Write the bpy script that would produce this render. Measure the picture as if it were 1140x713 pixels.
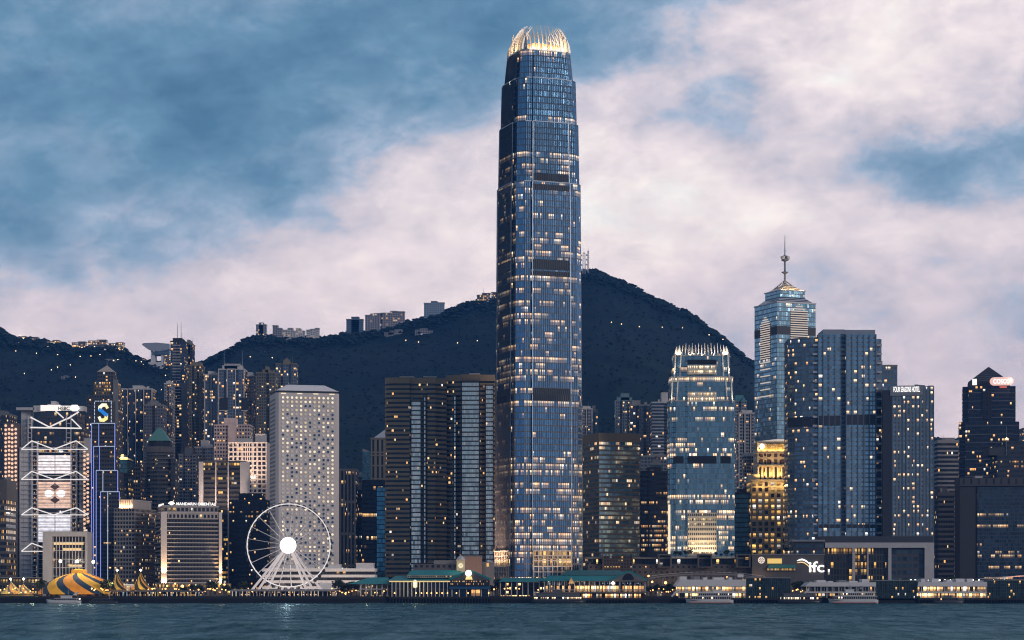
import bpy, bmesh, math, random
from mathutils import Vector, noise as mnoise

R = math.radians
random.seed(7)
scene = bpy.context.scene
for _o in list(bpy.data.objects):
    bpy.data.objects.remove(_o)
COL = scene.collection

# ------------------------------------------------------------------ camera
CAM_H = 11.0
FOC = 2526.0                       # focal length in units of the photograph's pixels (1140 wide)
HOR = 654.5                        # row of the horizon in the photograph
cam_d = bpy.data.cameras.new("camera")
cam_d.sensor_width = 36.0
cam_d.lens = 36.0 * FOC / 1140.0
cam_d.shift_y = (HOR - 356.5) / 1140.0
cam_d.clip_start = 1.0
cam_d.clip_end = 30000.0
cam = bpy.data.objects.new("camera", cam_d)
cam.location = (0, 0, CAM_H)
cam.rotation_euler = (R(90), 0, 0)
COL.objects.link(cam)
scene.camera = cam

# ------------------------------------------------------------------ view, sampling
scene.view_settings.view_transform = 'Standard'
scene.view_settings.look = 'None'
scene.view_settings.exposure = 0.0
scene.view_settings.gamma = 1.0
scene.render.engine = 'CYCLES'
cy = scene.cycles
cy.max_bounces = 5
cy.diffuse_bounces = 2
cy.glossy_bounces = 3
cy.transmission_bounces = 2
cy.volume_bounces = 0
cy.sample_clamp_indirect = 3.0
cy.sample_clamp_direct = 0.0
cy.use_denoising = True
cy.filter_width = 1.1
cy.caustics_reflective = False
cy.caustics_refractive = False
cy.use_light_tree = True


# ------------------------------------------------------------------ node helper
class NB:
    def __init__(self, nt):
        self.nt = nt
        nt.nodes.clear()

    def n(self, t, **kw):
        x = self.nt.nodes.new(t)
        for k, v in kw.items():
            setattr(x, k, v)
        return x

    def link(self, a, b):
        self.nt.links.new(a, b)

    def put(self, sock, v):
        if isinstance(v, bpy.types.NodeSocket):
            self.nt.links.new(v, sock)
        elif v is not None:
            if hasattr(sock.default_value, '__len__') and not isinstance(v, (tuple, list)):
                v = (v,) * len(sock.default_value)
            if hasattr(sock.default_value, '__len__') and len(sock.default_value) == 4 and len(v) == 3:
                v = (*v, 1.0)
            sock.default_value = v

    def m(self, op, a, b=None, c=None, clamp=False):
        x = self.n('ShaderNodeMath', operation=op, use_clamp=clamp)
        self.put(x.inputs[0], a)
        if b is not None:
            self.put(x.inputs[1], b)
        if c is not None:
            self.put(x.inputs[2], c)
        return x.outputs[0]

    def v(self, op, a, b=None, s=None):
        x = self.n('ShaderNodeVectorMath', operation=op)
        self.put(x.inputs[0], a)
        if b is not None:
            self.put(x.inputs[1], b)
        if s is not None:
            self.put(x.inputs['Scale'], s)
        return x.outputs[0]

    def xyz(self, x, y, z=0.0):
        c = self.n('ShaderNodeCombineXYZ')
        self.put(c.inputs[0], x); self.put(c.inputs[1], y); self.put(c.inputs[2], z)
        return c.outputs[0]

    def sep(self, v):
        s = self.n('ShaderNodeSeparateXYZ')
        self.link(v, s.inputs[0])
        return s.outputs

    def mix(self, f, a, b):
        x = self.n('ShaderNodeMix', data_type='RGBA')
        self.put(x.inputs[0], f); self.put(x.inputs[6], a); self.put(x.inputs[7], b)
        return x.outputs[2]

    def noise(self, vec, scale=1.0, detail=2.0, rough=0.5, dist=0.0):
        x = self.n('ShaderNodeTexNoise')
        self.put(x.inputs['Vector'], vec)
        x.inputs['Scale'].default_value = scale
        x.inputs['Detail'].default_value = detail
        x.inputs['Roughness'].default_value = rough
        x.inputs['Distortion'].default_value = dist
        return x.outputs['Fac']

    def white(self, vec):
        x = self.n('ShaderNodeTexWhiteNoise', noise_dimensions='3D')
        self.put(x.inputs['Vector'], vec)
        return x.outputs['Value'], x.outputs['Color']

    def ramp(self, f, stops, interp='LINEAR'):
        x = self.n('ShaderNodeValToRGB')
        x.color_ramp.interpolation = interp
        e = x.color_ramp.elements
        while len(e) < len(stops):
            e.new(0.5)
        for k, (p, c) in enumerate(stops):
            e[k].position = p
            e[k].color = (*c, 1.0) if len(c) == 3 else c
        self.put(x.inputs[0], f)
        return x.outputs[0]


def lin(r, g, b):
    f = lambda c: (c / 255 / 12.92) if c / 255 <= 0.04045 else ((c / 255 + 0.055) / 1.055) ** 2.4
    return (f(r), f(g), f(b))


# ------------------------------------------------------------------ sky
SUN_DIR = Vector((0.74, -0.60, 0.30)).normalized()      # towards the sun: low, behind and to the right of the viewer
SUN_EL = math.asin(SUN_DIR.z)
SUN_ROT = math.atan2(SUN_DIR.x, SUN_DIR.y)

world = bpy.data.worlds.new("World")
scene.world = world
world.use_nodes = True
w = NB(world.node_tree)
tc = w.n('ShaderNodeTexCoord')
dirv = tc.outputs['Generated']
dx, dy, dz = w.sep(dirv)
yy = w.m('MAXIMUM', dy, 0.35)
ax = w.m('DIVIDE', dx, yy)           # tangent of the bearing
az = w.m('DIVIDE', dz, yy)           # tangent of the height
front = w.m('SMOOTHSTEP', dy, 0.4, 0.9) if False else None
fr = w.n('ShaderNodeMapRange', interpolation_type='SMOOTHSTEP')
w.put(fr.inputs['Value'], dy); fr.inputs['From Min'].default_value = 0.55; fr.inputs['From Max'].default_value = 0.93
front = fr.outputs['Result']
# billows warp the cloud banks so that their edges are ragged and torn
p3 = w.xyz(dx, dy, w.m('MULTIPLY', dz, 1.9))
wx = w.noise(p3, 7.0, 6.0, 0.60)
wz = w.noise(w.v('ADD', p3, (7.3, 1.9, 4.4)), 7.0, 6.0, 0.60)
ax = w.m('ADD', ax, w.m('MULTIPLY', w.m('SUBTRACT', wx, 0.5), 0.20))
az = w.m('ADD', az, w.m('MULTIPLY', w.m('SUBTRACT', wz, 0.5), 0.10))
BANKS = [  # (weight, bearing, height, half width, half height), bearings and heights as photograph pixels of arc
    (-0.46, 60, 50, 330, 150), (-0.40, 430, 55, 230, 75), (-0.30, 60, 225, 200, 80),
    (-0.20, 330, 165, 140, 40), (-0.36, 670, 30, 130, 65), (0.26, 500, 190, 150, 75), (0.14, 250, 340, 320, 60),
    (0.26, 930, 60, 190, 40), (0.30, 1110, 25, 150, 60), (-0.22, 940, 165, 220, 55), (-0.24, 1140, 190, 120, 60),
    (0.26, 720, 175, 130, 75), (0.26, 1000, 255, 260, 38), (0.16, 640, 250, 160, 70), (-0.12, 1010, 345, 230, 55),
    (-0.10, 250, 90, 120, 40),
]
tot = None
for (a, px, py, sx, sy) in BANKS:
    ex = w.m('DIVIDE', w.m('SUBTRACT', ax, (px - 570) / FOC), sx / FOC)
    ez = w.m('DIVIDE', w.m('SUBTRACT', az, (HOR - py) / FOC), sy / FOC)
    q = w.m('ADD', w.m('MULTIPLY', ex, ex), w.m('MULTIPLY', ez, ez))
    g = w.m('MULTIPLY', w.m('EXPONENT', w.m('MULTIPLY', q, -0.6)), a * 0.74)
    tot = g if tot is None else w.m('ADD', tot, g)
# torn cloud: a tilted, stretched turbulence, coarse and fine
tx = w.m('ADD', dx, w.m('MULTIPLY', dz, 0.5))
tz = w.m('SUBTRACT', w.m('MULTIPLY', dz, 1.75), w.m('MULTIPLY', dx, 0.40))
pt = w.xyz(tx, dy, tz)
coarse = w.noise(w.v('ADD', pt, (3.1, 5.7, 0.3)), 13.0, 9.0, 0.58, 0.15)
fine = w.noise(w.v('ADD', pt, (6.4, 0.7, 2.9)), 34.0, 8.0, 0.60, 0.3)
cl = w.m('ADD', 0.64, w.m('MULTIPLY', tot, front))
# the low sky is smoother: seen through more air
calm = w.n('ShaderNodeMapRange'); w.put(calm.inputs['Value'], dz); calm.inputs['From Min'].default_value = 0.07; calm.inputs['From Max'].default_value = 0.19; calm.inputs['To Min'].default_value = 0.42; calm.inputs['To Max'].default_value = 1.0
calm = calm.outputs['Result']
calm = w.m('MAXIMUM', calm, w.m('SUBTRACT', 1.0, front))
cl = w.m('ADD', cl, w.m('MULTIPLY', w.m('MULTIPLY', w.m('SUBTRACT', coarse, 0.5), 0.90), calm))
cl = w.m('ADD', cl, w.m('MULTIPLY', w.m('MULTIPLY', w.m('SUBTRACT', fine, 0.5), 0.50), calm))
# away from the afterglow the deck is thinner and bluer
back = w.m('SUBTRACT', 1.0, front)
cl = w.m('SUBTRACT', cl, w.m('MULTIPLY', back, 0.22), clamp=True)
cloud_col = w.ramp(cl, [(0.00, lin(80, 121, 152)), (0.22, lin(104, 142, 171)), (0.40, lin(138, 165, 191)), (0.51, lin(175, 187, 207)),
                        (0.60, lin(209, 202, 212)), (0.76, lin(237, 224, 227)), (0.90, lin(252, 240, 237)), (1.0, lin(255, 249, 245))])
# the undersides and folds of the bright cloud
bil = w.noise(w.v('ADD', w.xyz(dx, dy, w.m('MULTIPLY', dz, 1.7)), (9.1, 2.2, 6.6)), 40.0, 8.0, 0.60, 0.4)
shade = w.m('SUBTRACT', bil, 0.5)
cloud_col = w.v('MULTIPLY', cloud_col, w.xyz(w.m('MULTIPLY_ADD', shade, 0.62, 1.03), w.m('MULTIPLY_ADD', shade, 0.55, 1.03), w.m('MULTIPLY_ADD', shade, 0.44, 1.03)))
sky = w.n('ShaderNodeTexSky', sky_type='NISHITA')
sky.sun_disc = False
sky.sun_elevation = SUN_EL
sky.sun_rotation = SUN_ROT
sky.air_density = 1.2
sky.dust_density = 1.0
sky.ozone_density = 3.0
bg1 = w.n('ShaderNodeBackground'); bg1.inputs['Strength'].default_value = 0.06
w.link(sky.outputs['Color'], bg1.inputs['Color'])
bg2 = w.n('ShaderNodeBackground')
low = w.n('ShaderNodeMapRange'); w.put(low.inputs['Value'], dz); low.inputs['From Min'].default_value = 0.02; low.inputs['From Max'].default_value = 0.17; low.inputs['To Min'].default_value = 1.0; low.inputs['To Max'].default_value = 0.0
low = w.m('MULTIPLY', low.outputs['Result'], front)
w.link(w.v('MULTIPLY', cloud_col, w.xyz(w.m('MULTIPLY_ADD', low, 0.30, 1.0), w.m('MULTIPLY_ADD', low, 0.16, 1.0), w.m('MULTIPLY_ADD', low, 0.10, 1.0))), bg2.inputs['Color'])
w.put(bg2.inputs['Strength'], w.m('SUBTRACT', 1.16, w.m('MULTIPLY', back, 0.54)))
ms = w.n('ShaderNodeMixShader'); ms.inputs[0].default_value = 0.90
w.link(bg1.outputs[0], ms.inputs[1]); w.link(bg2.outputs[0], ms.inputs[2])
wo = w.n('ShaderNodeOutputWorld')
w.link(ms.outputs[0], wo.inputs['Surface'])

sun_d = bpy.data.lights.new("sun", 'SUN')
sun_d.energy = 1.15
sun_d.angle = R(14)
sun_d.color = (1.0, 0.86, 0.78)
sun = bpy.data.objects.new("sun", sun_d)
sun.rotation_euler = SUN_DIR.to_track_quat('Z', 'Y').to_euler()
COL.objects.link(sun)


# ------------------------------------------------------------------ materials
MATS = {}


def mat_new(name):
    m = bpy.data.materials.new(name)
    m.use_nodes = True
    try:
        m.cycles.emission_sampling = 'NONE'
    except Exception:
        pass
    return m, NB(m.node_tree)


def finish(b, base, rough=0.8, metal=0.0, emis=None, es=0.0, normal=None, spec=0.5):
    p = b.n('ShaderNodeBsdfPrincipled')
    b.put(p.inputs['Base Color'], base)
    b.put(p.inputs['Roughness'], rough)
    b.put(p.inputs['Metallic'], metal)
    p.inputs['Specular IOR Level'].default_value = spec
    if emis is not None:
        b.put(p.inputs['Emission Color'], emis)
        b.put(p.inputs['Emission Strength'], es)
    if normal is not None:
        b.put(p.inputs['Normal'], normal)
    o = b.n('ShaderNodeOutputMaterial')
    b.link(p.outputs[0], o.inputs['Surface'])
    return p


def plain(name, col, rough=0.75, metal=0.0, var=0.25, scale=0.25, spec=0.4):
    """a painted, stone or metal surface with weathering of its own"""
    if name in MATS:
        return MATS[name]
    m, b = mat_new(name)
    t = b.n('ShaderNodeTexCoord').outputs['Object']
    n1 = b.noise(t, scale, 5.0, 0.6)
    n2 = b.noise(b.v('MULTIPLY', t, (1.0, 1.0, 0.08)), scale * 5, 3.0, 0.6)
    f = b.m('ADD', b.m('MULTIPLY', b.m('SUBTRACT', n1, 0.5), var * 2), b.m('MULTIPLY', b.m('SUBTRACT', n2, 0.5), var))
    c = b.v('SCALE', (*col,), s=b.m('ADD', 1.0, f))
    finish(b, c, rough, metal, spec=spec)
    MATS[name] = m
    return m


def glow(name, col, es, sample=False):
    """a glowing surface"""
    if name in MATS:
        return MATS[name]
    m, b = mat_new(name)
    finish(b, (0.05, 0.05, 0.05), 0.5, 0.0, (*col, 1.0), es)
    if sample:
        try:
            m.cycles.emission_sampling = 'FRONT'
        except Exception:
            pass
    MATS[name] = m
    return m


WARM = ((1.0, 0.44, 0.12), (1.0, 0.70, 0.34))
CREAM = ((1.0, 0.50, 0.19), (1.0, 0.75, 0.42))
GOLD = ((1.0, 0.48, 0.10), (1.0, 0.66, 0.22))
SEED = [0]


def facade(name, wall, glass, win=(0.15, 0.85, 0.3, 0.85), lit=0.15, coh=0.4, rowv=0.7, run=0.35, cols=WARM, es=1.6,
           gm=0.75, gr=0.14, mull=0, mw=0.12, tilt=0.03, var=0.2, wr=0.75, wm=0.0, litz=0.45):
    """a wall of bays (u) and floors (v): openings glazed with coated glass, some rooms lit"""
    if name in MATS:
        return MATS[name]
    SEED[0] += 1
    sd = SEED[0] * 3.713
    m, b = mat_new(name)
    uv = b.n('ShaderNodeUVMap').outputs['UV']
    u, v, _ = b.sep(uv)
    cu = b.m('FLOOR', u); cv = b.m('FLOOR', v)
    fu = b.m('SUBTRACT', u, cu); fv = b.m('SUBTRACT', v, cv)
    wmask = b.m('MULTIPLY', b.m('MULTIPLY', b.m('GREATER_THAN', fu, win[0]), b.m('LESS_THAN', fu, win[1])),
                b.m('MULTIPLY', b.m('GREATER_THAN', fv, win[2]), b.m('LESS_THAN', fv, win[3])))
    if mull:
        fm = b.m('FRACT', b.m('MULTIPLY', u, float(mull)))
        wmask = b.m('MULTIPLY', wmask, b.m('GREATER_THAN', fm, mw))
    wn, wc = b.white(b.xyz(cu, cv, sd))
    rw, _ = b.white(b.xyz(cv, sd, 0.5))
    wn2, wc2 = b.white(b.xyz(cu, cv, sd + 57.0))
    c1, c2, c3 = b.sep(wc)
    prow = b.m('MULTIPLY', b.m('MULTIPLY_ADD', b.m('MULTIPLY', rw, rw), 2.6 * rowv, 1.0 - rowv), lit)
    if coh >= 0.3:
        # open floors: lights come in runs along a storey, broken by dark bays
        rn = b.noise(b.xyz(b.m('MULTIPLY', cu, run), b.m('MULTIPLY', cv, 5.37), sd), 1.0, 2.0, 0.6)
        rn = b.m('MULTIPLY_ADD', b.m('SUBTRACT', rn, 0.5), 2.1, 0.5, clamp=True)
        runm = b.m('MULTIPLY', b.m('GREATER_THAN', b.m('ADD', rn, prow), 1.0), b.m('GREATER_THAN', wn2, 0.10 if coh > 0.8 else 0.2))
        lone = b.m('GREATER_THAN', wn, 1.0 - lit * 0.45 * max(0.0, 0.92 - coh))
        litm = b.m('MAXIMUM', runm, lone)
    else:
        litm = b.m('GREATER_THAN', b.m('ADD', wn, b.m('MULTIPLY_ADD', prow, 0.6, lit * 0.4)), 1.0)
    clut = b.noise(b.v('MULTIPLY', uv, (5.0, 7.0, 1.0)), 1.0, 2.0)
    if coh > 0.8:
        seg = b.noise(b.xyz(b.m('MULTIPLY', cu, run * 1.7), b.m('MULTIPLY', cv, 3.11), sd + 9.0), 1.0, 1.0)
        seg = b.m('MULTIPLY_ADD', b.m('SUBTRACT', seg, 0.5), 2.4, 0.55, clamp=True)
        lev = b.m('MULTIPLY_ADD', b.m('MULTIPLY', seg, b.m('MULTIPLY_ADD', c1, 1.0, 0.25)), 0.95, 0.06)
    else:
        lev = b.m('MULTIPLY_ADD', b.m('MULTIPLY', c1, c1), 0.85, 0.13)
    br = b.m('MULTIPLY', lev, b.m('MULTIPLY_ADD', clut, 2.2, -0.1))
    # ceilings are the bright part of a lit room; below them furniture, blinds and people
    hi = b.n('ShaderNodeMapRange', interpolation_type='SMOOTHSTEP')
    b.put(hi.inputs['Value'], fv)
    zc_ = win[2] + (win[3] - win[2]) * litz
    hi.inputs['From Min'].default_value = zc_ - 0.08; hi.inputs['From Max'].default_value = zc_ + 0.10
    hi.inputs['To Min'].default_value = 0.22; hi.inputs['To Max'].default_value = 1.0
    br = b.m('MULTIPLY', br, hi.outputs['Result'])
    # curtains and blinds: each lit room shows its own share of the opening
    d1, d2, d3 = b.sep(wc2)
    wid = b.m('MULTIPLY_ADD', d1, 0.75 if coh <= 0.8 else 0.35, 0.42 if coh <= 0.8 else 0.75)
    side = b.m('GREATER_THAN', d3, 0.5)
    fl = b.m('DIVIDE', b.m('SUBTRACT', fu, win[0]), max(0.05, win[1] - win[0]))
    fl = b.m('ABSOLUTE', b.m('SUBTRACT', side, fl))
    br = b.m('MULTIPLY', br, b.m('LESS_THAN', fl, wid))
    ecol = b.mix(c2, (*cols[0], 1), (*cols[1], 1))
    ecol = b.mix(b.m('GREATER_THAN', d2, 0.87), ecol, (1.0, 0.90, 0.78, 1))     # a few cooler lamps
    est = b.m('MULTIPLY', b.m('MULTIPLY', b.m('MULTIPLY', wmask, litm), br), es * 1.25)
    t = b.n('ShaderNodeTexCoord').outputs['Object']
    dn = b.noise(b.v('MULTIPLY', t, (1.0, 1.0, 0.25)), 0.12, 4.0, 0.6)
    wcol = b.v('SCALE', (*wall,), s=b.m('MULTIPLY_ADD', b.m('SUBTRACT', dn, 0.5), 2 * var, 1.0))
    gcol = b.v('SCALE', (*glass,), s=b.m('MULTIPLY_ADD', c3, 0.5, 0.75))
    base = b.mix(wmask, wcol, gcol)
    geo = b.n('ShaderNodeNewGeometry').outputs['Normal']
    off = b.v('SCALE', b.v('SUBTRACT', wc, (0.5, 0.5, 0.5)), s=b.m('MULTIPLY', wmask, tilt))
    nrm = b.v('NORMALIZE', b.v('ADD', geo, off))
    finish(b, base, b.m('MULTIPLY_ADD', wmask, gr - wr, wr), b.m('MULTIPLY_ADD', wmask, gm - wm, wm), ecol, est, nrm)
    MATS[name] = m
    return m


# ------------------------------------------------------------------ geometry helper
def rect(x0, x1, y0, y1):
    return [(x0, y0), (x1, y0), (x1, y1), (x0, y1)]


UVR = random.Random(99)


class MB:
    """collects faces of ONE mesh object; UVs count bays and floors"""

    def __init__(self):
        self.v = []; self.f = []; self.uv = []; self.mi = []

    def face(self, pts, uvs=None, mi=0):
        k = len(self.v)
        self.v.extend(pts)
        self.f.append(tuple(range(k, k + len(pts))))
        self.uv.append(uvs or [(0.5, 0.02)] * len(pts))
        self.mi.append(mi)

    def prism(self, poly, z0, z1, bay=3.0, fh=3.5, side=0, top=0, poly2=None, cont=False, bottom=False, v0=None, vn=None):
        n = len(poly)
        if v0 is None:
            v0 = float(UVR.randrange(0, 900))         # every block has its own pattern of rooms
        us = float(UVR.randrange(0, 900))
        p2 = poly2 or poly
        if vn is None:
            vn = max(1, round((z1 - z0) / fh))
        acc = 0.0
        for i in range(n):
            a, c = poly[i], poly[(i + 1) % n]
            a2, c2 = p2[i], p2[(i + 1) % n]
            L = max(math.hypot(c[0] - a[0], c[1] - a[1]), math.hypot(c2[0] - a2[0], c2[1] - a2[1]))
            if L < 1e-6:
                continue
            if cont:
                ua, ub = us + acc / bay, us + (acc + L) / bay
                acc += L
            else:
                nb = max(1, round(L / bay))
                ua = us + i * 101.0
                ub = ua + nb
            self.face([(a[0], a[1], z0), (c[0], c[1], z0), (c2[0], c2[1], z1), (a2[0], a2[1], z1)],
                      [(ua, v0), (ub, v0), (ub, v0 + vn), (ua, v0 + vn)], side)
        self.face([(p[0], p[1], z1) for p in p2], None, top)
        if bottom:
            self.face([(p[0], p[1], z0) for p in reversed(poly)], None, top)

    def box(self, x0, x1, y0, y1, z0, z1, mi=0, bay=3.0, fh=3.5):
        self.prism(rect(x0, x1, y0, y1), z0, z1, bay, fh, mi, mi, bottom=True)

    def tube(self, p, q, r, n=6, r2=None, mi=0, cap=True):
        p = Vector(p); q = Vector(q)
        d = (q - p)
        if d.length < 1e-6:
            return
        d.normalize()
        a = d.orthogonal().normalized(); c = d.cross(a)
        r2 = r if r2 is None else r2
        A = [p + (a * math.cos(t) + c * math.sin(t)) * r for t in [2 * math.pi * k / n for k in range(n)]]
        B = [q + (a * math.cos(t) + c * math.sin(t)) * r2 for t in [2 * math.pi * k / n for k in range(n)]]
        for k in range(n):
            j = (k + 1) % n
            self.face([tuple(A[k]), tuple(A[j]), tuple(B[j]), tuple(B[k])], None, mi)
        if cap:
            self.face([tuple(x) for x in B], None, mi)
            self.face([tuple(x) for x in reversed(A)], None, mi)

    def lathe(self, prof, n=24, c=(0, 0, 0), sx=1.0, sy=1.0, mi=0):
        for (r0, z0), (r1, z1) in zip(prof, prof[1:]):
            for k in range(n):
                t0, t1 = 2 * math.pi * k / n, 2 * math.pi * (k + 1) / n
                P = lambda r, t, z: (c[0] + sx * r * math.cos(t), c[1] + sy * r * math.sin(t), c[2] + z)
                u0, u1 = k / n, (k + 1) / n
                zt = prof[-1][1] or 1.0
                if r0 < 1e-6:
                    self.face([P(0, 0, z0), P(r1, t1, z1), P(r1, t0, z1)][::-1], [(u0, z0 / zt), (u1, z1 / zt), (u0, z1 / zt)][::-1], mi)
                elif r1 < 1e-6:
                    self.face([P(r0, t0, z0), P(r0, t1, z0), P(0, 0, z1)], [(u0, z0 / zt), (u1, z0 / zt), (u0, z1 / zt)], mi)
                else:
                    self.face([P(r0, t0, z0), P(r0, t1, z0), P(r1, t1, z1), P(r1, t0, z1)],
                              [(u0, z0 / zt), (u1, z0 / zt), (u1, z1 / zt), (u0, z1 / zt)], mi)

    def poly_xz(self, pts, y0, y1, mi=0):
        """an outline in x, z given thickness between y0 and y1 (y0 nearer the viewer)"""
        n = len(pts)
        ar = sum(pts[i][0] * pts[(i + 1) % n][1] - pts[(i + 1) % n][0] * pts[i][1] for i in range(n))
        if ar < 0:
            pts = pts[::-1]
        self.face([(p[0], y0, p[1]) for p in pts], None, mi)
        self.face([(p[0], y1, p[1]) for p in reversed(pts)], None, mi)
        for i in range(n):
            a, c = pts[i], pts[(i + 1) % n]
            self.face([(a[0], y0, a[1]), (a[0], y1, a[1]), (c[0], y1, c[1]), (c[0], y0, c[1])], None, mi)

    def mesh(self, name, mats, smooth=False, weld=True):
        me = bpy.data.meshes.new(name)
        me.from_pydata(self.v, [], self.f)
        uvl = me.uv_layers.new(name="UVMap")
        flat = []
        for q in self.uv:
            for a in q:
                flat.extend(a)
        uvl.data.foreach_set("uv", flat)
        me.polygons.foreach_set("material_index", self.mi)
        for m in (mats if isinstance(mats, (list, tuple)) else [mats]):
            me.materials.append(m)
        if weld:
            bm = bmesh.new(); bm.from_mesh(me)
            bmesh.ops.remove_doubles(bm, verts=bm.verts, dist=1e-4)
            bm.to_mesh(me); bm.free()
        if smooth:
            me.polygons.foreach_set("use_smooth", [True] * len(me.polygons))
        me.update()
        return me

    def build(self, name, mats, parent=None, smooth=False, loc=None, weld=True):
        o = bpy.data.objects.new(name, self.mesh(name, mats, smooth, weld))
        COL.objects.link(o)
        if parent is not None:
            o.parent = parent
        if loc is not None:
            o.location = loc
        return o


def tag(o, label=None, cat=None, group=None, kind=None):
    if label: o['label'] = label
    if cat: o['category'] = cat
    if group: o['group'] = group
    if kind: o['kind'] = kind
    return o


def thing(name, label, cat, loc=(0, 0, 0), rz=0.0, group=None):
    o = bpy.data.objects.new(name, None)
    o.empty_display_size = 1.0
    o.location = loc
    o.rotation_euler = (0, 0, rz)
    COL.objects.link(o)
    return tag(o, label, cat, group)


def part_copy(o, parent=None, loc=None):
    c = o.copy()
    COL.objects.link(c)
    c.parent = parent if parent is not None else o.parent
    if loc is not None:
        c.location = loc
    return c


def copy_tree(o, parent=None):
    c = o.copy()
    COL.objects.link(c)
    if parent is not None:
        c.parent = parent
    for ch in list(o.children):
        copy_tree(ch, c)
    return c


def X_at(px, Y):
    return (px - 570.0) / FOC * Y


def Z_at(py, Y):
    return CAM_H + (HOR - py) / FOC * Y


def lamp(loc, power, col=(1.0, 0.62, 0.28), size=0.6, target=None, angle=70, name="floodlight", blend=0.6):  # the default name also goes to added, unseen fill lamps
    if target is None:
        d = bpy.data.lights.new(name, 'POINT')
    else:
        d = bpy.data.lights.new(name, 'SPOT')
        d.spot_size = R(angle); d.spot_blend = blend
    d.energy = power; d.color = col; d.shadow_soft_size = size
    o = bpy.data.objects.new(name, d)
    o.location = loc
    if target is not None:
        o.rotation_euler = (Vector(target) - Vector(loc)).to_track_quat('-Z', 'Y').to_euler()
    COL.objects.link(o)
    return o


def text_mesh(body, size, depth, name, mat, parent, loc, bold=0.0, width=None, sy=1.0):
    """upright lettering that faces the viewer (-y)"""
    cu = bpy.data.curves.new(name, 'FONT')
    cu.body = body
    cu.size = size
    cu.extrude = depth
    cu.offset = bold
    cu.align_x = 'CENTER'
    tmp = bpy.data.objects.new(name, cu)
    COL.objects.link(tmp)
    dg = bpy.context.evaluated_depsgraph_get()
    me = bpy.data.meshes.new_from_object(tmp.evaluated_get(dg))
    bpy.data.objects.remove(tmp)
    xs = [v.co.x for v in me.vertices]
    k = 1.0
    if width:
        k = width / (max(xs) - min(xs))
    cx = (max(xs) + min(xs)) / 2
    for v in me.vertices:
        v.co = Vector(((v.co.x - cx) * k, -v.co.z, v.co.y * sy))
    me.materials.clear()
    me.materials.append(mat)
    o = bpy.data.objects.new(name, me)
    COL.objects.link(o)
    o.parent = parent
    o.location = loc
    return o


# ------------------------------------------------------------------ the lie of the land
RIDGE = [(-500, 420), (-200, 380), (-60, 350), (0, 364), (8, 371), (20, 376), (35, 376), (50, 377), (60, 381), (70, 380), (80, 386), (105, 384), (130, 384),
         (140, 387), (144, 394), (165, 399), (190, 403), (215, 405), (225, 402), (240, 396), (258, 385), (275, 375), (290, 371), (300, 373),
         (360, 374), (385, 370), (420, 364), (450, 357), (475, 351), (490, 347), (505, 341), (520, 335), (535, 332), (550, 331), (570, 325), (600, 312), (630, 303), (648, 299), (662, 300),
         (680, 306), (700, 315), (712, 320), (725, 329), (740, 335), (760, 343), (775, 351), (790, 364), (805, 373), (820, 388), (840, 403),
         (870, 428), (900, 448), (960, 470), (1050, 488), (1140, 486), (1300, 470), (1600, 500)]
Y0, YR = 2010.0, 3720.0


def ridge_py(px):
    for (a, ya), (c, yc) in zip(RIDGE, RIDGE[1:]):
        if a <= px <= c:
            return ya + (yc - ya) * (px - a) / (c - a)
    return RIDGE[0][1] if px < RIDGE[0][0] else RIDGE[-1][1]


QUAY_Z = 5.0


def ground(x, y):
    if y <= Y0:
        return QUAY_Z
    px = 570 + x / YR * FOC
    top = Z_at(ridge_py(px), YR) - 7.0
    t = (y - Y0) / (YR - Y0)
    n = mnoise.noise(Vector((x / 230.0, y / 300.0, 3.3))) + 0.5 * mnoise.noise(Vector((x / 90.0, y / 120.0, 9.1)))
    if t <= 1.0:
        return QUAY_Z + (top - QUAY_Z) * (t ** 1.25) + n * 42.0 * t * (1 - t) * 1.6
    k = t - 1.0
    return QUAY_Z + (top - QUAY_Z) * max(0.0, 1 - 1.4 * k * k - 0.35 * k) + n * 10 * min(1, k * 3)

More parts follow.
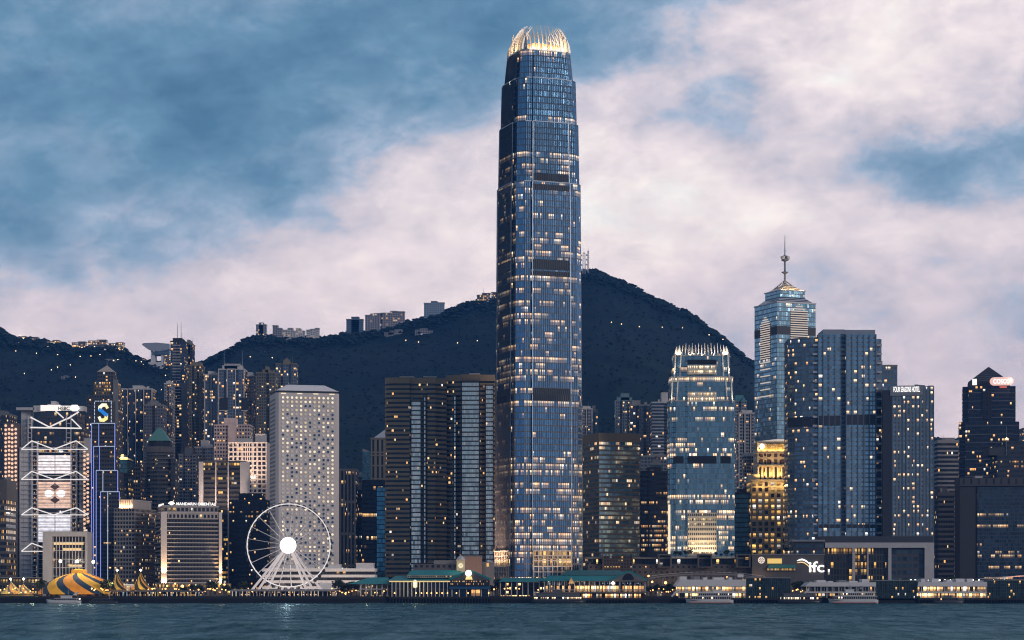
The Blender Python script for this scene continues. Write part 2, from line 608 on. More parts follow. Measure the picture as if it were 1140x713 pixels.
# ================================================================== SETTING: land, water, quay, haze
def build_terrain():
    xs = []
    x = -2600.0
    while x < 2600:
        xs.append(x)
        x += 8.0 if -1000 < x < 1000 else 60.0
    ys = [1560.0 + 0.0]
    ys = [1989.0, 2010.0]
    y = 2020.0
    while y < 3560: ys.append(y); y += 22.0
    while y < 3780: ys.append(y); y += 8.0
    while y < 5600: ys.append(y); y += 70.0
    V = []
    for yv in ys:
        for xv in xs:
            z = ground(xv, yv)
            if yv > Y0:
                t = min(1, (yv - Y0) / 400.0)
                z += t * (2.6 * mnoise.noise(Vector((xv / 13.0, yv / 13.0, 0))) + 2.4 * mnoise.noise(Vector((xv / 31.0, yv / 31.0, 5))))
            else:
                z = 3.0 if yv < 2000 else 5.0
            V.append((xv, yv, z))
    nx = len(xs)
    F = [(j * nx + i, j * nx + i + 1, (j + 1) * nx + i + 1, (j + 1) * nx + i) for j in range(len(ys) - 1) for i in range(nx - 1)]
    me = bpy.data.meshes.new("hillside")
    me.from_pydata(V, [], F)
    m, b = mat_new("hillside_woods")
    t = b.n('ShaderNodeTexCoord').outputs['Object']
    n1 = b.noise(t, 0.012, 5.0, 0.6)
    n2 = b.noise(t, 0.09, 4.0, 0.65)
    f = b.m('ADD', b.m('MULTIPLY', n1, 0.6), b.m('MULTIPLY', n2, 0.5))
    c = b.ramp(f, [(0.35, (0.009, 0.019, 0.024)), (0.55, (0.014, 0.028, 0.032)), (0.75, (0.023, 0.040, 0.040))])
    bp = b.n('ShaderNodeBump'); bp.inputs['Distance'].default_value = 3.0; bp.inputs['Strength'].default_value = 0.6
    b.link(n2, bp.inputs['Height'])
    finish(b, c, 0.95, 0.0, normal=bp.outputs[0], spec=0.1)
    me.materials.append(m)
    me.polygons.foreach_set("use_smooth", [True] * len(me.polygons))
    o = bpy.data.objects.new("hillside", me)
    COL.objects.link(o)
    tag(o, "dark wooded mountainside rising behind the city", None, None, 'structure')


def build_forest():
    """tree crowns all over the slope that reads as one wood"""
    rnd = random.Random(5)
    V = []; F = []
    base = [(0, 0, 1), (0.9, 0, 0.35), (0.28, 0.86, 0.3), (-0.73, 0.53, 0.38), (-0.73, -0.53, 0.28), (0.28, -0.86, 0.35), (0, 0, -0.4)]
    tri = [(0, 1, 2), (0, 2, 3), (0, 3, 4), (0, 4, 5), (0, 5, 1), (6, 2, 1), (6, 3, 2), (6, 4, 3), (6, 5, 4), (6, 1, 5)]
    def clump(x, y, z, r):
        k = len(V)
        a = rnd.random() * 6.28
        ca, sa = math.cos(a), math.sin(a)
        for (bx, by, bz) in base:
            q = r * (0.8 + 0.4 * rnd.random())
            V.append((x + (bx * ca - by * sa) * q, y + (bx * sa + by * ca) * q, z + bz * q * 0.65))
        F.extend([(k + p, k + q, k + s) for p, q, s in tri])
    for _ in range(9000):
        y = rnd.uniform(2250, 3760)
        x = rnd.uniform(-0.30, 0.27) * y
        z = ground(x, y)
        clump(x, y, z + 1.5, rnd.uniform(2.2, 4.6) * (0.75 + 0.35 * mnoise.noise(Vector((x / 40, y / 40, 2)))))
    for _ in range(7000):                       # the crest, seen against the sky
        y = rnd.gauss(3715, 35)
        x = rnd.uniform(-960, 900)
        z = ground(x, y)
        s = 0.5 + 0.5 * mnoise.noise(Vector((x / 28.0, 3.7, 1.0)))
        r = rnd.uniform(2.2, 4.2) + 3.0 * max(0, s)
        clump(x, y, z + rnd.uniform(1.0, 3.5) + 3.5 * s, r)
    me = bpy.data.meshes.new("forest")
    me.from_pydata(V, [], F)
    m, b = mat_new("forest_leaves")
    t = b.n('ShaderNodeTexCoord').outputs['Object']
    n1 = b.noise(t, 0.05, 3.0, 0.6); n2 = b.noise(t, 0.006, 3.0, 0.6)
    g = b.n('ShaderNodeNewGeometry').outputs['Random Per Island']
    f = b.m('ADD', b.m('ADD', b.m('MULTIPLY', n1, 0.35), b.m('MULTIPLY', g, 0.3)), b.m('MULTIPLY', n2, 0.5))
    c = b.ramp(f, [(0.30, (0.014, 0.028, 0.034)), (0.55, (0.020, 0.038, 0.042)), (0.85, (0.030, 0.052, 0.050))])
    finish(b, c, 0.95, 0.0, spec=0.1)
    me.materials.append(m)
    me.polygons.foreach_set("use_smooth", [True] * len(me.polygons))
    o = bpy.data.objects.new("forest", me)
    COL.objects.link(o)
    tag(o, "dense dark green woods covering the mountain slope and crest", "woods", None, 'stuff')


def build_water():
    mb = MB()
    V = []; F = []
    # one sheet, finer where the waves can be seen
    xs = [-5000, -2600, -1200] + [-900 + 12 * k for k in range(151)] + [1200, 2600, 5000]
    ys = [-800, -300, 100, 300] + [460 + 6 * k for k in range(190)] + [1700, 1986]
    ys = sorted(set(ys))
    for y in ys:
        for x in xs:
            z = 0.0
            if 440 < y < 1620 and abs(x) < 950:
                z = 0.55 * mnoise.noise(Vector((x / 26.0, y / 14.0, 0.7))) + 0.35 * mnoise.noise(Vector((x / 60.0, y / 30.0, 3.7)))
            V.append((x, y, z))
    nx = len(xs)
    F = [(j * nx + i, j * nx + i + 1, (j + 1) * nx + i + 1, (j + 1) * nx + i) for j in range(len(ys) - 1) for i in range(nx - 1)]
    me = bpy.data.meshes.new("harbour_water")
    me.from_pydata(V, [], F)
    m, b = mat_new("harbour_water")
    t = b.n('ShaderNodeTexCoord').outputs['Object']
    sx, sy, sz = b.sep(t)
    # wavelets, chop and a slow swell, in metres
    n1 = b.noise(b.xyz(b.m('MULTIPLY', sx, 0.16), b.m('MULTIPLY', sy, 0.11)), 1.0, 6.0, 0.62, 0.6)
    n2 = b.noise(b.xyz(b.m('MULTIPLY', sx, 0.045), b.m('MULTIPLY', sy, 0.020)), 1.0, 4.0, 0.6, 0.4)
    n3 = b.noise(b.xyz(b.m('MULTIPLY', sx, 0.010), b.m('MULTIPLY', sy, 0.004)), 1.0, 3.0, 0.6)
    h = b.m('ADD', b.m('MULTIPLY', n1, 3.2), b.m('MULTIPLY', n2, 9.0))
    bp = b.n('ShaderNodeBump'); bp.inputs['Distance'].default_value = 1.0
    b.put(bp.inputs['Strength'], b.m('MULTIPLY_ADD', n3, 0.6, 0.6))
    b.link(h, bp.inputs['Height'])
    c = b.mix(n3, (0.011, 0.054, 0.068, 1), (0.020, 0.086, 0.102, 1))
    # wave-averaged mirror over the body colour of the water
    # ruffled and slick patches
    n4 = b.noise(b.xyz(b.m('MULTIPLY', sx, 0.060), b.m('MULTIPLY', sy, 0.016)), 1.0, 5.0, 0.65, 0.5)
    n5 = b.noise(b.xyz(b.m('MULTIPLY', sx, 0.30), b.m('MULTIPLY', sy, 0.045)), 1.0, 3.0, 0.6)
    pat = b.m('ADD', b.m('MULTIPLY', b.m('SUBTRACT', n4, 0.5), 1.1), b.m('MULTIPLY', b.m('SUBTRACT', n5, 0.5), 0.7))
    d_ = b.n('ShaderNodeBsdfDiffuse'); b.put(d_.inputs['Color'], c); b.put(d_.inputs['Normal'], bp.outputs[0])
    g_ = b.n('ShaderNodeBsdfGlossy'); g_.inputs['Color'].default_value = (0.46, 0.70, 0.80, 1); g_.inputs['Roughness'].default_value = 0.22; b.put(g_.inputs['Normal'], bp.outputs[0])
    mx = b.n('ShaderNodeMixShader'); b.put(mx.inputs[0], b.m('MULTIPLY_ADD', pat, 0.66, 0.22, clamp=True))
    b.link(d_.outputs[0], mx.inputs[1]); b.link(g_.outputs[0], mx.inputs[2])
    out = b.n('ShaderNodeOutputMaterial'); b.link(mx.outputs[0], out.inputs['Surface'])
    me.materials.append(m)
    me.polygons.foreach_set("use_smooth", [True] * len(me.polygons))
    o = bpy.data.objects.new("harbour_water", me)
    COL.objects.link(o)
    tag(o, "choppy teal harbour water in front of the city", None, None, 'structure')


def build_quay():
    mb = MB()
    mb.box(-2600, 2600, 1600, 1990, -6, QUAY_Z, 0)
    o = mb.build("quay", [plain("quay_concrete", (0.030, 0.028, 0.026), 0.85, 0, 0.35, 0.05)])
    tag(o, "dark concrete waterfront ground carrying the city", None, None, 'structure')
    # a step at the very edge, so the wall against the water is not one clean line
    mb = MB()
    mb.box(-2600, 2600, 1594, 1600, -6, 3.4, 0)
    o = mb.build("seawall", [plain("seawall_stone", (0.014, 0.013, 0.012), 0.85, 0, 0.5, 0.3)])
    tag(o, "dark stone seawall along the water", None, None, 'structure')


def build_haze():
    mb = MB()
    mb.prism(rect(-5200, 5200, -900, 6300), -8.0, 660.0, bottom=True)
    m = bpy.data.materials.new("haze")
    m.use_nodes = True
    b = NB(m.node_tree)
    p = b.n('ShaderNodeVolumePrincipled')
    p.inputs['Color'].default_value = (0.10, 0.38, 1.0, 1)
    p.inputs['Density'].default_value = HAZE
    p.inputs['Anisotropy'].default_value = 0.2
    o_ = b.n('ShaderNodeOutputMaterial')
    b.link(p.outputs[0], o_.inputs['Volume'])
    try:
        m.cycles.homogeneous_volume = True
    except Exception:
        pass
    o = mb.build("haze", [m])
    tag(o, "thin blue evening haze over the harbour", "haze", None, 'stuff')


HAZE = 0.00006
build_water()
build_quay()
build_terrain()
build_forest()
if HAZE > 0:
    build_haze()

# ================================================================== BUILDINGS: helpers
class Bld:
    """a building whose front is found from its extent: nearest corner at depth Y, real width, depth and turn"""

    def __init__(self, name, label, cat, px0, px1, py, Y, d=40.0, rot=0.0, group=None):
        a = R(rot)
        ca, sa = math.cos(a), math.sin(a)
        wd = (px1 - px0) / FOC * Y * 0.8
        cx, cyy = X_at((px0 + px1) / 2, Y), Y + d / 2
        for _ in range(60):
            pts = [(cx + x * ca - y * sa, cyy + x * sa + y * ca) for x in (-wd / 2, wd / 2) for y in (-d / 2, d / 2)]
            cyy += Y - min(p[1] for p in pts)
            pp = [570 + FOC * p[0] / p[1] for p in pts]
            wd = max(3.0, wd + ((px1 - px0) - (max(pp) - min(pp))) * Y / FOC * 0.7)
            cx += ((px0 + px1) / 2 - (max(pp) + min(pp)) / 2) * Y / FOC
        self.w, self.d, self.Y, self.rot = wd, d, Y, a
        g = min(ground(cx, cyy), ground(cx, Y), ground(cx - wd / 2, Y), ground(cx + wd / 2, Y))
        self.G = g - (3.0 if Y > Y0 - 30 else 0.0)
        self.cx, self.cy = cx, cyy
        self.H = Z_at(py, Y) - self.G
        self.root = thing(name, label, cat, (cx, cyy, self.G), a, group)

    def z(self, py):
        return Z_at(py, self.Y) - self.G

    def x(self, px):
        """local x of a point on the front face"""
        t = (px - 570) / FOC
        ca, sa = math.cos(self.rot), math.sin(self.rot)
        ly = -self.d / 2
        # world point on the front line: (cx + lx ca - ly sa, cy + lx sa + ly ca), want X / Y = t
        return (t * (self.cy + ly * ca) - self.cx + ly * sa) / (ca - t * sa)

    def rc(self, i=0.0, w=None, d=None, dx=0.0, dy=0.0):
        w = (self.w if w is None else w) - 2 * i
        d = (self.d if d is None else d) - 2 * i
        return rect(dx - w / 2, dx + w / 2, dy - d / 2, dy + d / 2)

    def part(self, name, mb, mats, parent=None, **kw):
        return mb.build(name, mats, parent or self.root, **kw)

    def tier(self, poly, z0, z1, mat, bay=3.0, fh=3.6, roof=None, name="facade", poly2=None, cont=False):
        mb = MB()
        mb.prism(poly, z0, z1, bay, fh, 0, 1, poly2=poly2, cont=cont)
        return mb.build(name, [mat, roof or ROOF], self.root)

    def slab(self, poly, z0, z1, mat, name, parent=None):
        mb = MB()
        mb.prism(poly, z0, z1, bottom=True)
        return mb.build(name, [mat], parent or self.root)

    def parapet(self, poly_out, z, h, mat, t=0.5, name="parapet"):
        mb = MB()
        n = len(poly_out)
        cx = sum(p[0] for p in poly_out) / n; cyy = sum(p[1] for p in poly_out) / n
        inn = []
        for p in poly_out:
            q = Vector((p[0] - cx, p[1] - cyy)); L = q.length or 1
            q *= (L - t * 1.4) / L
            inn.append((cx + q.x, cyy + q.y))
        for i in range(n):
            j = (i + 1) % n
            a, c, a2, c2 = poly_out[i], poly_out[j], inn[i], inn[j]
            mb.face([(*a, z), (*c, z), (*c, z + h), (*a, z + h)])
            mb.face([(*c2, z), (*a2, z), (*a2, z + h), (*c2, z + h)])
            mb.face([(*a, z + h), (*c, z + h), (*c2, z + h), (*a2, z + h)])
        return mb.build(name, [mat], self.root)

    def plant(self, boxes, mat, name="plant_room"):
        for (x0, x1, y0, y1, z0, z1) in boxes:
            mb = MB()
            mb.box(x0, x1, y0, y1, z0, z1, 0)
            mb.box(x0 - 0.3, x1 + 0.3, y0 - 0.3, y1 + 0.3, z1, z1 + 0.4, 0)
            mb.build(name, [mat], self.root)

    def mast(self, x, y, z0, z1, r=0.5, mat=None, name="mast"):
        mb = MB()
        mb.tube((x, y, z0), (x, y, z1), r, 6, r * 0.35)
        return mb.build(name, [mat or STEEL], self.root)

    def bands(self, poly, z0, z1, fh, th, mat, name="spandrel", first=0.0):
        """one ring of spandrel per floor, each its own part"""
        mb = MB()
        mb.prism(poly, 0.0, th, bottom=True)
        o0 = None
        z = z0 + first
        while z + th <= z1 + 0.01:
            if o0 is None:
                o0 = mb.build(name, [mat], self.root, loc=(0, 0, z))
            else:
                part_copy(o0, None, (0, 0, z))
            z += fh

    def strips(self, xs, wd, y, z0, z1, mat, proud=0.6, name="pier"):
        """upright piers on the front, each its own part"""
        for x in xs:
            mb = MB()
            mb.box(x - wd / 2, x + wd / 2, y - proud, y + 0.4, z0, z1)
            mb.build(name, [mat], self.root)


ROOF = plain("flat_roof", (0.10, 0.10, 0.105), 0.9)
STEEL = plain("mast_steel", (0.30, 0.31, 0.33), 0.45, 0.7, 0.1)
WHITE = plain("white_paint", (0.72, 0.70, 0.70), 0.6, 0, 0.12)
PALE = plain("pale_concrete", (0.58, 0.54, 0.53), 0.8, 0, 0.2)
GREY = plain("grey_concrete", (0.24, 0.235, 0.235), 0.8, 0, 0.2)
DARK = plain("dark_cladding", (0.035, 0.037, 0.043), 0.6, 0, 0.3)
TEAL = plain("teal_roof_sheet", (0.020, 0.22, 0.23), 0.5, 0.0, 0.25)


def notched(w, d, notches, depth=2.5):
    """a block plan with slots cut into its front and back; notches = [(centre fraction, width)]"""
    fr = [(-w / 2, -d / 2)]
    for (c, nw) in sorted(notches):
        x = -w / 2 + c * w
        fr += [(x - nw / 2, -d / 2), (x - nw / 2, -d / 2 + depth), (x + nw / 2, -d / 2 + depth), (x + nw / 2, -d / 2)]
    fr.append((w / 2, -d / 2))
    bk = [(w / 2, d / 2)]
    for (c, nw) in sorted(notches, reverse=True):
        x = -w / 2 + c * w
        bk += [(x + nw / 2, d / 2), (x + nw / 2, d / 2 - depth), (x - nw / 2, d / 2 - depth), (x - nw / 2, d / 2)]
    bk.append((-w / 2, d / 2))
    return fr + bk


def clutter(b, z, mat, n=4):
    """tanks, lift heads and aerials of a flat roof, each its own part"""
    q = random.Random(round(b.cx * 7 + b.Y))
    for _ in range(n):
        sx, sy, h = q.uniform(1.2, 4.0), q.uniform(1.2, 3.5), q.uniform(1.0, 3.2)
        x0, y0 = q.uniform(-b.w * .44, b.w * .44 - sx), q.uniform(-b.d * .42, b.d * .1)
        mb = MB(); mb.box(x0, x0 + sx, y0, y0 + sy, z - .3, z + h)
        mb.build(q.choice(["water_tank", "lift_head", "roof_fan"]), [mat], b.root)
    for _ in range(q.choice([0, 1, 1, 2])):
        b.mast(q.uniform(-b.w * .4, b.w * .4), q.uniform(-b.d * .3, b.d * .2), z - .3, z + q.uniform(4, 9), .16, name="aerial")


def resi(label, px0, px1, py, Y, mat, d=26.0, rot=0.0, notches=((0.33, 3.0), (0.67, 3.0)), bay=2.6, fh=3.1, trim=None, pent=((0.3, 0.7, 6.0),),
         piers=0, masts=(), group="apartment towers on the lower hillside", depth=2.6):
    b = Bld("apartment_tower", label, "apartment tower", px0, px1, py, Y, d, rot, group)
    trim = trim or GREY
    poly = notched(b.w, b.d, notches, depth)
    b.tier(poly, 0, b.H, mat, bay, fh)
    b.slab(notched(b.w + 0.9, b.d + 0.9, notches, depth), b.H + 0.003, b.H + 1.3, trim, "parapet")
    for (a, c, h) in pent:
        b.plant([(-b.w / 2 + a * b.w, -b.w / 2 + c * b.w, -b.d * 0.32, b.d * 0.3, b.H + 1.3, b.H + 1.3 + h)], trim)
    if piers:
        b.strips([-b.w / 2 + b.w * k / (piers - 1) for k in range(piers)], 0.9, -b.d / 2, 0, b.H + 1.0, trim, 0.9)
    clutter(b, b.H + 1.3, trim, 5)
    for (f, r_, h) in masts:
        b.mast(-b.w / 2 + f * b.w, 0, b.H + 1.2, b.H + 1.2 + h, r_)
    return b


def office(label, px0, px1, py, Y, glassmat, spandrel, d=35.0, rot=0.0, fh=3.9, th=1.7, bay=1.5, group=None, name="office_tower", cat="office tower",
           top=3.0, plants=((0.2, 0.6, 5.0),), plantmat=None, proud=0.5):
    """a ribbon-windowed block: a glazed core and a ring of spandrel at every floor"""
    b = Bld(name, label, cat, px0, px1, py, Y, d, rot, group)
    b.tier(b.rc(proud), 0, b.H - top, glassmat, bay, fh, name="glazing")
    nf = max(1, round((b.H - top) / fh)); f2 = (b.H - top) / nf
    b.bands(b.rc(), 0, b.H - top - 0.05, f2, th, spandrel)
    b.slab(b.rc(), b.H - top, b.H, spandrel, "parapet")
    for (a, c, h) in plants:
        b.plant([(-b.w / 2 + a * b.w, -b.w / 2 + c * b.w, -b.d * 0.3, b.d * 0.3, b.H, b.H + h)], plantmat or spandrel)
    clutter(b, b.H, GREY, 4)
    return b


def curtain(label, px0, px1, py, Y, mat, d=35.0, rot=0.0, fh=3.9, bay=1.5, group=None, name="office_tower", cat="office tower", plants=((0.25, 0.7, 4.0),), rim=None):
    b = Bld(name, label, cat, px0, px1, py, Y, d, rot, group)
    b.tier(b.rc(), 0, b.H, mat, bay, fh)
    b.parapet(b.rc(-0.25), b.H - 0.6, 1.8, rim or GREY)
    for (a, c, h) in plants:
        b.plant([(-b.w / 2 + a * b.w, -b.w / 2 + c * b.w, -b.d * 0.3, b.d * 0.3, b.H + 0.003, b.H + h)], rim or GREY)
    clutter(b, b.H, GREY, 5)
    return b

# ================================================================== THE TALLEST TOWER (waterfront, centre)
def tallest_tower():
    b = Bld("skyscraper", "tallest blue glass skyscraper with a glowing crown of curved fins", "skyscraper", 551.2, 648, 30, 1700, 50, 0)
    # plan: a square with cut corners and raised middle bays, turned so that its left side shows
    side = 51.0
    th = R(-20)
    b.root.rotation_euler = (0, 0, -th * 0 + R(20))
    cxw = (X_at(551.2, 1722) + X_at(648, 1722)) / 2
    b.root.location = (cxw, 1729, QUAY_Z)
    b.G = QUAY_Z; b.Y = 1706.0
    z = b.z

    def plan(h, c=5.0, mid=0.29, out=1.3):
        m = h * 2 * mid
        q = [(-h + c, -h), (-m, -h), (-m, -h - out), (m, -h - out), (m, -h), (h - c, -h), (h, -h + c)]
        pts = []
        for k in range(4):
            ca, sa = [(1, 0), (0, 1), (-1, 0), (0, -1)][k]
            pts += [(x * ca - y * sa, x * sa + y * ca) for x, y in q]
        return pts

    glass = (0.17, 0.36, 0.60)
    kw = dict(win=(0.10, 0.90, 0.16, 0.94), coh=0.9, run=0.13, cols=CREAM, gm=0.86, gr=0.10, tilt=0.022, litz=0.60)
    body = facade("tall_glass_main", (0.22, 0.27, 0.34), glass, lit=0.50, rowv=0.40, es=1.9, **kw)
    low = facade("tall_glass_low", (0.22, 0.215, 0.225), glass, lit=0.42, rowv=0.6, es=1.8, **kw)
    upper = facade("tall_glass_upper", (0.13, 0.18, 0.25), (0.15, 0.32, 0.52), lit=0.32, rowv=0.7, es=1.9, **kw)
    tiers = [(642, 440, 27.3, 26.7, low), (440, 204, 26.7, 25.9, body), (204, 137, 25.2, 24.6, upper), (137, 88, 23.7, 23.0, upper), (88, 56, 21.6, 19.7, upper)]

    def h_at(py):
        for (a, c, h0, h1, m) in tiers:
            if c <= py <= a:
                return h0 + (h1 - h0) * (a - py) / (a - c)
    for (a, c, h0, h1, m) in tiers:
        z0 = 0 if a == 642 else z(a)
        b.tier(plan(h0), z0, z(c), m, 1.5, 4.75, poly2=plan(h1))
    # thin silvery fins on every bay line, one set to a face
    for (a, c, h0, h1, m) in tiers:
        silver = plain("tower_fin_metal" + str(a), {642: (0.20, 0.19, 0.195), 440: (0.11, 0.125, 0.15)}.get(a, (0.06, 0.08, 0.11)), 0.42, 0.35, 0.1)
        za, zb = (0 if a == 642 else z(a)) + .02, z(c) - .02
        mb = MB()
        q = -h0 + 5.4
        while q < h0 - 5:
            ex = 1.3 if abs(q) < h0 * 0.58 else 0.0
            ya, yb, qb = -h0 - ex, -h1 - ex, q * h1 / h0
            A = [(q - .07, ya, za), (q - .07, ya - .42, za), (q + .07, ya - .42, za), (q + .07, ya, za)]
            B = [(qb - .07, yb, zb), (qb - .07, yb - .42, zb), (qb + .07, yb - .42, zb), (qb + .07, yb, zb)]
            for i in range(3):
                mb.face([A[i], A[i + 1], B[i + 1], B[i]])
            q += 1.5
        me = mb.mesh("fin_rack", [silver])
        for k in range(4):
            o = bpy.data.objects.new("fin_rack", me); COL.objects.link(o); o.parent = b.root; o.rotation_euler = (0, 0, k * math.pi / 2)
    # cornices at the setbacks
    for (py, h) in ((204, 25.9), (137, 24.6), (88, 23.0)):
        b.slab(plan(h + 0.2), z(py), z(py) + 0.7, plain("tower_cornice", (0.20, 0.25, 0.32), 0.4, 0.5, 0.1), "cornice")
    # louvred plant floors on the raised middle of each face
    louv = plain("tower_louvre", (0.012, 0.017, 0.026), 0.6, 0, 0.2)
    rib = plain("tower_louvre_blade", (0.030, 0.040, 0.055), 0.5, 0.3, 0.2)
    for (pa, pb) in ((205.5, 194), (213, 206.5), (301, 290), (308.5, 303), (447, 433)):
        h = h_at((pa + pb) / 2)
        for k in range(4):
            mb = MB()
            mm = h * 0.58 - 0.5
            mb.box(-mm, mm, -h - 1.55, -h - 1.0, z(pa), z(pb))
            n = 20
            for q in range(n):
                x = -mm + 2 * mm * (q + 0.5) / n
                mb.box(x - 0.25, x + 0.25, -h - 1.75, -h - 1.5, z(pa), z(pb), 1)
            o = mb.build("louvre_band", [louv, rib], b.root)
            o.rotation_euler = (0, 0, k * math.pi / 2)
    # pale upright seams either side of each raised bay
    seam = plain("tower_seam", (0.30, 0.36, 0.44), 0.35, 0.6, 0.1)
    for k in range(4):
        for s in (-1, 1):
            mb = MB()
            for (a, c, h0, h1, m) in tiers[:3]:
                xa, xb = s * h0 * .58, s * h1 * .58
                mb.prism(rect(xa - .28, xa + .28, -h0 - 1.75, -h0 - 1.2), (0 if a == 642 else z(a)) + .75, z(c) - .02, poly2=rect(xb - .28, xb + .28, -h1 - 1.75, -h1 - 1.2))
            o = mb.build("seam", [seam], b.root)
            o.rotation_euler = (0, 0, k * math.pi / 2)
    # the base: a lit grid of frames in the middle bay, floodlit on the left
    gridm = plain("tower_base_frame", (0.62, 0.58, 0.52), 0.6, 0, 0.1)
    litg = facade("tower_base_lit", (0.45, 0.38, 0.28), (0.04, 0.04, 0.05), win=(0.06, 0.94, 0.1, 0.95), lit=0.92, coh=0.1, rowv=0.2, cols=GOLD, es=1.7, gm=0.2)
    for k in (0, 3):
        mb = MB()
        mm = 27.2 * 0.58 - 0.6
        mb.prism(rect(-mm, mm, -27.2 - 2.2, -27.2 - 1.31), z(631), z(614), 3.4, 5.0, 0, 0, bottom=True)
        o = mb.build("lobby_glazing", [litg], b.root)
        o.rotation_euler = (0, 0, k * math.pi / 2)
        for q in range(9):
            mb = MB()
            x = -mm + 2 * mm * q / 8
            mb.box(x - 0.30, x + 0.30, -27.2 - 2.9, -27.2 - 2.2, 0.0, z(613))
            o = mb.build("base_column", [gridm], b.root); o.rotation_euler = (0, 0, k * math.pi / 2)
        for py in (613.5, 619, 624.5, 631, 637):
            mb = MB()
            mb.box(-mm - 0.4, mm + 0.4, -27.2 - 2.75, -27.2 - 2.19, z(py) - 0.35, z(py) + 0.35)
            o = mb.build("base_beam", [gridm], b.root); o.rotation_euler = (0, 0, k * math.pi / 2)
    # crown: core drum, ring and curved fins leaning in
    gold = plain("crown_metal", (0.74, 0.71, 0.66), 0.35, 0.3, 0.06)
    zt, z0 = Z_at(31, 1721) - QUAY_Z, z(56)
    core = MB()
    core.prism([(p[0] * 0.74, p[1] * 0.74) for p in plan(18.4)], z0 + 0.01, z(46), 1.5, 4.0)
    core.build("crown_core", [facade("crown_core_glass", (0.5, 0.36, 0.2), (0.4, 0.25, 0.1), lit=0.9, win=(0.15, 0.85, 0.1, 0.9), cols=GOLD, es=1.3, gm=0.1)], b.root)
    rng = MB(); rng.prism(plan(19.8), z0 + 0.01, z0 + 1.0, bottom=True); rng.build("crown_ring", [gold], b.root)
    H = zt - z0

    def fin(dist, hgt, wid):
        mb = MB()
        pts_o = []; pts_i = []
        for q in range(8):
            t = q / 7
            o_ = -dist + (1 - math.cos(t * 1.15)) * 14.0
            pts_o.append((o_, z0 + 1.0 + t * hgt)); pts_i.append((o_ + 2.6 * (1 - t) + 0.25, z0 + 1.0 + t * hgt))
        for q in range(7):
            a, c, e, g = pts_o[q], pts_o[q + 1], pts_i[q + 1], pts_i[q]
            for s in (-1, 1):
                mb.face([(s * wid, a[0], a[1]), (s * wid, g[0], g[1]), (s * wid, e[0], e[1]), (s * wid, c[0], c[1])][::s])
            mb.face([(-wid, a[0], a[1]), (wid, a[0], a[1]), (wid, c[0], c[1]), (-wid, c[0], c[1])])
            mb.face([(wid, g[0], g[1]), (-wid, g[0], g[1]), (-wid, e[0], e[1]), (wid, e[0], e[1])])
        return mb.mesh("crown_fin", [gold])
    fins = {}
    for k in range(4):
        for q in range(11):
            x = -16.2 + 32.4 * q / 10
            e = abs(q - 5) / 5.0
            key = round(e, 3)
            if key not in fins:
                fins[key] = fin(19.6 + (1.1 if e < 0.7 else 0.2), H * (1.0 - 0.16 * e ** 2), 0.36)
            o = bpy.data.objects.new("crown_fin", fins[key]); COL.objects.link(o)
            o.parent = b.root
            ca, sa = [(1, 0), (0, 1), (-1, 0), (0, -1)][k]
            o.location = (x * ca, x * sa, 0)
            o.rotation_euler = (0, 0, k * math.pi / 2 + 0.0)
        # the corner fin
        o = bpy.data.objects.new("crown_fin", fins[1.0]); COL.objects.link(o)
        o.parent = b.root; o.rotation_euler = (0, 0, k * math.pi / 2 + math.pi / 4); o.location = (0, 0, 0)
        o.scale = (1, 1.26, 1)
    # the crown's own floodlights, and those at the foot of the left side
    M = b.root.matrix_world if False else None
    ca, sa = math.cos(R(20)), math.sin(R(20))
    W = lambda x, y, zz: (cxw + x * ca - y * sa, 1729 + x * sa + y * ca, QUAY_Z + zz)
    for (x, y) in ((0, -15.2), (-15.2, 0), (15.2, 0), (9, -15.2), (-9, -15.2), (-15.2, -9), (15.2, -9), (-15.2, 9)):
        lamp(W(x, y, z0 + 3.0), 7000, (1.0, 0.66, 0.34), 0.8)
    for x in (-20, -12, -2, 8, 18):
        lamp(W(x * 0.9, -39, 8), 9000, (1.0, 0.62, 0.40), 1.0, W(x * 0.9, -28, 45), 60)
    for y in (-18, -6, 6, 18):
        lamp(W(-44, y, 6), 190000, (1.0, 0.62, 0.42), 1.0, W(-28, y, 85), 60)
    # small lit shoulder where the upper setback faces left
    lamp(W(-25.0, -4, z(91)), 9000, (1.0, 0.72, 0.40), 0.5, W(-20.5, -3, z(72)), 90)
    return b


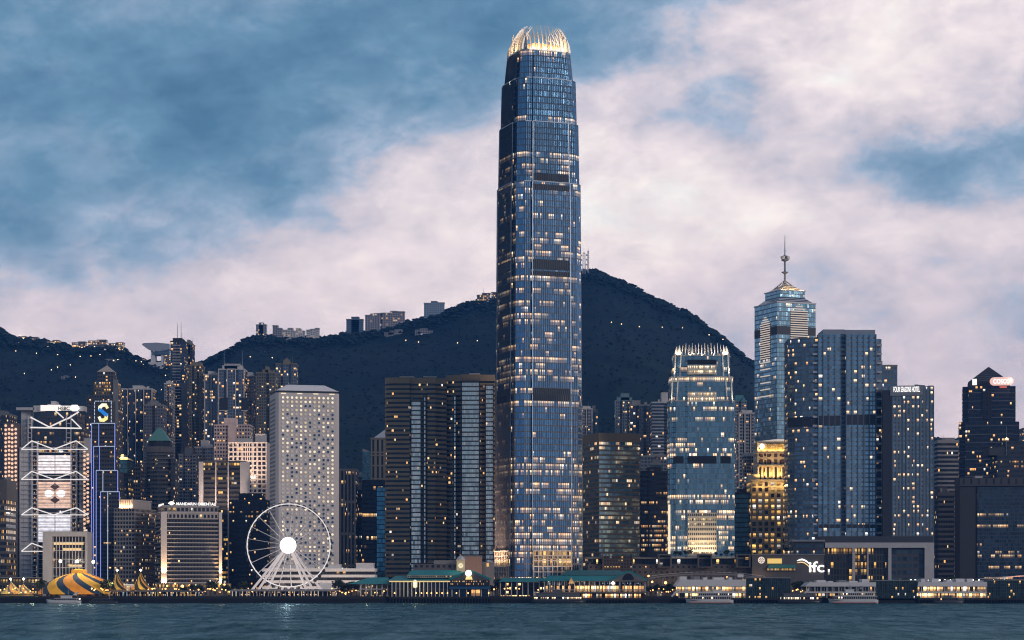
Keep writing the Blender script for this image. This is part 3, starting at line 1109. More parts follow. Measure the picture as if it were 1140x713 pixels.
# ================================================================== THE SMALLER CROWNED TOWER
def crowned_tower():
    b = Bld("skyscraper", "blue glass tower with a crown of white spikes and floodlit setbacks", "skyscraper", 743, 818, 382, 1765, 44, -2)
    z, x = b.z, b.x
    gl = (0.24, 0.38, 0.46)
    kw = dict(win=(0.08, 0.92, 0.14, 0.95), cols=CREAM, gm=0.85, gr=0.10, tilt=0.035)
    m = facade("crowned_glass", (0.16, 0.24, 0.30), gl, lit=0.34, coh=0.85, run=0.15, rowv=0.7, es=2.0, **kw)
    hot = facade("crowned_flood_glow", (0.75, 0.66, 0.50), (0.10, 0.16, 0.2), win=(0.2, 0.8, 0.25, 0.80), lit=0.75, coh=0.3, cols=CREAM, es=1.5, gm=0.4)  # floodlight on the base is put in as lit bays and a cream wall
    W = b.w

    def plan(i, c=4.5, out=1.2, half=None):
        hw, hd = b.w / 2 - i, b.d / 2 - i
        m_ = W * 0.225
        md = b.d * 0.24
        return [(-hw + c, -hd), (-m_, -hd), (-m_, -hd - out), (m_, -hd - out), (m_, -hd), (hw - c, -hd), (hw - c, -hd + c * .5), (hw, -hd + c * .5), (hw, -md), (hw + out, -md), (hw + out, md), (hw, md),
                (hw, hd - c), (hw - c, hd), (m_, hd), (m_, hd + out), (-m_, hd + out), (-m_, hd), (-hw + c, hd), (-hw, hd - c), (-hw, md), (-hw - out, md), (-hw - out, -md), (-hw, -md), (-hw, -hd + c * .5), (-hw + c, -hd + c * .5)]
    for (pa, pb, i, mt) in ((645, 620, 0.4, hot), (620, 447, 0.4, m), (447, 420, 1.8, m), (420, 396, 4.2, m)):
        b.tier(plan(i), 0 if pa == 645 else z(pa), z(pb), mt, 1.5, 4.0)
        if pa < 640:
            b.slab(plan(i - 0.3), z(pb), z(pb) + 0.9, plain("crowned_cornice", (0.5, 0.47, 0.44), 0.5), "cornice")
    # middle bay floors: floodlight put in as window glow and cream colour
    mm = W * 0.225 - 0.3
    for (pa, pb, nm) in ((447.5, 436.5, "flood_glow_band"), (417, 406.5, "flood_glow_band")):
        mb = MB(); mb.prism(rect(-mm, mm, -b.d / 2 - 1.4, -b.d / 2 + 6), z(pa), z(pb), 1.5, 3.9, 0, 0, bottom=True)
        mb.build(nm, [facade("crowned_flood_floor", (0.80, 0.72, 0.58), (0.5, 0.45, 0.35), win=(0.15, 0.85, 0.2, 0.8), lit=1.0, coh=0.2, rowv=0.1, cols=CREAM, es=3.0, gm=0.1)], b.root)
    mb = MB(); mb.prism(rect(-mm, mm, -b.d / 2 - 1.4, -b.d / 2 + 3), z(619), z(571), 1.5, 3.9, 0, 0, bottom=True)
    mb.build("flood_glow_band", [facade("crowned_flood_low", (0.62, 0.55, 0.44), (0.10, 0.10, 0.11), win=(0.12, 0.88, 0.28, 0.80), lit=0.62, coh=0.65, run=0.12, rowv=0.6, cols=(GOLD[1], CREAM[1]), es=1.5, gm=0.3)], b.root)
    for (pa, pb) in ((516, 508), (405, 400.5)):
        mb = MB(); mb.box(-mm, mm, -b.d / 2 - 1.45 + (0 if pa > 450 else 4), -b.d / 2, z(pa), z(pb))
        mb.build("louvre_band", [plain("crowned_louvre", (0.012, 0.016, 0.024), 0.6)], b.root)
    for (pa, pb) in ((516, 508),):
        for s in (-1, 1):
            mb = MB(); xx = s * W * 0.36; mb.box(xx - 4, xx + 4, -b.d / 2 + 0.25, -b.d / 2 + 2, z(pa), z(pb))
            mb.build("louvre_band", [MATS["crowned_louvre"]], b.root)
    # floodlit upright fins along the shoulders
    fm = plain("crowned_fin", (0.80, 0.77, 0.72), 0.5, 0, 0.05)
    for s in (-1, 1):
        for (pa, pb, i, ex) in ((449, 420, 1.6, 0.9), (424, 392, 4.0, 0.9)):
            for k in (0, 1):
                mb = MB()
                X0 = s * (b.w / 2 - i - k * 4.2)
                mb.prism(rect(X0 - ex / 2, X0 + ex / 2, -b.d / 2 + i - 1.2, -b.d / 2 + i + 2.2), z(pa), z(pb),
                         poly2=rect(X0 - ex / 2 - s * 1.2, X0 + ex / 2 - s * 1.2, -b.d / 2 + i - 0.4, -b.d / 2 + i + 2.2))
                mb.build("shoulder_fin", [fm], b.root)
    # crown spikes
    spm = plain("crowned_spike", (0.82, 0.79, 0.74), 0.45, 0, 0.05)
    hw, hd = b.w / 2 - 5.2, b.d / 2 - 5.2
    z0, zt = z(396), z(383)
    b.tier([(p[0] * 0.86, p[1] * 0.86) for p in plan(5.2)], z0 + .92, z(392.5), m, 1.5, 3.0, name="crown_core")
    for k in range(17):
        xx = -hw + 2 * hw * k / 16
        for yy in (-hd, hd):
            e = abs(k - 8) / 8
            mb = MB()
            fx = 1.5 if e > 0.8 else 0.34
            mb.prism(rect(xx - fx, xx + fx, yy - 1.1, yy + 1.1), z0 + 0.9, zt - 1.5 * (e > 0.8) + (1.2 if k % 2 else 0), poly2=rect(xx * 0.96 - 0.16, xx * 0.96 + 0.16, yy * 0.93 - 0.2, yy * 0.93 + 0.2))
            mb.build("crown_spike", [spm], b.root)
    for k in range(6):
        yy = -hd + 2 * hd * (k + 0.5) / 6
        for s in (-1, 1):
            mb = MB()
            mb.prism(rect(s * hw - 1.1, s * hw + 1.1, yy - 0.34, yy + 0.34), z0 + 0.9, zt - 1, poly2=rect(s * hw * .95 - .2, s * hw * .95 + .2, yy - .15, yy + .15))
            mb.build("crown_spike", [spm], b.root)
    mw = lambda X_, Y_, Z_: (b.cx + X_ * math.cos(b.rot) - Y_ * math.sin(b.rot), b.cy + X_ * math.sin(b.rot) + Y_ * math.cos(b.rot), b.G + Z_)
    for k in range(5):
        xx = -hw * 0.9 + hw * 1.8 * k / 4
        lamp(mw(xx, -hd - 4.0, z0 + 0.5), 3600, (1.0, 0.80, 0.58), 0.4, mw(xx, -hd, zt - 2), 110)
    for s in (-1, 1):
        lamp(mw(s * (b.w / 2 + 1.5), -b.d / 2 - 1.5, z(452)), 16000, (1.0, 0.82, 0.62), 0.4, mw(s * (b.w / 2 - 2), -b.d / 2 + 1, z(425)), 60)
        lamp(mw(s * (b.w / 2 - 2.4), -b.d / 2 - 1, z(422)), 11000, (1.0, 0.82, 0.62), 0.4, mw(s * (b.w / 2 - 5), -b.d / 2 + 4, z(396)), 60)
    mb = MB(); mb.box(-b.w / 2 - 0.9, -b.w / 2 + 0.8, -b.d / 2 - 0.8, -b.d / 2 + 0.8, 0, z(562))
    mb.build("corner_flood_glow", [glow("crowned_edge_glow", (1.0, 0.82, 0.56), 1.1)], b.root)  # floodlit corner edge, its brightness put in as a glowing strip
    for k in range(4):
        xx = -mm + 2 * mm * (k + .5) / 4
        lamp(mw(xx, -b.d / 2 - 9, z(622)), 12000, (1.0, 0.76, 0.46), 0.6, mw(xx, -b.d / 2, z(590)), 90)
    return b


# ================================================================== BLUE TOWER WITH A MAST
def mast_tower():
    b = Bld("skyscraper", "blue glass tower with stepped pyramid roof, tall mast and lit arrow panels", "skyscraper", 840, 908, 337, 2000, 42, 22)
    z = b.z
    gl = (0.36, 0.58, 0.70)
    m = facade("mast_glass", (0.22, 0.30, 0.36), gl, win=(0.08, 0.94, 0.2, 0.95), lit=0.20, coh=0.85, run=0.15, rowv=0.8, cols=CREAM, es=1.3, gm=0.86, gr=0.10, tilt=0.04)
    b.tier(b.rc(), 0, b.H, m, 2.2, 4.0)
    mid = 0
    slat = plain("mast_slat", (0.70, 0.68, 0.68), 0.5, 0, 0.08)
    dark = plain("mast_dark", (0.02, 0.03, 0.04), 0.5)
    # roof steps
    zz = z(329.5)
    b.slab(b.rc(-0.5), b.H + 0.003, b.H + 1.2, slat, "cornice")
    mb = MB(); mb.prism(b.rc(1.5), b.H + 1.2, zz, 2.2, 1.6, poly2=b.rc(7.0)); mb.build("sloping_roof", [facade("mast_roof", (0.62, 0.60, 0.62), (0.05, 0.09, 0.14), win=(0.0, 1.0, 0.45, 1.0), lit=0, gm=0.6)], b.root)
    b.tier(b.rc(7.0), zz, z(322), m, 2.2, 3.2)
    b.slab(b.rc(6.3), z(322) + .003, z(322) + 0.9, slat, "cornice")
    mb = MB(); mb.prism(b.rc(7.6), z(322) + 0.9, z(312), 2.2, 1.6, poly2=b.rc(19.0))
    mb.build("pyramid_roof", [facade("mast_pyramid", (0.75, 0.66, 0.5), (0.10, 0.09, 0.08), win=(0.0, 1.0, 0.5, 1.0), lit=0, gm=0.3)], b.root)
    # mast on raking struts
    for (sx, sy) in ((-1, -1), (1, -1), (1, 1), (-1, 1)):
        mb = MB(); mb.tube((sx * b.w * .26, sy * 9, z(321)), (0, 0, z(308)), 0.55); mb.build("strut", [STEEL], b.root)
    mb = MB(); mb.tube((0, 0, z(312)), (0, 0, z(283)), 0.95, 8, 0.8); mb.tube((0, 0, z(283)), (0, 0, z(257)), 0.6, 8, 0.22)
    mb.build("mast", [STEEL], b.root)
    for (py, r, h) in ((299, 3.0, 1.2), (285, 3.4, 1.4), (281, 3.0, 1.2)):
        mb = MB(); mb.lathe([(0.9, -h), (r, -0.2), (r, 0.5), (0.8, h)], 12, (0, 0, z(py))); mb.build("antenna_ring", [STEEL], b.root)
    for s in (-1, 1):
        mb = MB(); mb.lathe([(0.01, 0), (1.9, 0.5), (2.1, 2.6), (0.01, 3.2)], 10, (s * 2.6, -1, z(284.5))); mb.build("dish_antenna", [WHITE], b.root)
    # arrow shaped panels of bright slats on the two faces that show
    lit = glow("mast_slat_lit", (1.0, 0.84, 0.72), 0.62)
    for (face, c, hw_, ptop, psh, pbot) in (("front", 2.5, 8.6, 338, 346, 384), ("left", 0, 8.8, 350, 358, 440)):
        mb = MB()
        zt, zs, zb = z(ptop), z(psh), z(pbot)
        q = zb
        k = 0
        while q < zt:
            half = hw_ if q < zs else hw_ * max(0.05, 1 - (q - zs) / (zt - zs))
            sparse = face == "left" and q < z(398)
            if not sparse or k % 3 == 0:
                if face == "front":
                    mb.box(c - half, c + half, -b.d / 2 - 0.9, -b.d / 2 - 0.3, q, q + 0.85)
                else:
                    mb.box(-b.w / 2 - 0.9, -b.w / 2 - 0.3, c - half, c + half, q, q + 0.85)
            q += 2.0; k += 1
        o = mb.build("light_panel", [lit], b.root)
        mb = MB()
        if face == "front":
            mb.box(c - hw_, c + hw_, -b.d / 2 - 0.25, -b.d / 2 + 0.1, zb - 1, zs)
        else:
            mb.box(-b.w / 2 - 0.25, -b.w / 2 + 0.1, c - hw_, c + hw_, z(398), zs)
        mb.build("panel_backing", [dark], b.root)
    mb = MB(); mb.prism(b.rc(-0.12), z(372), z(363), bottom=True); mb.build("louvre_band", [dark], b.root)
    mb = MB(); mb.prism(b.rc(-0.12), z(492), z(489), bottom=True); mb.build("light_strip", [lit], b.root)
    mw = lambda X_, Y_, Z_: (b.cx + X_ * math.cos(b.rot) - Y_ * math.sin(b.rot), b.cy + X_ * math.sin(b.rot) + Y_ * math.cos(b.rot), b.G + Z_)
    for s in (-0.6, 0, 0.6):
        lamp(mw(s * b.w * 0.5, -b.d / 2 + 4, z(321) + 1.5), 7000, (1.0, 0.66, 0.34), 0.5, mw(s * 8, -6, z(312)), 120)
    return b


# ================================================================== WHITE TOWER WITH ROUND WINDOWS
def porthole_tower():
    b = Bld("office_tower", "white tower with rows of round windows and a sloping white roof", "office tower", 300, 378, 437, 1765, 36, 14)
    z = b.z
    wall = plain("porthole_wall", (0.68, 0.615, 0.595), 0.8, 0, 0.10, 0.05)
    c = 2.2
    hw, hd = b.w / 2, b.d / 2
    pl = [(-hw + c, -hd), (hw - c, -hd), (hw, -hd + c), (hw, hd - c), (hw - c, hd), (-hw + c, hd), (-hw, hd - c), (-hw, -hd + c)]
    mb = MB(); mb.prism(pl, 0, b.H); mb.build("wall", [wall], b.root)
    # horizontal joints between the storeys, as real grooves would show: thin bands on the shaded side
    band = plain("porthole_joint", (0.30, 0.28, 0.29), 0.8)
    mb = MB(); mb.prism([(p[0] * 0.985, p[1] * 0.985) for p in pl], b.H, b.H + 1.6, bottom=True); mb.build("roof_groove", [DARK], b.root)
    mb = MB(); mb.prism([(p[0] * 1.0, p[1] * 1.0) for p in pl], b.H + 1.6, z(427), poly2=[(p[0] * 0.60, p[1] * 0.45) for p in pl], bottom=True)
    mb.build("roof", [plain("porthole_roof", (0.86, 0.78, 0.78), 0.7, 0, 0.12)], b.root)
    # windows
    r = 0.98
    def win_mesh(nm, em):
        q = MB()
        q.lathe([(r + 0.42, 0.0), (r + 0.36, 0.28), (r, 0.30), (r - 0.02, 0.05), (0.0, 0.05)][::-1], 14, mi=0)
        me = q.mesh(nm, [wall, em])
        # the last ring is the pane
        for p in me.polygons:
            cc = sum((Vector(me.vertices[v].co) for v in p.vertices), Vector()) / len(p.vertices)
            if math.hypot(cc.x, cc.y) < r * 0.8:
                p.material_index = 1
        me.transform(__import__('mathutils').Matrix.Rotation(R(90), 4, 'X'))
        return me
    def gm(nm, col, es):
        m, bb = mat_new(nm)
        finish(bb, (0.05, 0.12, 0.2), 0.12, 0.6, (*col, 1), es)
        return m
    kinds = [win_mesh("window", gm("porthole_bright", (1.0, 0.84, 0.56), 1.05)), win_mesh("window", gm("porthole_warm", (1.0, 0.74, 0.42), 0.7)),
             win_mesh("window", gm("porthole_dim", (1.0, 0.82, 0.66), 0.35)), win_mesh("window", gm("porthole_dark", (0.2, 0.5, 0.8), 0.02))]
    rnd = random.Random(4)
    cols, rows = 12, 43
    n = 0
    rest = {0: [], 1: [], 2: [], 3: []}
    for j in range(rows):
        zz = z(442.5 + j * 4.62)
        if zz < 2: break
        rowk = rnd.random()
        for i in range(cols):
            xx = -hw + c + 1.6 + (2 * hw - 2 * c - 3.2) * (i + 0.5) / cols
            edge = i in (0, 11)
            p = rnd.random()
            if j < 2: k = 0 if p < .55 else 1
            else:
                lit = 0.12 + 0.45 * rowk + (0.2 if edge else 0)
                k = (0 if p < lit * .55 else 1) if p < lit else (2 if p < lit + 0.34 else 3)
            if n < 100:
                o = bpy.data.objects.new("window", kinds[k]); COL.objects.link(o); o.parent = b.root
                o.location = (xx, -hd + 0.0, zz); n += 1
            else:
                rest[k].append((xx, zz))
    big = bmesh.new()
    mats = [wall] + [kinds[k].materials[1] for k in range(4)]
    for k in range(4):
        for (xx, zz) in rest[k]:
            base = len(big.verts)
            vs = [big.verts.new((v.co.x + xx, v.co.y - hd, v.co.z + zz)) for v in kinds[k].vertices]
            for p in kinds[k].polygons:
                try:
                    f = big.faces.new([vs[q] for q in p.vertices]); f.material_index = 0 if p.material_index == 0 else k + 1
                except ValueError:
                    pass
    me = bpy.data.meshes.new("window"); big.to_mesh(me); big.free()
    for m_ in mats: me.materials.append(m_)
    o = bpy.data.objects.new("window", me); COL.objects.link(o); o.parent = b.root; o['kind'] = 'stuff'
    # side storeys read as lines
    for j in range(0, rows):
        zz = z(442.5 + j * 4.62 + 2.3)
        mb = MB(); mb.box(-hw - 0.12, -hw + 0.1, -hd + c + 0.5, hd - c - 0.5, zz - 0.5, zz + 1.0)
        if j == 0: o0 = mb.build("side_window_band", [band], b.root)
        else: part_copy(o0, None, (0, 0, zz - z(442.5 + 2.3)))
    for k in range(4):
        mb = MB(); xx = (-hw + 6) + k * (b.w - 12) / 3
        mb.box(xx - 2, xx + 2, -hd - 0.12, -hd + 0.1, b.H - 1.0, b.H - 0.3)
        mb.build("cornice_light", [glow("porthole_cornice_light", (1.0, 0.8, 0.5), 1.1)], b.root)
    return b


# ================================================================== BROWN TWIN TOWERS
def brown_tower(label, px0, px1, py, segs, Y, d=38, tops=()):
    b = Bld("office_tower", label, "office tower", px0, px1, py, Y, d, 0, "brown banded twin towers")
    z, x = b.z, b.x
    brown = plain("brown_granite", (0.30, 0.225, 0.14), 0.75, 0, 0.15)
    glz = facade("brown_glazing", (0.02, 0.02, 0.025), (0.035, 0.05, 0.065), win=(0.06, 0.94, 0.0, 1.0), lit=0.16, coh=0.6, rowv=0.6, cols=WARM, es=1.3, gm=0.6, gr=0.2)
    blue = facade("brown_blue_bay", (0.10, 0.10, 0.10), (0.85, 0.82, 0.74), win=(0.03, 0.97, 0.0, 0.70), lit=0.10, coh=0.7, rowv=0.8, cols=CREAM, es=1.2, gm=0.85, gr=0.08, tilt=0.05)
    top = z(427 if px0 < 480 else 424)
    hd = b.d / 2
    # outline: the front runs in and out, with rounded shoulders
    pts = [(-b.w / 2, hd)]
    front = []
    for (pa, oa) in segs:
        front.append((x(pa), -hd + oa))
    poly = front + [(b.w / 2, hd), (-b.w / 2, hd)]
    inner = [(p[0] * 0.985, p[1] + (0.7 if p[1] < 0 else -0.7)) for p in poly]
    b.tier(inner, 0, top, glz, 1.6, 3.62, name="glazing")
    nf = round(top / 3.62); f2 = top / nf
    b.bands(poly, 0, top - 0.1, f2, 2.0, brown)
    b.slab(poly, top, b.H, brown, "parapet")
    return b, poly, blue, brown, top, f2


def blue_bay(b, pa, pb, out, top, ztop, fh, blue, frame):
    """a projecting column of bright glass"""
    x0, x1 = b.x(pa), b.x(pb)
    hd = b.d / 2
    mb = MB(); mb.prism(rect(x0, x1, -hd - out, -hd + 3), 0, ztop, 1.6, fh); o = mb.build("glass_bay", [blue], b.root)
    for xx in (x0, x1):
        m2 = MB(); m2.box(xx - 0.35, xx + 0.35, -hd - out - 0.3, -hd + 1, 0, ztop + 0.5); m2.build("bay_mullion", [frame], b.root)


def brown_towers():
    Y = 1800
    segs = [(428, 7), (429.5, 2.5), (433, 0.6), (438, 0), (456, 0), (457, 3), (475, 3), (476, 1), (485, 1), (485.5, 4), (497, 9)]
    b, poly, blue, br, top, fh = brown_tower("left brown banded tower of the pair with a blue glass strip", 428, 497, 420.5, segs, Y)
    dk = plain("brown_dark", (0.05, 0.045, 0.045), 0.7)
    blue_bay(b, 457.5, 468.5, -1.6, top, b.z(446), fh, blue, dk)
    blue_bay(b, 471.5, 474, -2.0, top, b.z(441), fh, blue, dk)
    for (pa, pb) in ((444, 460), (470.5, 485.5)):
        x0, x1 = b.x(pa), b.x(pb)
        mb = MB(); mb.box(x0 + .8, x1 - .8, -6, 6, b.H, b.z(418.6)); mb.box(x0, x1, -7, 7, b.z(418.6), b.z(417.6)); mb.build("plant_room", [PALE], b.root)
    segs = [(496, 8), (501, 7), (513, 4.5), (513.5, 0.5), (534.5, 0), (535.5, 2.5), (551, 4.0)]
    b2, poly, blue, br, top, fh = brown_tower("right brown banded tower with a wide pale blue glass bay", 496, 551.5, 417, segs, Y + 6)
    blue_bay(b2, 514, 533.5, 0.9, top, b2.z(425), fh, blue, dk)
    blue_bay(b2, 540.5, 549, -2.2, top, b2.z(428), fh, blue, dk)
    blue_bay(b2, 505, 507.5, -5.4, top, b2.z(440), fh, blue, dk)
    mb = MB(); mb.box(b2.x(522), b2.x(534), -6, 6, b2.H, b2.z(414.3)); mb.build("plant_room", [PALE], b2.root)
    # low slab between the two
    # third of the kind, further right and lower
    b3 = Bld("office_tower", "lower brown banded tower with a lit glass front, right of the tallest tower", "office tower", 648, 713, 482, 1815, 36, 20)
    glz3 = facade("brown_glazing_lit", (0.03, 0.03, 0.03), (0.34, 0.46, 0.50), win=(0.04, 0.96, 0.0, 1.0), lit=0.20, coh=0.85, run=0.2, rowv=0.7, cols=CREAM, es=1.3, gm=0.8, gr=0.12, tilt=0.05)
    t3 = b3.z(492)
    b3.tier(b3.rc(0.6), 0, t3, glz3, 1.6, 3.7, name="glazing")
    n3 = round(t3 / 3.7); b3.bands(b3.rc(), 0, t3 - 0.1, t3 / n3, 1.35, br)
    b3.slab(b3.rc(), t3, b3.H, br, "parapet")
    return b


tallest_tower()
crowned_tower()
mast_tower()
porthole_tower()
brown_towers()

# ================================================================== LEFT OF THE PICTURE
def bank_truss():
    """bank headquarters hung from trusses"""
    b = Bld("bank_headquarters", "grey bank headquarters hung from white trusses with glowing white and pink panels", "bank building", 18, 100, 451, 1900, 46, 0)
    z, x = b.z, b.x
    hd = b.d / 2
    grey = plain("bank_grey", (0.55, 0.53, 0.54), 0.55, 0.2, 0.12)
    lgrey = plain("bank_light_grey", (0.42, 0.41, 0.42), 0.5, 0.2, 0.1)
    truss = glow("bank_truss_glow", (1.0, 0.93, 0.90), 0.95)  # truss members are no lamps; their brightness is put in as glow
    fl = facade("bank_floors", (0.03, 0.03, 0.035), (0.05, 0.06, 0.08), win=(0.05, 0.95, 0.2, 0.9), lit=0.32, coh=0.6, cols=WARM, es=1.0, gm=0.5)
    b.tier([(x(20), -hd + 8), (x(98), -hd + 8), (x(98), hd), (x(20), hd)], 0, z(515), fl, 2.0, 3.9, name="floors")
    b.tier([(x(31), -hd + 8.5), (x(90), -hd + 8.5), (x(90), hd - 2), (x(31), hd - 2)], z(515) + .01, z(475), fl, 2.0, 3.9, name="floors")
    b.tier([(x(40), -hd + 9), (x(84), -hd + 9), (x(84), hd - 4), (x(40), hd - 4)], z(475) + .01, z(458), fl, 2.0, 3.9, name="floors")
    panel = facade("bank_service_panel", (0.52, 0.50, 0.505), (0.10, 0.10, 0.11), win=(0.0, 0.04, 0.0, 1.0), lit=0, gm=0.1, gr=0.6)
    # service shafts at the sides
    for (pa, pb, pt, y0) in ((21, 35, 498, 2), (20, 31, 457, 12), (87.5, 91.5, 500, 3), (90, 97, 487, 12)):
        mb = MB(); mb.prism(rect(x(pa), x(pb), -hd + y0, -hd + y0 + 12), 0, z(pt), 4.0, 4.0, 0, 0); mb.build("service_shaft", [panel], b.root)
    # ladder masts
    for (pa, pb, pt) in ((35.5, 41.5, 492), (79, 85, 492), (29, 33, 463), (72, 77, 461)):
        mb = MB()
        y0 = -hd + (0 if pt > 480 else 7.5)
        for (xx, yy) in ((x(pa), y0), (x(pb), y0), (x(pa), y0 + 4), (x(pb), y0 + 4)):
            mb.tube((xx, yy, 0 if pt > 480 else z(500)), (xx, yy, z(pt)), 0.55, 6)
        q = 4.0 if pt > 480 else z(498)
        while q < z(pt):
            mb.box(x(pa) - .3, x(pb) + .3, y0 - 0.3, y0 + 4.3, q, q + 0.7)
            q += 4.0
        mb.build("mast_tower", [grey], b.root)
        # glow behind the ladders
    for (pa, pb) in ((36.2, 40.8), (79.7, 84.3)):
        mb = MB(); mb.prism(rect(x(pa), x(pb), -hd + 4.5, -hd + 5.2), 0, z(494), 1.6, 2.0, bottom=True)
        mb.build("stair_glazing", [facade("bank_stair", (0.03, 0.03, 0.03), (0.04, 0.04, 0.05), win=(0.2, 0.8, 0.2, 0.8), lit=0.45, coh=0.0, cols=WARM, es=1.1, gm=0.2)], b.root)
    # coat-hanger trusses
    def hanger(py, xm, pl, pr, y, drop=7.0, th=0.46):
        mb = MB()
        ztop, zb = z(py), z(py + drop)
        for s0, (pa, pc) in (((1), pl), ((-1), pr)):
            a = (x(pa), y, zb); m_ = (x(pc), y, ztop)
            mb.tube(a, m_, th, 6)
            mb.tube((x(pa), y, zb), (x(pc), y, zb), th * 0.8, 6)
        mb.tube((x(pl[1]), y, ztop), (x(xm), y, zb), th, 6)
        mb.tube((x(pr[1]), y, ztop), (x(xm), y, zb), th, 6)
        mb.tube((x(pl[1]), y, zb), (x(pr[1]), y, zb), th * 0.8, 6)
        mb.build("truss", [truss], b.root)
    hanger(491, 60, (24, 35.5), (98, 85), -hd - 0.8, 9.5)
    hanger(525, 60, (24, 35.5), (98, 85), -hd - 0.8, 9)
    hanger(565.5, 60, (24, 35.5), (98, 85), -hd - 0.8, 8)
    hanger(605, 60, (24, 35.5), (98, 85), -hd - 0.8, 9)
    mb = MB()
    for (a, c) in (((32, 464), (53, 475)), ((53, 475), (72, 466)), ((60, 457), (69, 465)), ((86, 458), (73, 466)), ((78, 466), (89, 477)), ((32, 475.5), (89, 476.5))):
        mb.tube((x(a[0]), -hd + 6.8, z(a[1])), (x(c[0]), -hd + 6.8, z(c[1])), 0.6, 6)
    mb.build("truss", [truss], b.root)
    # floor edges showing between shafts and masts
    o0 = None
    for k in range(38):
        zz = 6 + k * 3.9
        if zz > z(495): break
        if o0 is None:
            mb = MB()
            mb.box(x(23.5), x(35.3), -hd + 1.2, -hd + 1.9, 0, .5); mb.box(x(85.2), x(97.5), -hd + 1.2, -hd + 1.9, 0, .5); mb.box(x(23.5), x(97.5), -hd + 1.9, -hd + 7.9, .15, .5)
            o0 = mb.build("floor_edge", [lgrey], b.root, loc=(0, 0, zz))
        else:
            part_copy(o0, None, (0, 0, zz))
    # glowing screens between the masts
    def screen(pa, pb, py0, py1, col, es, nm):
        m, bb = mat_new(nm)
        t = bb.n('ShaderNodeUVMap').outputs['UV']
        u, v, _ = bb.sep(t)
        ln = bb.m('GREATER_THAN', bb.m('FRACT', v), 0.13)
        ln2 = bb.m('GREATER_THAN', bb.m('ABSOLUTE', bb.m('SUBTRACT', u, 0.5)), 0.012)
        nn = bb.noise(bb.v('MULTIPLY', t, (7.0, 0.9, 1.0)), 1.0, 4.0, 0.7)
        e = bb.m('MULTIPLY', bb.m('MULTIPLY', bb.m('MULTIPLY', ln, ln2), bb.m('MULTIPLY_ADD', nn, 2.2, -0.1)), es)
        finish(bb, (0.3, 0.3, 0.3), 0.5, 0, (*col, 1), e)
        mb = MB(); nfl = max(3, round((py1 - py0) / 3.4))
        X0, X1, Z0, Z1, Yf = x(pa), x(pb), z(py1), z(py0), -hd + 3
        mb.face([(X0, Yf, Z0), (X1, Yf, Z0), (X1, Yf, Z1), (X0, Yf, Z1)], [(0, 0), (1, 0), (1, nfl), (0, nfl)])
        mb.box(X0, X1, Yf + 0.01, Yf + 2, Z0, Z1)
        o = mb.build("light_panel", [m], b.root)
        return o
    screen(41.8, 79, 507, 527.5, (1.0, 0.90, 0.90), 1.0, "bank_panel_white")
    o = screen(41.8, 79, 536.5, 566, (1.0, 0.60, 0.42), 0.8, "bank_panel_pink")
    screen(41.8, 79, 574, 604, (0.95, 0.92, 1.0), 0.92, "bank_panel_low")
    # emblem in the middle of the pink panel: two bright lobes and a dark diamond
    pr = MATS.setdefault("bank_spot", glow("bank_spot", (1, 0.95, 0.92), 1.3))
    for s in (-1, 1):
        mb = MB(); mb.poly_xz([(x(60.4) + s * a, z(549.5) + c) for a, c in [(0.8, 0), (3.5, 2.9), (6.2, 3.2), (8.2, 1.6), (8.6, 0), (8.2, -1.6), (6.2, -3.2), (3.5, -2.9)]], -hd + 2.4, -hd + 2.95)
        mb.build("panel_emblem", [pr], b.root)
    for (dz, h_) in ((5.6, 3.2), (-5.6, 3.2)):
        mb = MB(); mb.poly_xz([(x(60.4) + a, z(549.5) + dz + c) for a, c in [(-4, 0), (-1.5, h_ * .6), (0, h_), (1.5, h_ * .6), (4, 0), (1.5, -h_ * .5), (0, -h_), (-1.5, -h_ * .5)]], -hd + 2.4, -hd + 2.95)
        mb.build("panel_emblem", [plain("bank_emblem_dark", (0.10, 0.06, 0.05), 0.6)], b.root)
    # columns of glowing balls added for the lit escape stairs at both edges
    ball_glow = glow("bank_stair_glow", (1.0, 0.62, 0.42), 1.15)
    def ball_mesh(r=1.15):
        q = MB(); q.lathe([(0, -r), (r * .7, -r * .7), (r, 0), (r * .7, r * .7), (0, r)], 8); return q.mesh("stair_glow_ball", [ball_glow], True)
    bm_ = ball_mesh()
    cnt = 0
    for (pxl, p0, p1) in ((6, 474, 546), (9.8, 478, 546), (13.2, 474, 546), (17.2, 478, 546), (92.5, 503, 600), (96.2, 506, 600)):
        k = 0
        py = p0
        while py < p1 and cnt < 100:
            o = bpy.data.objects.new("stair_glow_ball", bm_); COL.objects.link(o); o.parent = b.root
            o.location = (x(pxl), -hd + 1.0 if pxl < 50 else -hd + 6, z(py)); py += 4.7; cnt += 1
    mb = MB(); mb.box(x(3.5), x(19.5), -hd + 1.9, -hd + 14, 0, z(471)); mb.build("stair_tower", [plain("bank_stair_wall", (0.12, 0.10, 0.10), 0.7)], b.root)
    # roof sign and roof gear
    sg = MB(); sg.box(x(44), x(66), -hd + 4, -hd + 6, z(457), z(450.8)); s = sg.build("sign", [glow("bank_sign_white", (1.0, 0.86, 0.80), 1.25)], b.root)
    sg = MB(); sg.box(x(63), x(78), -hd + 4.2, -hd + 6, z(456.6), z(451.4)); s2 = sg.build("sign", [glow("bank_sign_pale", (1.0, 0.92, 0.86), 1.0)], b.root)
    text_mesh("HSBC", 4.0, 0.1, "lettering", plain("bank_letter", (0.01, 0.01, 0.01), 0.6), s2, ((x(63.2) + x(77)) / 2, -hd + 4.05, z(456.3)), 0.10, (x(76.5) - x(64)))
    e0 = MB(); cx_, cz_ = x(82), z(454)
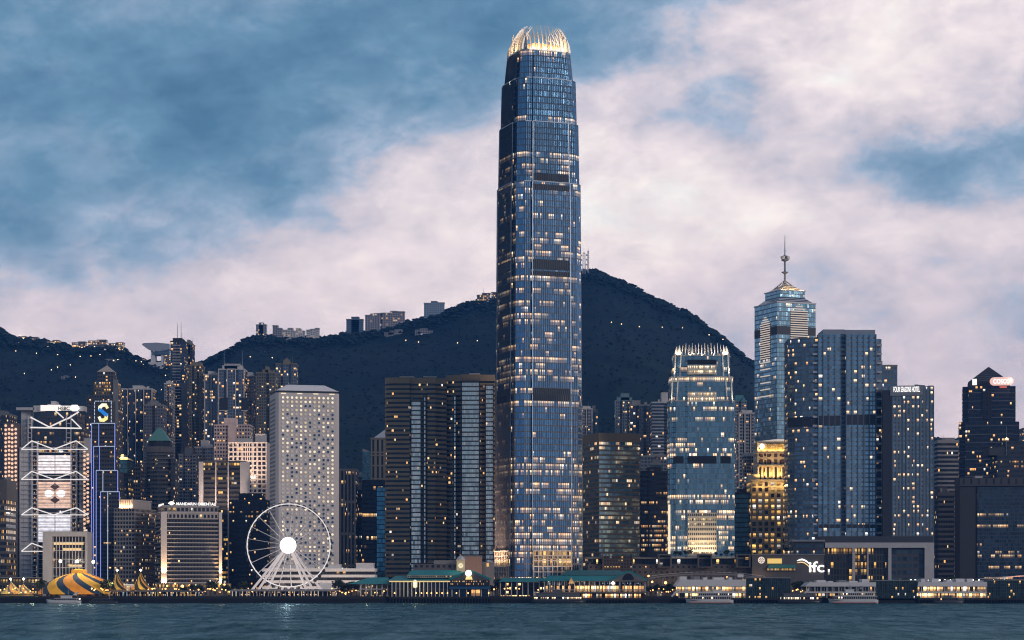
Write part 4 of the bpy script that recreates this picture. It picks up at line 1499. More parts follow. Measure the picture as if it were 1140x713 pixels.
    e0.poly_xz([(cx_ - 3.9, cz_), (cx_ - 2.2, cz_ + 2.6), (cx_ + 2.2, cz_ + 2.6), (cx_ + 3.9, cz_), (cx_ + 2.2, cz_ - 2.6), (cx_ - 2.2, cz_ - 2.6)], -hd + 3.8, -hd + 6)
    e0.build("emblem", [glow("bank_emblem", (1.0, 0.93, 0.90), 1.5)], b.root)
    for (pa, pb, pt, pbm) in ((35, 45, 451, 458), (51, 64, 449.5, 451), (86, 92, 451.5, 457), (16, 36, 453, 456), (55, 60, 446, 449.6)):
        mb = MB(); mb.box(x(pa), x(pb), -hd + 7, -hd + 20, z(pbm), z(pt)); mb.build("roof_gear", [grey], b.root)
    for (pxl, pt, pbm) in ((54, 445, 450), (58, 446, 450)):
        b.mast(x(pxl), -hd + 10, z(pbm), z(pt), 0.4)
    # light spilling on the trusses from the screens
    for py in (500, 533, 570):
        lamp((b.cx + x(60), b.cy - hd - 14, b.G + z(py)), 5000, (1.0, 0.85, 0.78), 1.0)
    return b


def neon_tower():
    b = Bld("bank_tower", "stepped dark bank tower edged in blue neon with a lit ribbon emblem on top", "bank tower", 100, 133, 445, 1850, 34, 0)
    z, x = b.z, b.x
    hd = b.d / 2
    m = facade("neon_facade", (0.055, 0.052, 0.055), (0.03, 0.035, 0.05), win=(0.12, 0.88, 0.35, 0.8), lit=0.20, coh=0.5, cols=WARM, es=1.5, gm=0.5)
    blue = glow("neon_blue", (0.28, 0.36, 1.0), 0.95)
    wht = glow("neon_white", (0.66, 0.76, 1.0), 0.8)
    tiers = [(100, 126, 471, 0, 8), (103, 126.5, 497, 0, 5), (106.5, 130.5, 524, 0, 2.5), (112, 133, 548, 0, 0)]
    for (pa, pb, pt, p0, y0) in tiers:
        b.tier([(x(pa), -hd + y0), (x(pb), -hd + y0), (x(pb), hd - y0), (x(pa), hd - y0)], 0, z(pt), m, 2.2, 3.4)
        for pe in (pa, pb):
            mb = MB(); mb.box(x(pe) - 0.26, x(pe) + 0.26, -hd + y0 - 0.6, -hd + y0 - 0.05, 2, z(pt)); mb.build("neon_strip", [blue], b.root)
        mb = MB(); mb.box(x(pa), x(pb), -hd + y0 - 0.6, -hd + y0 - 0.05, z(pt) + .01, z(pt) + 0.45); mb.build("neon_strip", [wht], b.root)
    for (pe, pt, y0) in ((108, 471, 8), (109.5, 497, 5), (114, 524, 2.5), (120, 548, 0)):
        mb = MB(); mb.box(x(pe) - .2, x(pe) + .2, -hd + y0 - 0.6, -hd + y0 - 0.05, 2, z(pt)); mb.build("neon_strip", [wht if pe > 113 else blue], b.root)
    # emblem box
    bx = MB(); bx.box(x(101.5), x(122.5), -hd + 9, hd - 9, z(471) + 0.66, z(445)); bx.build("sign_box", [plain("neon_signbox", (0.05, 0.045, 0.035), 0.7)], b.root)
    for pe in (103, 121.8):
        for k in range(6):
            mb = MB(); mb.box(x(pe) - .25, x(pe) + .25, -hd + 8.3, -hd + 8.95, z(469.5 - k * 4) , z(469.5 - k * 4 - 2.8)); mb.build("edge_light", [wht], b.root)
    for k in range(7):
        xx = x(103.5 + k * 2.9); mb = MB(); mb.box(xx, xx + 1.4, -hd + 8.3, -hd + 8.95, z(446.2), z(445.5)); mb.build("edge_light", [wht], b.root)
    def ribbon(pts, wd, mat, y):
        mb = MB()
        for p, q in zip(pts, pts[1:]):
            P, Q = Vector((p[0], p[1])), Vector((q[0], q[1]))
            d_ = (Q - P).normalized(); nrm = Vector((-d_.y, d_.x)) * wd / 2; P = P - d_ * wd * .25; Q = Q + d_ * wd * .25
            mb.poly_xz([tuple(P - nrm), tuple(Q - nrm), tuple(Q + nrm), tuple(P + nrm)], y - 0.5, y)
        mb.build("emblem", [mat], b.root)
    C = (x(112.6), z(458.6)); S = 0.74 * (x(122.5) - x(101.5)) / 13.0
    t = lambda pts: [(C[0] + a * S, C[1] + c * S) for a, c in pts]
    y = -hd + 8.9
    ribbon(t([(2.6, 6.9), (-0.5, 7.0), (-2.8, 5.2), (-3.0, 3.4)]), 3.1 * S, glow("emblem_cream", (1.0, 0.95, 0.72), 1.2), y)
    ribbon(t([(2.8, 6.4), (4.0, 4.4)]), 2.6 * S, glow("emblem_yellow", (1.0, 0.86, 0.42), 1.15), y - .05)
    ribbon(t([(3.0, -3.4), (2.8, -5.6), (0.5, -7.2), (-2.4, -7.0)]), 3.1 * S, glow("emblem_yellow2", (1.0, 0.84, 0.30), 1.15), y)
    ribbon(t([(-2.6, -6.6), (-3.6, -4.4)]), 2.6 * S, glow("emblem_cream2", (1.0, 0.93, 0.75), 1.2), y - .05)
    ribbon(t([(-3.3, 2.6), (-1.0, 1.2), (1.2, -0.9), (3.6, -2.4)]), 3.3 * S, glow("emblem_blue", (0.02, 0.24, 0.75), 0.9), y - .1)
    b.plant([(x(126), x(132), -8, 8, z(548) + .01, z(545))], DARK)
    return b


def left_buildings():
    # far left
    o = office("banded block at the left edge with warm lit floors under a blank pale top", 0, 18.5, 534, 1800, facade("edge_glz", (0.03, 0.03, 0.03), (0.04, 0.04, 0.05), win=(0.05, 0.95, 0, 1), lit=0.50, coh=0.6, cols=GOLD, es=1.0, gm=0.4),
               plain("edge_spandrel", (0.13, 0.115, 0.105), 0.8), 36, 0, 4.6, 2.0, top=16.5, plants=())
    b = curtain("dark tower with scattered lights behind the trussed bank's left edge", -12, 19, 462, 2080, facade("edge_dark", (0.06, 0.06, 0.075), (0.05, 0.07, 0.10), lit=0.28, coh=0.2, es=1.4), 30)
    b.mast(-3, 0, b.H, b.H + 9, 0.4)
    bank_truss()
    # frame-like city hall block
    b = Bld("civic_hall", "grey square-framed civic hall with a white grid of glazing", "civic hall", 47.5, 103, 592, 1700, 30, 3)
    z, x = b.z, b.x
    hd = b.d / 2; W2 = b.w / 2
    stone = plain("civic_stone", (0.52, 0.49, 0.48), 0.75, 0, 0.12)
    for (xa, xb) in ((-W2, -W2 + 6.8), (W2 - 1.3, W2)):
        mb = MB(); mb.box(xa, xb, -hd, hd, 0, b.H - 3.6); mb.build("frame_jamb", [stone], b.root)
    mb = MB(); mb.box(-W2, W2, -hd, hd, b.H - 3.6, b.H); mb.build("frame_lintel", [stone], b.root)
    mb = MB(); mb.prism(rect(-W2 + 6.8, W2 - 1.3, -hd + 5, hd - 1), 0, b.H - 3.62, 3.4, 4.0, bottom=True)
    mb.build("glazing", [facade("civic_glass", (0.05, 0.045, 0.04), (0.05, 0.05, 0.06), win=(0.08, 0.92, 0.1, 0.9), lit=0.18, coh=0.3, es=0.6, gm=0.5)], b.root)
    for k in range(11):
        xx = -W2 + 7.4 + (b.w - 9.2) * k / 10
        mb = MB(); mb.box(xx - 0.2, xx + 0.2, -hd + 2.0, -hd + 2.5, 0, b.H - 3.7); mb.build("mullion", [WHITE], b.root)
    for k in range(7):
        zz = 2 + (b.H - 10) * k / 6
        mb = MB(); mb.box(-W2 + 6.85, W2 - 1.35, -hd + 1.7, -hd + 2.0, zz - 0.2, zz + 0.2); mb.build("transom", [WHITE], b.root)
    for (pa, pb, p0, p1) in ((59, 92, 606.6, 603.5), (69, 89.5, 613, 610.3)):
        mb = MB(); mb.box(x(pa), x(pb), -hd + 4.2, -hd + 4.9, z(p0), z(p1)); mb.build("light_band", [glow("civic_light", (1.0, 0.66, 0.30), 1.1)], b.root)
    mb = MB(); mb.box(x(76), x(90), -hd + 4.2, -hd + 4.9, z(631), z(628.8)); mb.build("light_band", [MATS["civic_light"]], b.root)
    neon_tower()
    # tower with pyramid top behind the neon one
    b = Bld("office_tower", "slim stepped tower with a pale pyramid cap behind the neon bank tower", "office tower", 96, 131, 425, 2150, 30, 0)
    m = facade("pyr_facade", (0.09, 0.08, 0.085), (0.05, 0.06, 0.08), win=(0.2, 0.8, 0.25, 0.8), lit=0.16, coh=0.2, es=1.5)
    b.tier([(b.x(96), -15), (b.x(131), -15), (b.x(131), 15), (b.x(96), 15)], 0, b.z(440), m, 2.4, 3.3)
    b.tier([(b.x(104), -13), (b.x(129), -13), (b.x(129), 13), (b.x(104), 13)], b.z(440) + .01, b.z(425), facade("pyr_lit", (0.2, 0.15, 0.1), (0.1, 0.08, 0.06), win=(0.15, 0.85, 0.2, 0.85), lit=0.75, coh=0.1, cols=GOLD, es=1.5, gm=0.2), 2.4, 3.3)
    b.tier([(b.x(107), -9), (b.x(125), -9), (b.x(125), 9), (b.x(107), 9)], b.z(425) + .01, b.z(413.5), m, 2.4, 3.3)
    mb = MB(); mb.prism([(b.x(106.5), -9.5), (b.x(125.5), -9.5), (b.x(125.5), 9.5), (b.x(106.5), 9.5)], b.z(413.5) + .01, b.z(405.5), poly2=[(b.x(115.7), -.2), (b.x(116.3), -.2), (b.x(116.3), .2), (b.x(115.7), .2)], bottom=True)
    mb.build("pyramid_roof", [plain("pyr_roof", (0.50, 0.40, 0.32), 0.6)], b.root)
    b.mast(b.x(116), 0, b.z(406), b.z(399), 0.35)
    mb = MB(); mb.prism(rect(b.x(126), b.x(131.5), -15.6, -14), 0, b.z(423)); mb.build("side_fin", [GREY], b.root)

    # apartments left of the dark slim tower
    rA = facade("resi_blue_grey", (0.17, 0.17, 0.19), (0.08, 0.12, 0.17), win=(0.15, 0.85, 0.25, 0.85), lit=0.13, coh=0.1, es=1.5, gm=0.5)
    rB = facade("resi_dark", (0.065, 0.065, 0.08), (0.06, 0.09, 0.13), win=(0.12, 0.88, 0.2, 0.9), lit=0.15, coh=0.1, es=1.5, gm=0.55)
    rC = facade("resi_olive", (0.16, 0.14, 0.105), (0.06, 0.08, 0.10), win=(0.2, 0.8, 0.3, 0.85), lit=0.12, coh=0.1, es=1.5, gm=0.5)
    rD = facade("resi_pink", (0.56, 0.43, 0.39), (0.05, 0.05, 0.06), win=(0.2, 0.8, 0.3, 0.85), lit=0.14, coh=0.15, es=1.4, gm=0.4)
    rE = facade("resi_pale", (0.30, 0.29, 0.31), (0.07, 0.09, 0.12), win=(0.2, 0.8, 0.3, 0.8), lit=0.10, coh=0.1, es=1.4, gm=0.5)
    rF = facade("resi_centre", (0.20, 0.19, 0.20), (0.10, 0.15, 0.21), win=(0.1, 0.9, 0.2, 0.9), lit=0.16, coh=0.2, run=0.8, es=1.7, gm=0.6)
    rG = facade("resi_far", (0.13, 0.13, 0.15), (0.05, 0.07, 0.10), win=(0.2, 0.8, 0.3, 0.8), lit=0.10, coh=0.1, es=1.4, gm=0.4)
    resi("pale framed apartment block with dark glass bays right of the pyramid capped tower", 133, 174, 434, 2300, rB, 28, 0, ((0.25, 3), (0.5, 4), (0.75, 3)), trim=PALE, piers=5, pent=((0.38, 0.68, 3),))
    resi("dark slim apartment block half hidden behind the green roofed tower", 160, 186, 452, 2210, rG, 26, 0, ((0.5, 3),), pent=((0.3, 0.6, 4),))
    resi("plain dark apartment block just left of the green roofed tower", 172, 192, 455, 2260, rB, 24, 0, ((0.4, 3),), trim=DARK)
    resi("narrow pale apartment tower left of the tall dark twin masted one", 183, 195, 428, 2330, rE, 24, 0, ((0.5, 2.5),), trim=PALE, pent=((0.2, 0.8, 2),))
    b = resi("tall dark apartment tower with two thin masts, highest on the hillside", 190, 209.5, 381, 2380, rB, 26, 0, ((0.5, 3),), trim=DARK, masts=((0.35, .45, 20), (0.62, .45, 21)), pent=((0.1, 0.75, 3),))
    mb = MB(); mb.box(b.x(202), b.x(208.5), -14.5, -12.5, 0, b.z(427)); mb.build("side_wing", [plain("wing_grey", (0.20, 0.20, 0.23), 0.8)], b.root)
    for k in range(34):
        zz = b.z(385) - k * 3.1
        mb = MB(); mb.box(b.x(192), b.x(201), -13.6, -12.9, zz, zz + 0.7)
        if k == 0: o0 = mb.build("balcony", [PALE], b.root)
        else: part_copy(o0, None, (0, 0, -k * 3.1))
    resi("dark back wing of the tall masted apartment tower with lit end wall", 207, 217, 384, 2420, rB, 20, 0, ((0.5, 2),), trim=GREY, pent=((0.1, 0.5, 4),))
    resi("yellowish apartment tower with square top right of the tall dark one", 210, 228, 408, 2350, rC, 24, 0, ((0.35, 2.5), (0.7, 2.5)), trim=plain("trim_olive", (0.22, 0.19, 0.14), 0.8), pent=((0.15, 0.9, 3),))
    resi("pale apartment tower with big lit windows left of the one with twin antennas", 228, 245.5, 418, 2340, rF, 24, 0, ((0.5, 3),), trim=PALE, piers=3, pent=((0.2, 0.7, 3),))
    b = resi("apartment tower with two tall antennas at the corners of its pale roof", 243.5, 275, 412, 2330, rF, 26, 0, ((0.28, 3.5), (0.72, 3.5)), trim=PALE, piers=4, masts=((0.15, .4, 21), (0.87, .4, 20)), pent=((0.12, 0.88, 3.5), (0.2, 0.8, 5)))
    for (pa, pb) in ((245, 253.5), (269, 275.5)):
        mb = MB(); mb.box(b.x(pa), b.x(pb), -14.6, -12.8, b.z(457), b.z(443)); mb.build("dark_panel", [DARK], b.root)
        mb = MB(); mb.box(b.x(pa) - .5, b.x(pb) + .5, -14.8, -12.9, b.z(457.8), b.z(457)); mb.build("panel_sill", [PALE], b.root)
    resi("narrow pale apartment tower right of the twin antenna one", 275, 285.5, 419, 2345, rE, 24, 0, ((0.5, 2.5),), trim=PALE, pent=((0.0, 0.6, 3),))
    resi("olive apartment tower with a blank side wall behind the porthole tower", 285.5, 309, 416, 2330, rC, 26, 0, ((0.6, 3),), trim=MATS["trim_olive"], pent=((0.3, 0.7, 3), (0.45, 0.6, 6)))
    b = resi("olive apartment tower with a small pointed gable on its roof", 307, 332, 406, 2380, rF, 26, 0, ((0.3, 3), (0.7, 3)), trim=MATS["trim_olive"], pent=((0.35, 0.65, 3),))
    mb = MB(); mb.poly_xz([(-4.5, b.H + 4.3), (4.5, b.H + 4.3), (0, b.H + 8.3)], -3, 3); mb.build("gable", [MATS["trim_olive"]], b.root)
    resi("low grey apartment block at the foot of the hillside towers", 199, 222, 507, 2120, rE, 22, 0, ((0.3, 2.5), (0.7, 2.5)), trim=GREY)
    resi("low pale apartment block below the twin antenna tower", 217, 240, 499, 2140, rE, 22, 0, ((0.5, 3),), trim=PALE)
    # pink stepped building and white grid block
    b = Bld("apartment_tower", "stepped pinkish apartment tower with a tall blank centre, lit from below", "apartment tower", 238, 278, 465, 2090, 28, 0)
    b.tier([(b.x(238), -12), (b.x(278), -12), (b.x(278), 14), (b.x(238), 14)], 0, b.z(473), rD, 2.6, 3.4)
    b.tier([(b.x(254), -14), (b.x(262.5), -14), (b.x(262.5), -11.9), (b.x(254), -11.9)], 0, b.z(472.8), plain("pink_pier", (0.66, 0.50, 0.46), 0.8), name="pier")
    b.tier([(b.x(248.5), -9), (b.x(262), -9), (b.x(262), 6), (b.x(248.5), 6)], b.z(473) + .01, b.z(465), MATS["pink_pier"], name="plant_room")
    b.slab([(b.x(237.7), -12.5), (b.x(278.3), -12.5), (b.x(278.3), 14.5), (b.x(237.7), 14.5)], b.z(474), b.z(472.6), MATS["pink_pier"], "cornice")
    b = Bld("office_block", "white grid-fronted office block with square black and lit windows", "office block", 254, 301, 488, 2040, 30, 0)
    wg = facade("white_grid", (0.78, 0.68, 0.64), (0.03, 0.03, 0.035), win=(0.12, 0.88, 0.16, 0.82), lit=0.28, coh=0.5, run=0.4, cols=WARM, es=1.2, gm=0.3)
    b.tier(b.rc(), 0, b.z(492), facade("white_grid_blank", (0.55, 0.47, 0.44), (0.05, 0.05, 0.05), win=(0.5, 0.5, 0.5, 0.5), lit=0), 4, 4)
    hd, W2 = b.d / 2, b.w / 2
    b.tier(rect(-W2 + 0.6, W2 - 0.6, -hd - 0.2, -hd + 0.1), 0, b.z(493), wg, 4.0, 4.1, name="window_wall")
    wm = plain("white_grid_frame", (0.80, 0.71, 0.67), 0.7)
    nb = 9
    for k in range(nb + 1):
        xx = -W2 + 0.6 + (b.w - 1.2) * k / nb
        mb = MB(); mb.box(xx - .32, xx + .32, -hd - 0.9, -hd - 0.21, 0, b.z(492.4)); mb.build("pier", [wm], b.root)
    k = 0
    zz = b.z(493)
    while zz > 4:
        mb = MB(); mb.box(-W2, W2, -hd - 0.8, -hd - 0.21, zz - 0.5, zz + 0.4); mb.build("floor_band", [wm], b.root)
        zz -= 4.1
    for s in (-.5, 0, .5):  # unseen lamps added for the city glow on the white front
        lamp((b.cx + s * b.w, b.cy - 60, b.G + b.z(530)), 42000, (1.0, 0.72, 0.52), 1.5, (b.cx + s * b.w * .8, b.cy - 15, b.G + b.z(508)), 70)
    b.plant([(b.x(283), b.x(294), -6, 6, b.z(492) + .003, b.z(483)), (b.x(262), b.x(280), -8, 6, b.z(492) + .003, b.z(488))], PALE)
    for (xa, h) in ((286, 478), (291, 480)):
        b.mast(b.x(xa), 0, b.z(483), b.z(h), 0.3)

    # green pyramid roof tower
    b = Bld("office_tower", "brown round-fronted tower with a green copper pyramid roof", "office tower", 146, 193, 497, 1990, 40, 0)
    z, x = b.z, b.x
    gr = facade("green_tower", (0.12, 0.105, 0.10), (0.06, 0.075, 0.09), win=(0.12, 0.88, 0.35, 0.9), lit=0.07, coh=0.2, cols=CREAM, es=1.2, gm=0.6)
    cxl = x(174)
    rr = x(189) - cxl
    circ = lambda r, n=28, cy_=0.0: [(cxl + r * math.cos(2 * math.pi * k / n), cy_ + r * math.sin(2 * math.pi * k / n)) for k in range(n)]
    b.tier(circ(rr), 0, z(500), gr, 2.4, 3.6, cont=True, name="drum")
    nfl = int(z(500) / 3.6)
    mb = MB(); mb.prism(circ(rr + .6), 0, 1.1, bottom=True)
    o0 = None
    for k in range(nfl):
        if o0 is None: o0 = mb.build("spandrel", [plain("green_tower_band", (0.20, 0.18, 0.175), 0.8)], b.root, loc=(0, 0, 3.6 * k))
        else: part_copy(o0, None, (0, 0, 3.6 * k))
    b.slab(circ(rr + 1.0), z(503), z(496.5), MATS["green_tower_band"], "cornice")
    b.slab(circ(rr * .86), z(496.5) + .01, z(490), DARK, "attic")
    mb = MB(); s_ = x(186.5) - cxl
    mb.prism([(cxl - s_, -s_), (cxl + s_, -s_), (cxl + s_, s_), (cxl - s_, s_)], z(490) + .02, z(475), poly2=[(cxl - 1.6, -1.6), (cxl + 1.6, -1.6), (cxl + 1.6, 1.6), (cxl - 1.6, 1.6)], bottom=True)
    mb.build("pyramid_roof", [plain("copper_green", (0.17, 0.36, 0.30), 0.6, 0, 0.2)], b.root)
    b.mast(cxl, 0, z(475), z(470), 0.35, name="finial")
    for (pa, pb, pt) in ((146, 154, 516), (188, 193, 510)):
        b.tier([(x(pa), -10), (x(pb), -10), (x(pb), 14), (x(pa), 14)], 0, z(pt), gr, 2.4, 3.6, name="side_wing")
    # block with the golden lit roof
    b = Bld("office_block", "dark low tower with a golden lit flat roof and a spire beside the neon tower", "office block", 127, 148.5, 511, 1945, 26, 0)
    m = facade("goldroof", (0.03, 0.03, 0.035), (0.04, 0.06, 0.08), win=(0.08, 0.92, 0.3, 0.85), lit=0.35, coh=0.6, run=0.4, cols=GOLD, es=1.4, gm=0.5)
    b.tier(b.rc(), 0, b.z(527), m, 2.2, 4.0)
    b.tier(b.rc(1.0), b.z(527) + .01, b.z(512), facade("goldroof_glass", (0.05, 0.08, 0.09), (0.12, 0.26, 0.30), win=(0.05, 0.95, 0.1, 0.95), lit=0.15, es=1.0, gm=0.8), 2.2, 4.0, name="upper_glazing")
    mb = MB(); mb.prism(b.rc(-0.8), b.z(512) + .01, b.z(509), poly2=b.rc(2.5), bottom=True); mb.build("lit_roof", [plain("goldroof_sheet", (0.75, 0.55, 0.25), 0.5)], b.root)
    b.tier(b.rc(5), b.z(509) + .01, b.z(506), GREY, name="roof_house")
    b.mast(b.x(140), 0, b.z(506), b.z(485), 0.4)
    for s in (-.6, 0, .6):
        lamp((b.cx + s * b.w / 2, b.cy - 11, b.G + b.z(507)), 2600, (1.0, 0.62, 0.2), 0.4)

    # white-finned office block (222-278)
    b = Bld("office_block", "dark ribbon-windowed office block with tall white end piers", "office block", 221, 279, 515, 1880, 36, 0)
    z, x = b.z, b.x; hd = b.d / 2
    gl = facade("pier_block", (0.02, 0.02, 0.02), (0.04, 0.04, 0.045), win=(0.06, 0.94, 0.0, 1.0), lit=0.38, coh=0.65, run=0.5, rowv=0.5, cols=GOLD, es=1.15, gm=0.4)
    b.tier(b.rc(1.0), 0, z(515.5), gl, 2.2, 3.9, name="glazing")
    b.bands([(-b.w / 2 + .2, -hd + .2), (b.w / 2 - .2, -hd + .2), (b.w / 2 - .2, hd - .2), (-b.w / 2 + .2, hd - .2)], 0, z(516), 3.9, 2.1, plain("pier_block_band", (0.07, 0.065, 0.065), 0.8))
    wp = plain("pier_white", (0.74, 0.67, 0.65), 0.8, 0, 0.1)
    for (pa, pb) in ((221.5, 226.5), (239.6, 241), (253.6, 255), (267.5, 278)):
        mb = MB(); mb.box(x(pa), x(pb), -hd - 1.2, -hd + 1.5, 0, z(514.3)); mb.build("pier", [wp], b.root)
    for s in (-.42, -.08, .15, .42):
        lamp((b.cx + s * b.w, b.cy - hd - 26, b.G + z(575)), 26000, (1.0, 0.76, 0.60), 1.0, (b.cx + s * b.w, b.cy - hd, b.G + z(540)), 75)
    b.slab(b.rc(0.4), z(515.4), z(513), plain("pier_block_top", (0.10, 0.095, 0.10), 0.8), "parapet")
    # dark block behind the wheel
    b = Bld("office_block", "black stepped office block with warm scattered windows behind the big wheel", "office block", 255, 302, 558, 1830, 34, 0)
    m = facade("black_block", (0.022, 0.021, 0.024), (0.02, 0.022, 0.03), win=(0.15, 0.85, 0.3, 0.75), lit=0.24, coh=0.35, run=0.5, rowv=0.6, cols=WARM, es=1.4, gm=0.3)
    b.tier(b.rc(), 0, b.H, m, 2.2, 3.7)
    b.tier([(b.x(265), -12), (b.x(291), -12), (b.x(291), 12), (b.x(265), 12)], b.H + .01, b.z(549), m, 2.2, 3.7, name="upper_block")
    b.parapet(b.rc(-.2), b.H - .5, 1.6, DARK)

    # egg-crate slab with pale crown
    b = Bld("office_block", "brownish egg-crate fronted office block with a pale ribbed crown", "office block", 127, 174, 566, 1795, 44, -14)
    z = b.z; hd, W2 = b.d / 2, b.w / 2
    eg = facade("eggcrate", (0.34, 0.29, 0.26), (0.03, 0.03, 0.035), win=(0.2, 0.86, 0.22, 0.80), lit=0.13, coh=0.2, cols=WARM, es=1.3, gm=0.3, var=0.3)
    b.tier(b.rc(), 0, b.H, eg, 2.5, 3.3)
    # raised grid of ledges
    lm = plain("eggcrate_ledge", (0.44, 0.385, 0.35), 0.8)
    b.bands(b.rc(-0.35), 0, b.H - 2, b.H / round(b.H / 3.3), 0.55, lm, "ledge")
    mb = MB(); n = 34
    b.tier(b.rc(3.0), b.H + .01, z(557), facade("eggcrate_crown", (0.50, 0.44, 0.40), (0.16, 0.13, 0.12), win=(0.6, 0.92, 0.0, 1.0), lit=0, gm=0.0, gr=0.8), 2.0, 8.0, name="crown")
    b.slab(b.rc(2.6), z(557) + .01, z(556.2), PALE, "crown_cap")
    for s in (-.8, -.4, 0, .4, .8):
        a = b.rot; lx, ly = s * W2 * .9, -hd + 1.0
        lamp((b.cx + lx * math.cos(a) - ly * math.sin(a), b.cy + lx * math.sin(a) + ly * math.cos(a), b.G + b.H + 1.0), 1500, (1.0, 0.62, 0.32), 0.3)

    # hotel with the roof sign
    b = Bld("hotel", "white-banded hotel slab with floodlit piers and a lit rooftop name", "hotel", 172, 247, 563, 1770, 40, 16)
    z, x = b.z, b.x; hd, W2 = b.d / 2, b.w / 2
    ht = z(578)
    gl = facade("hotel_glazing", (0.05, 0.045, 0.045), (0.03, 0.03, 0.035), win=(0.25, 0.75, 0.0, 0.8), lit=0.07, coh=0.05, cols=WARM, es=1.5, gm=0.4)
    b.tier(b.rc(0.9), 0, ht, gl, 2.4, 3.2, name="glazing")
    led = plain("hotel_ledge", (0.52, 0.48, 0.455), 0.75, 0, 0.1)
    nf = round(ht / 3.2); b.bands(b.rc(), 0, ht - .1, ht / nf, 0.75, led, "balcony_ledge")
    up = facade("hotel_upper", (0.42, 0.39, 0.37), (0.03, 0.03, 0.04), win=(0.2, 0.8, 0.2, 0.75), lit=0.15, coh=0.1, es=1.4, gm=0.4)
    b.tier(b.rc(), ht + .01, z(571), up, 3.0, 5.0, name="upper_floor")
    b.slab(b.rc(-0.5), z(571) + .01, z(570), led, "cornice")
    b.tier(b.rc(2.5), z(570) + .01, z(564), facade("hotel_attic", (0.34, 0.31, 0.30), (0.05, 0.045, 0.04), win=(0.15, 0.85, 0.15, 0.8), lit=0.3, coh=0.6, cols=GOLD, es=1.0, gm=0.3), 3.4, 4.4, name="attic")
    b.slab(b.rc(1.8), z(564) + .01, z(563), led, "cornice")
    fp = plain("hotel_pier", (0.72, 0.65, 0.60), 0.75, 0, 0.06)
    piers = [(-W2, -W2 + 4.6), (W2 - 2.4, W2)]
    for (xa, xb) in piers:
        mb = MB(); mb.box(xa, xb, -hd - 1.0, -hd + 2, 0, z(570) - .02); mb.build("pier", [fp], b.root)
        a = b.rot
        xm = (xa + xb) / 2
        Wm = lambda lx, ly, lz: (b.cx + lx * math.cos(a) - ly * math.sin(a), b.cy + lx * math.sin(a) + ly * math.cos(a), b.G + lz)
        lamp(Wm(xm, -hd - 5.5, 10.4), 60000, (1.0, 0.60, 0.28), 0.4, Wm(xm, -hd - 0.5, 34), 46)
        lamp(Wm(xm, -hd - 3.0, 11.0), 2500, (1.0, 0.60, 0.26), 0.3)
    # roof sign: letters on a rail, and an emblem before them
    rail = MB(); rail.box(-W2 + 1, W2 - 2, -hd + 2.6, -hd + 3.0, z(563) + .01, z(562.4)); s = rail.build("sign", [STEEL], b.root)
    sm = glow("hotel_sign_white", (1.0, 0.95, 0.92), 1.5)
    text_mesh("MANDARIN ORIENTAL", 3.0, 0.2, "lettering", sm, s, (4.0, -hd + 2.6, z(562.2)), 0.06, b.w - 17)
    mb = MB()
    for k in range(7):
        t = R(-60 + 20 * k); mb.tube((-W2 + 8.6, -hd + 2.5, z(562.2)), (-W2 + 8.6 + 2.9 * math.sin(t), -hd + 2.5, z(562.2) + 2.9 * math.cos(t)), 0.22, 5, 0.45)
    mb.build("emblem", [sm], s)
    # lettering on the left flank
    rail = MB(); rail.box(-W2 + 2.6, -W2 + 3.0, -hd + 6, hd - 4, z(563) + .01, z(560.2)); rail.build("sign", [glow("hotel_side_sign", (1.0, 0.94, 0.9), 1.1)], b.root)
    # low podium with warm arcade
    mb = MB(); mb.prism(rect(-W2 - 4, W2 + 6, -hd - 8, -hd - 1.5), 0, 9.5, 3.6, 4.6, 0, 1, bottom=True)
    mb.build("podium", [facade("hotel_podium", (0.20, 0.16, 0.13), (0.04, 0.03, 0.02), win=(0.2, 0.8, 0.1, 0.8), lit=0.55, coh=0.3, cols=GOLD, es=1.0, gm=0.2), ROOF], b.root)


left_buildings()

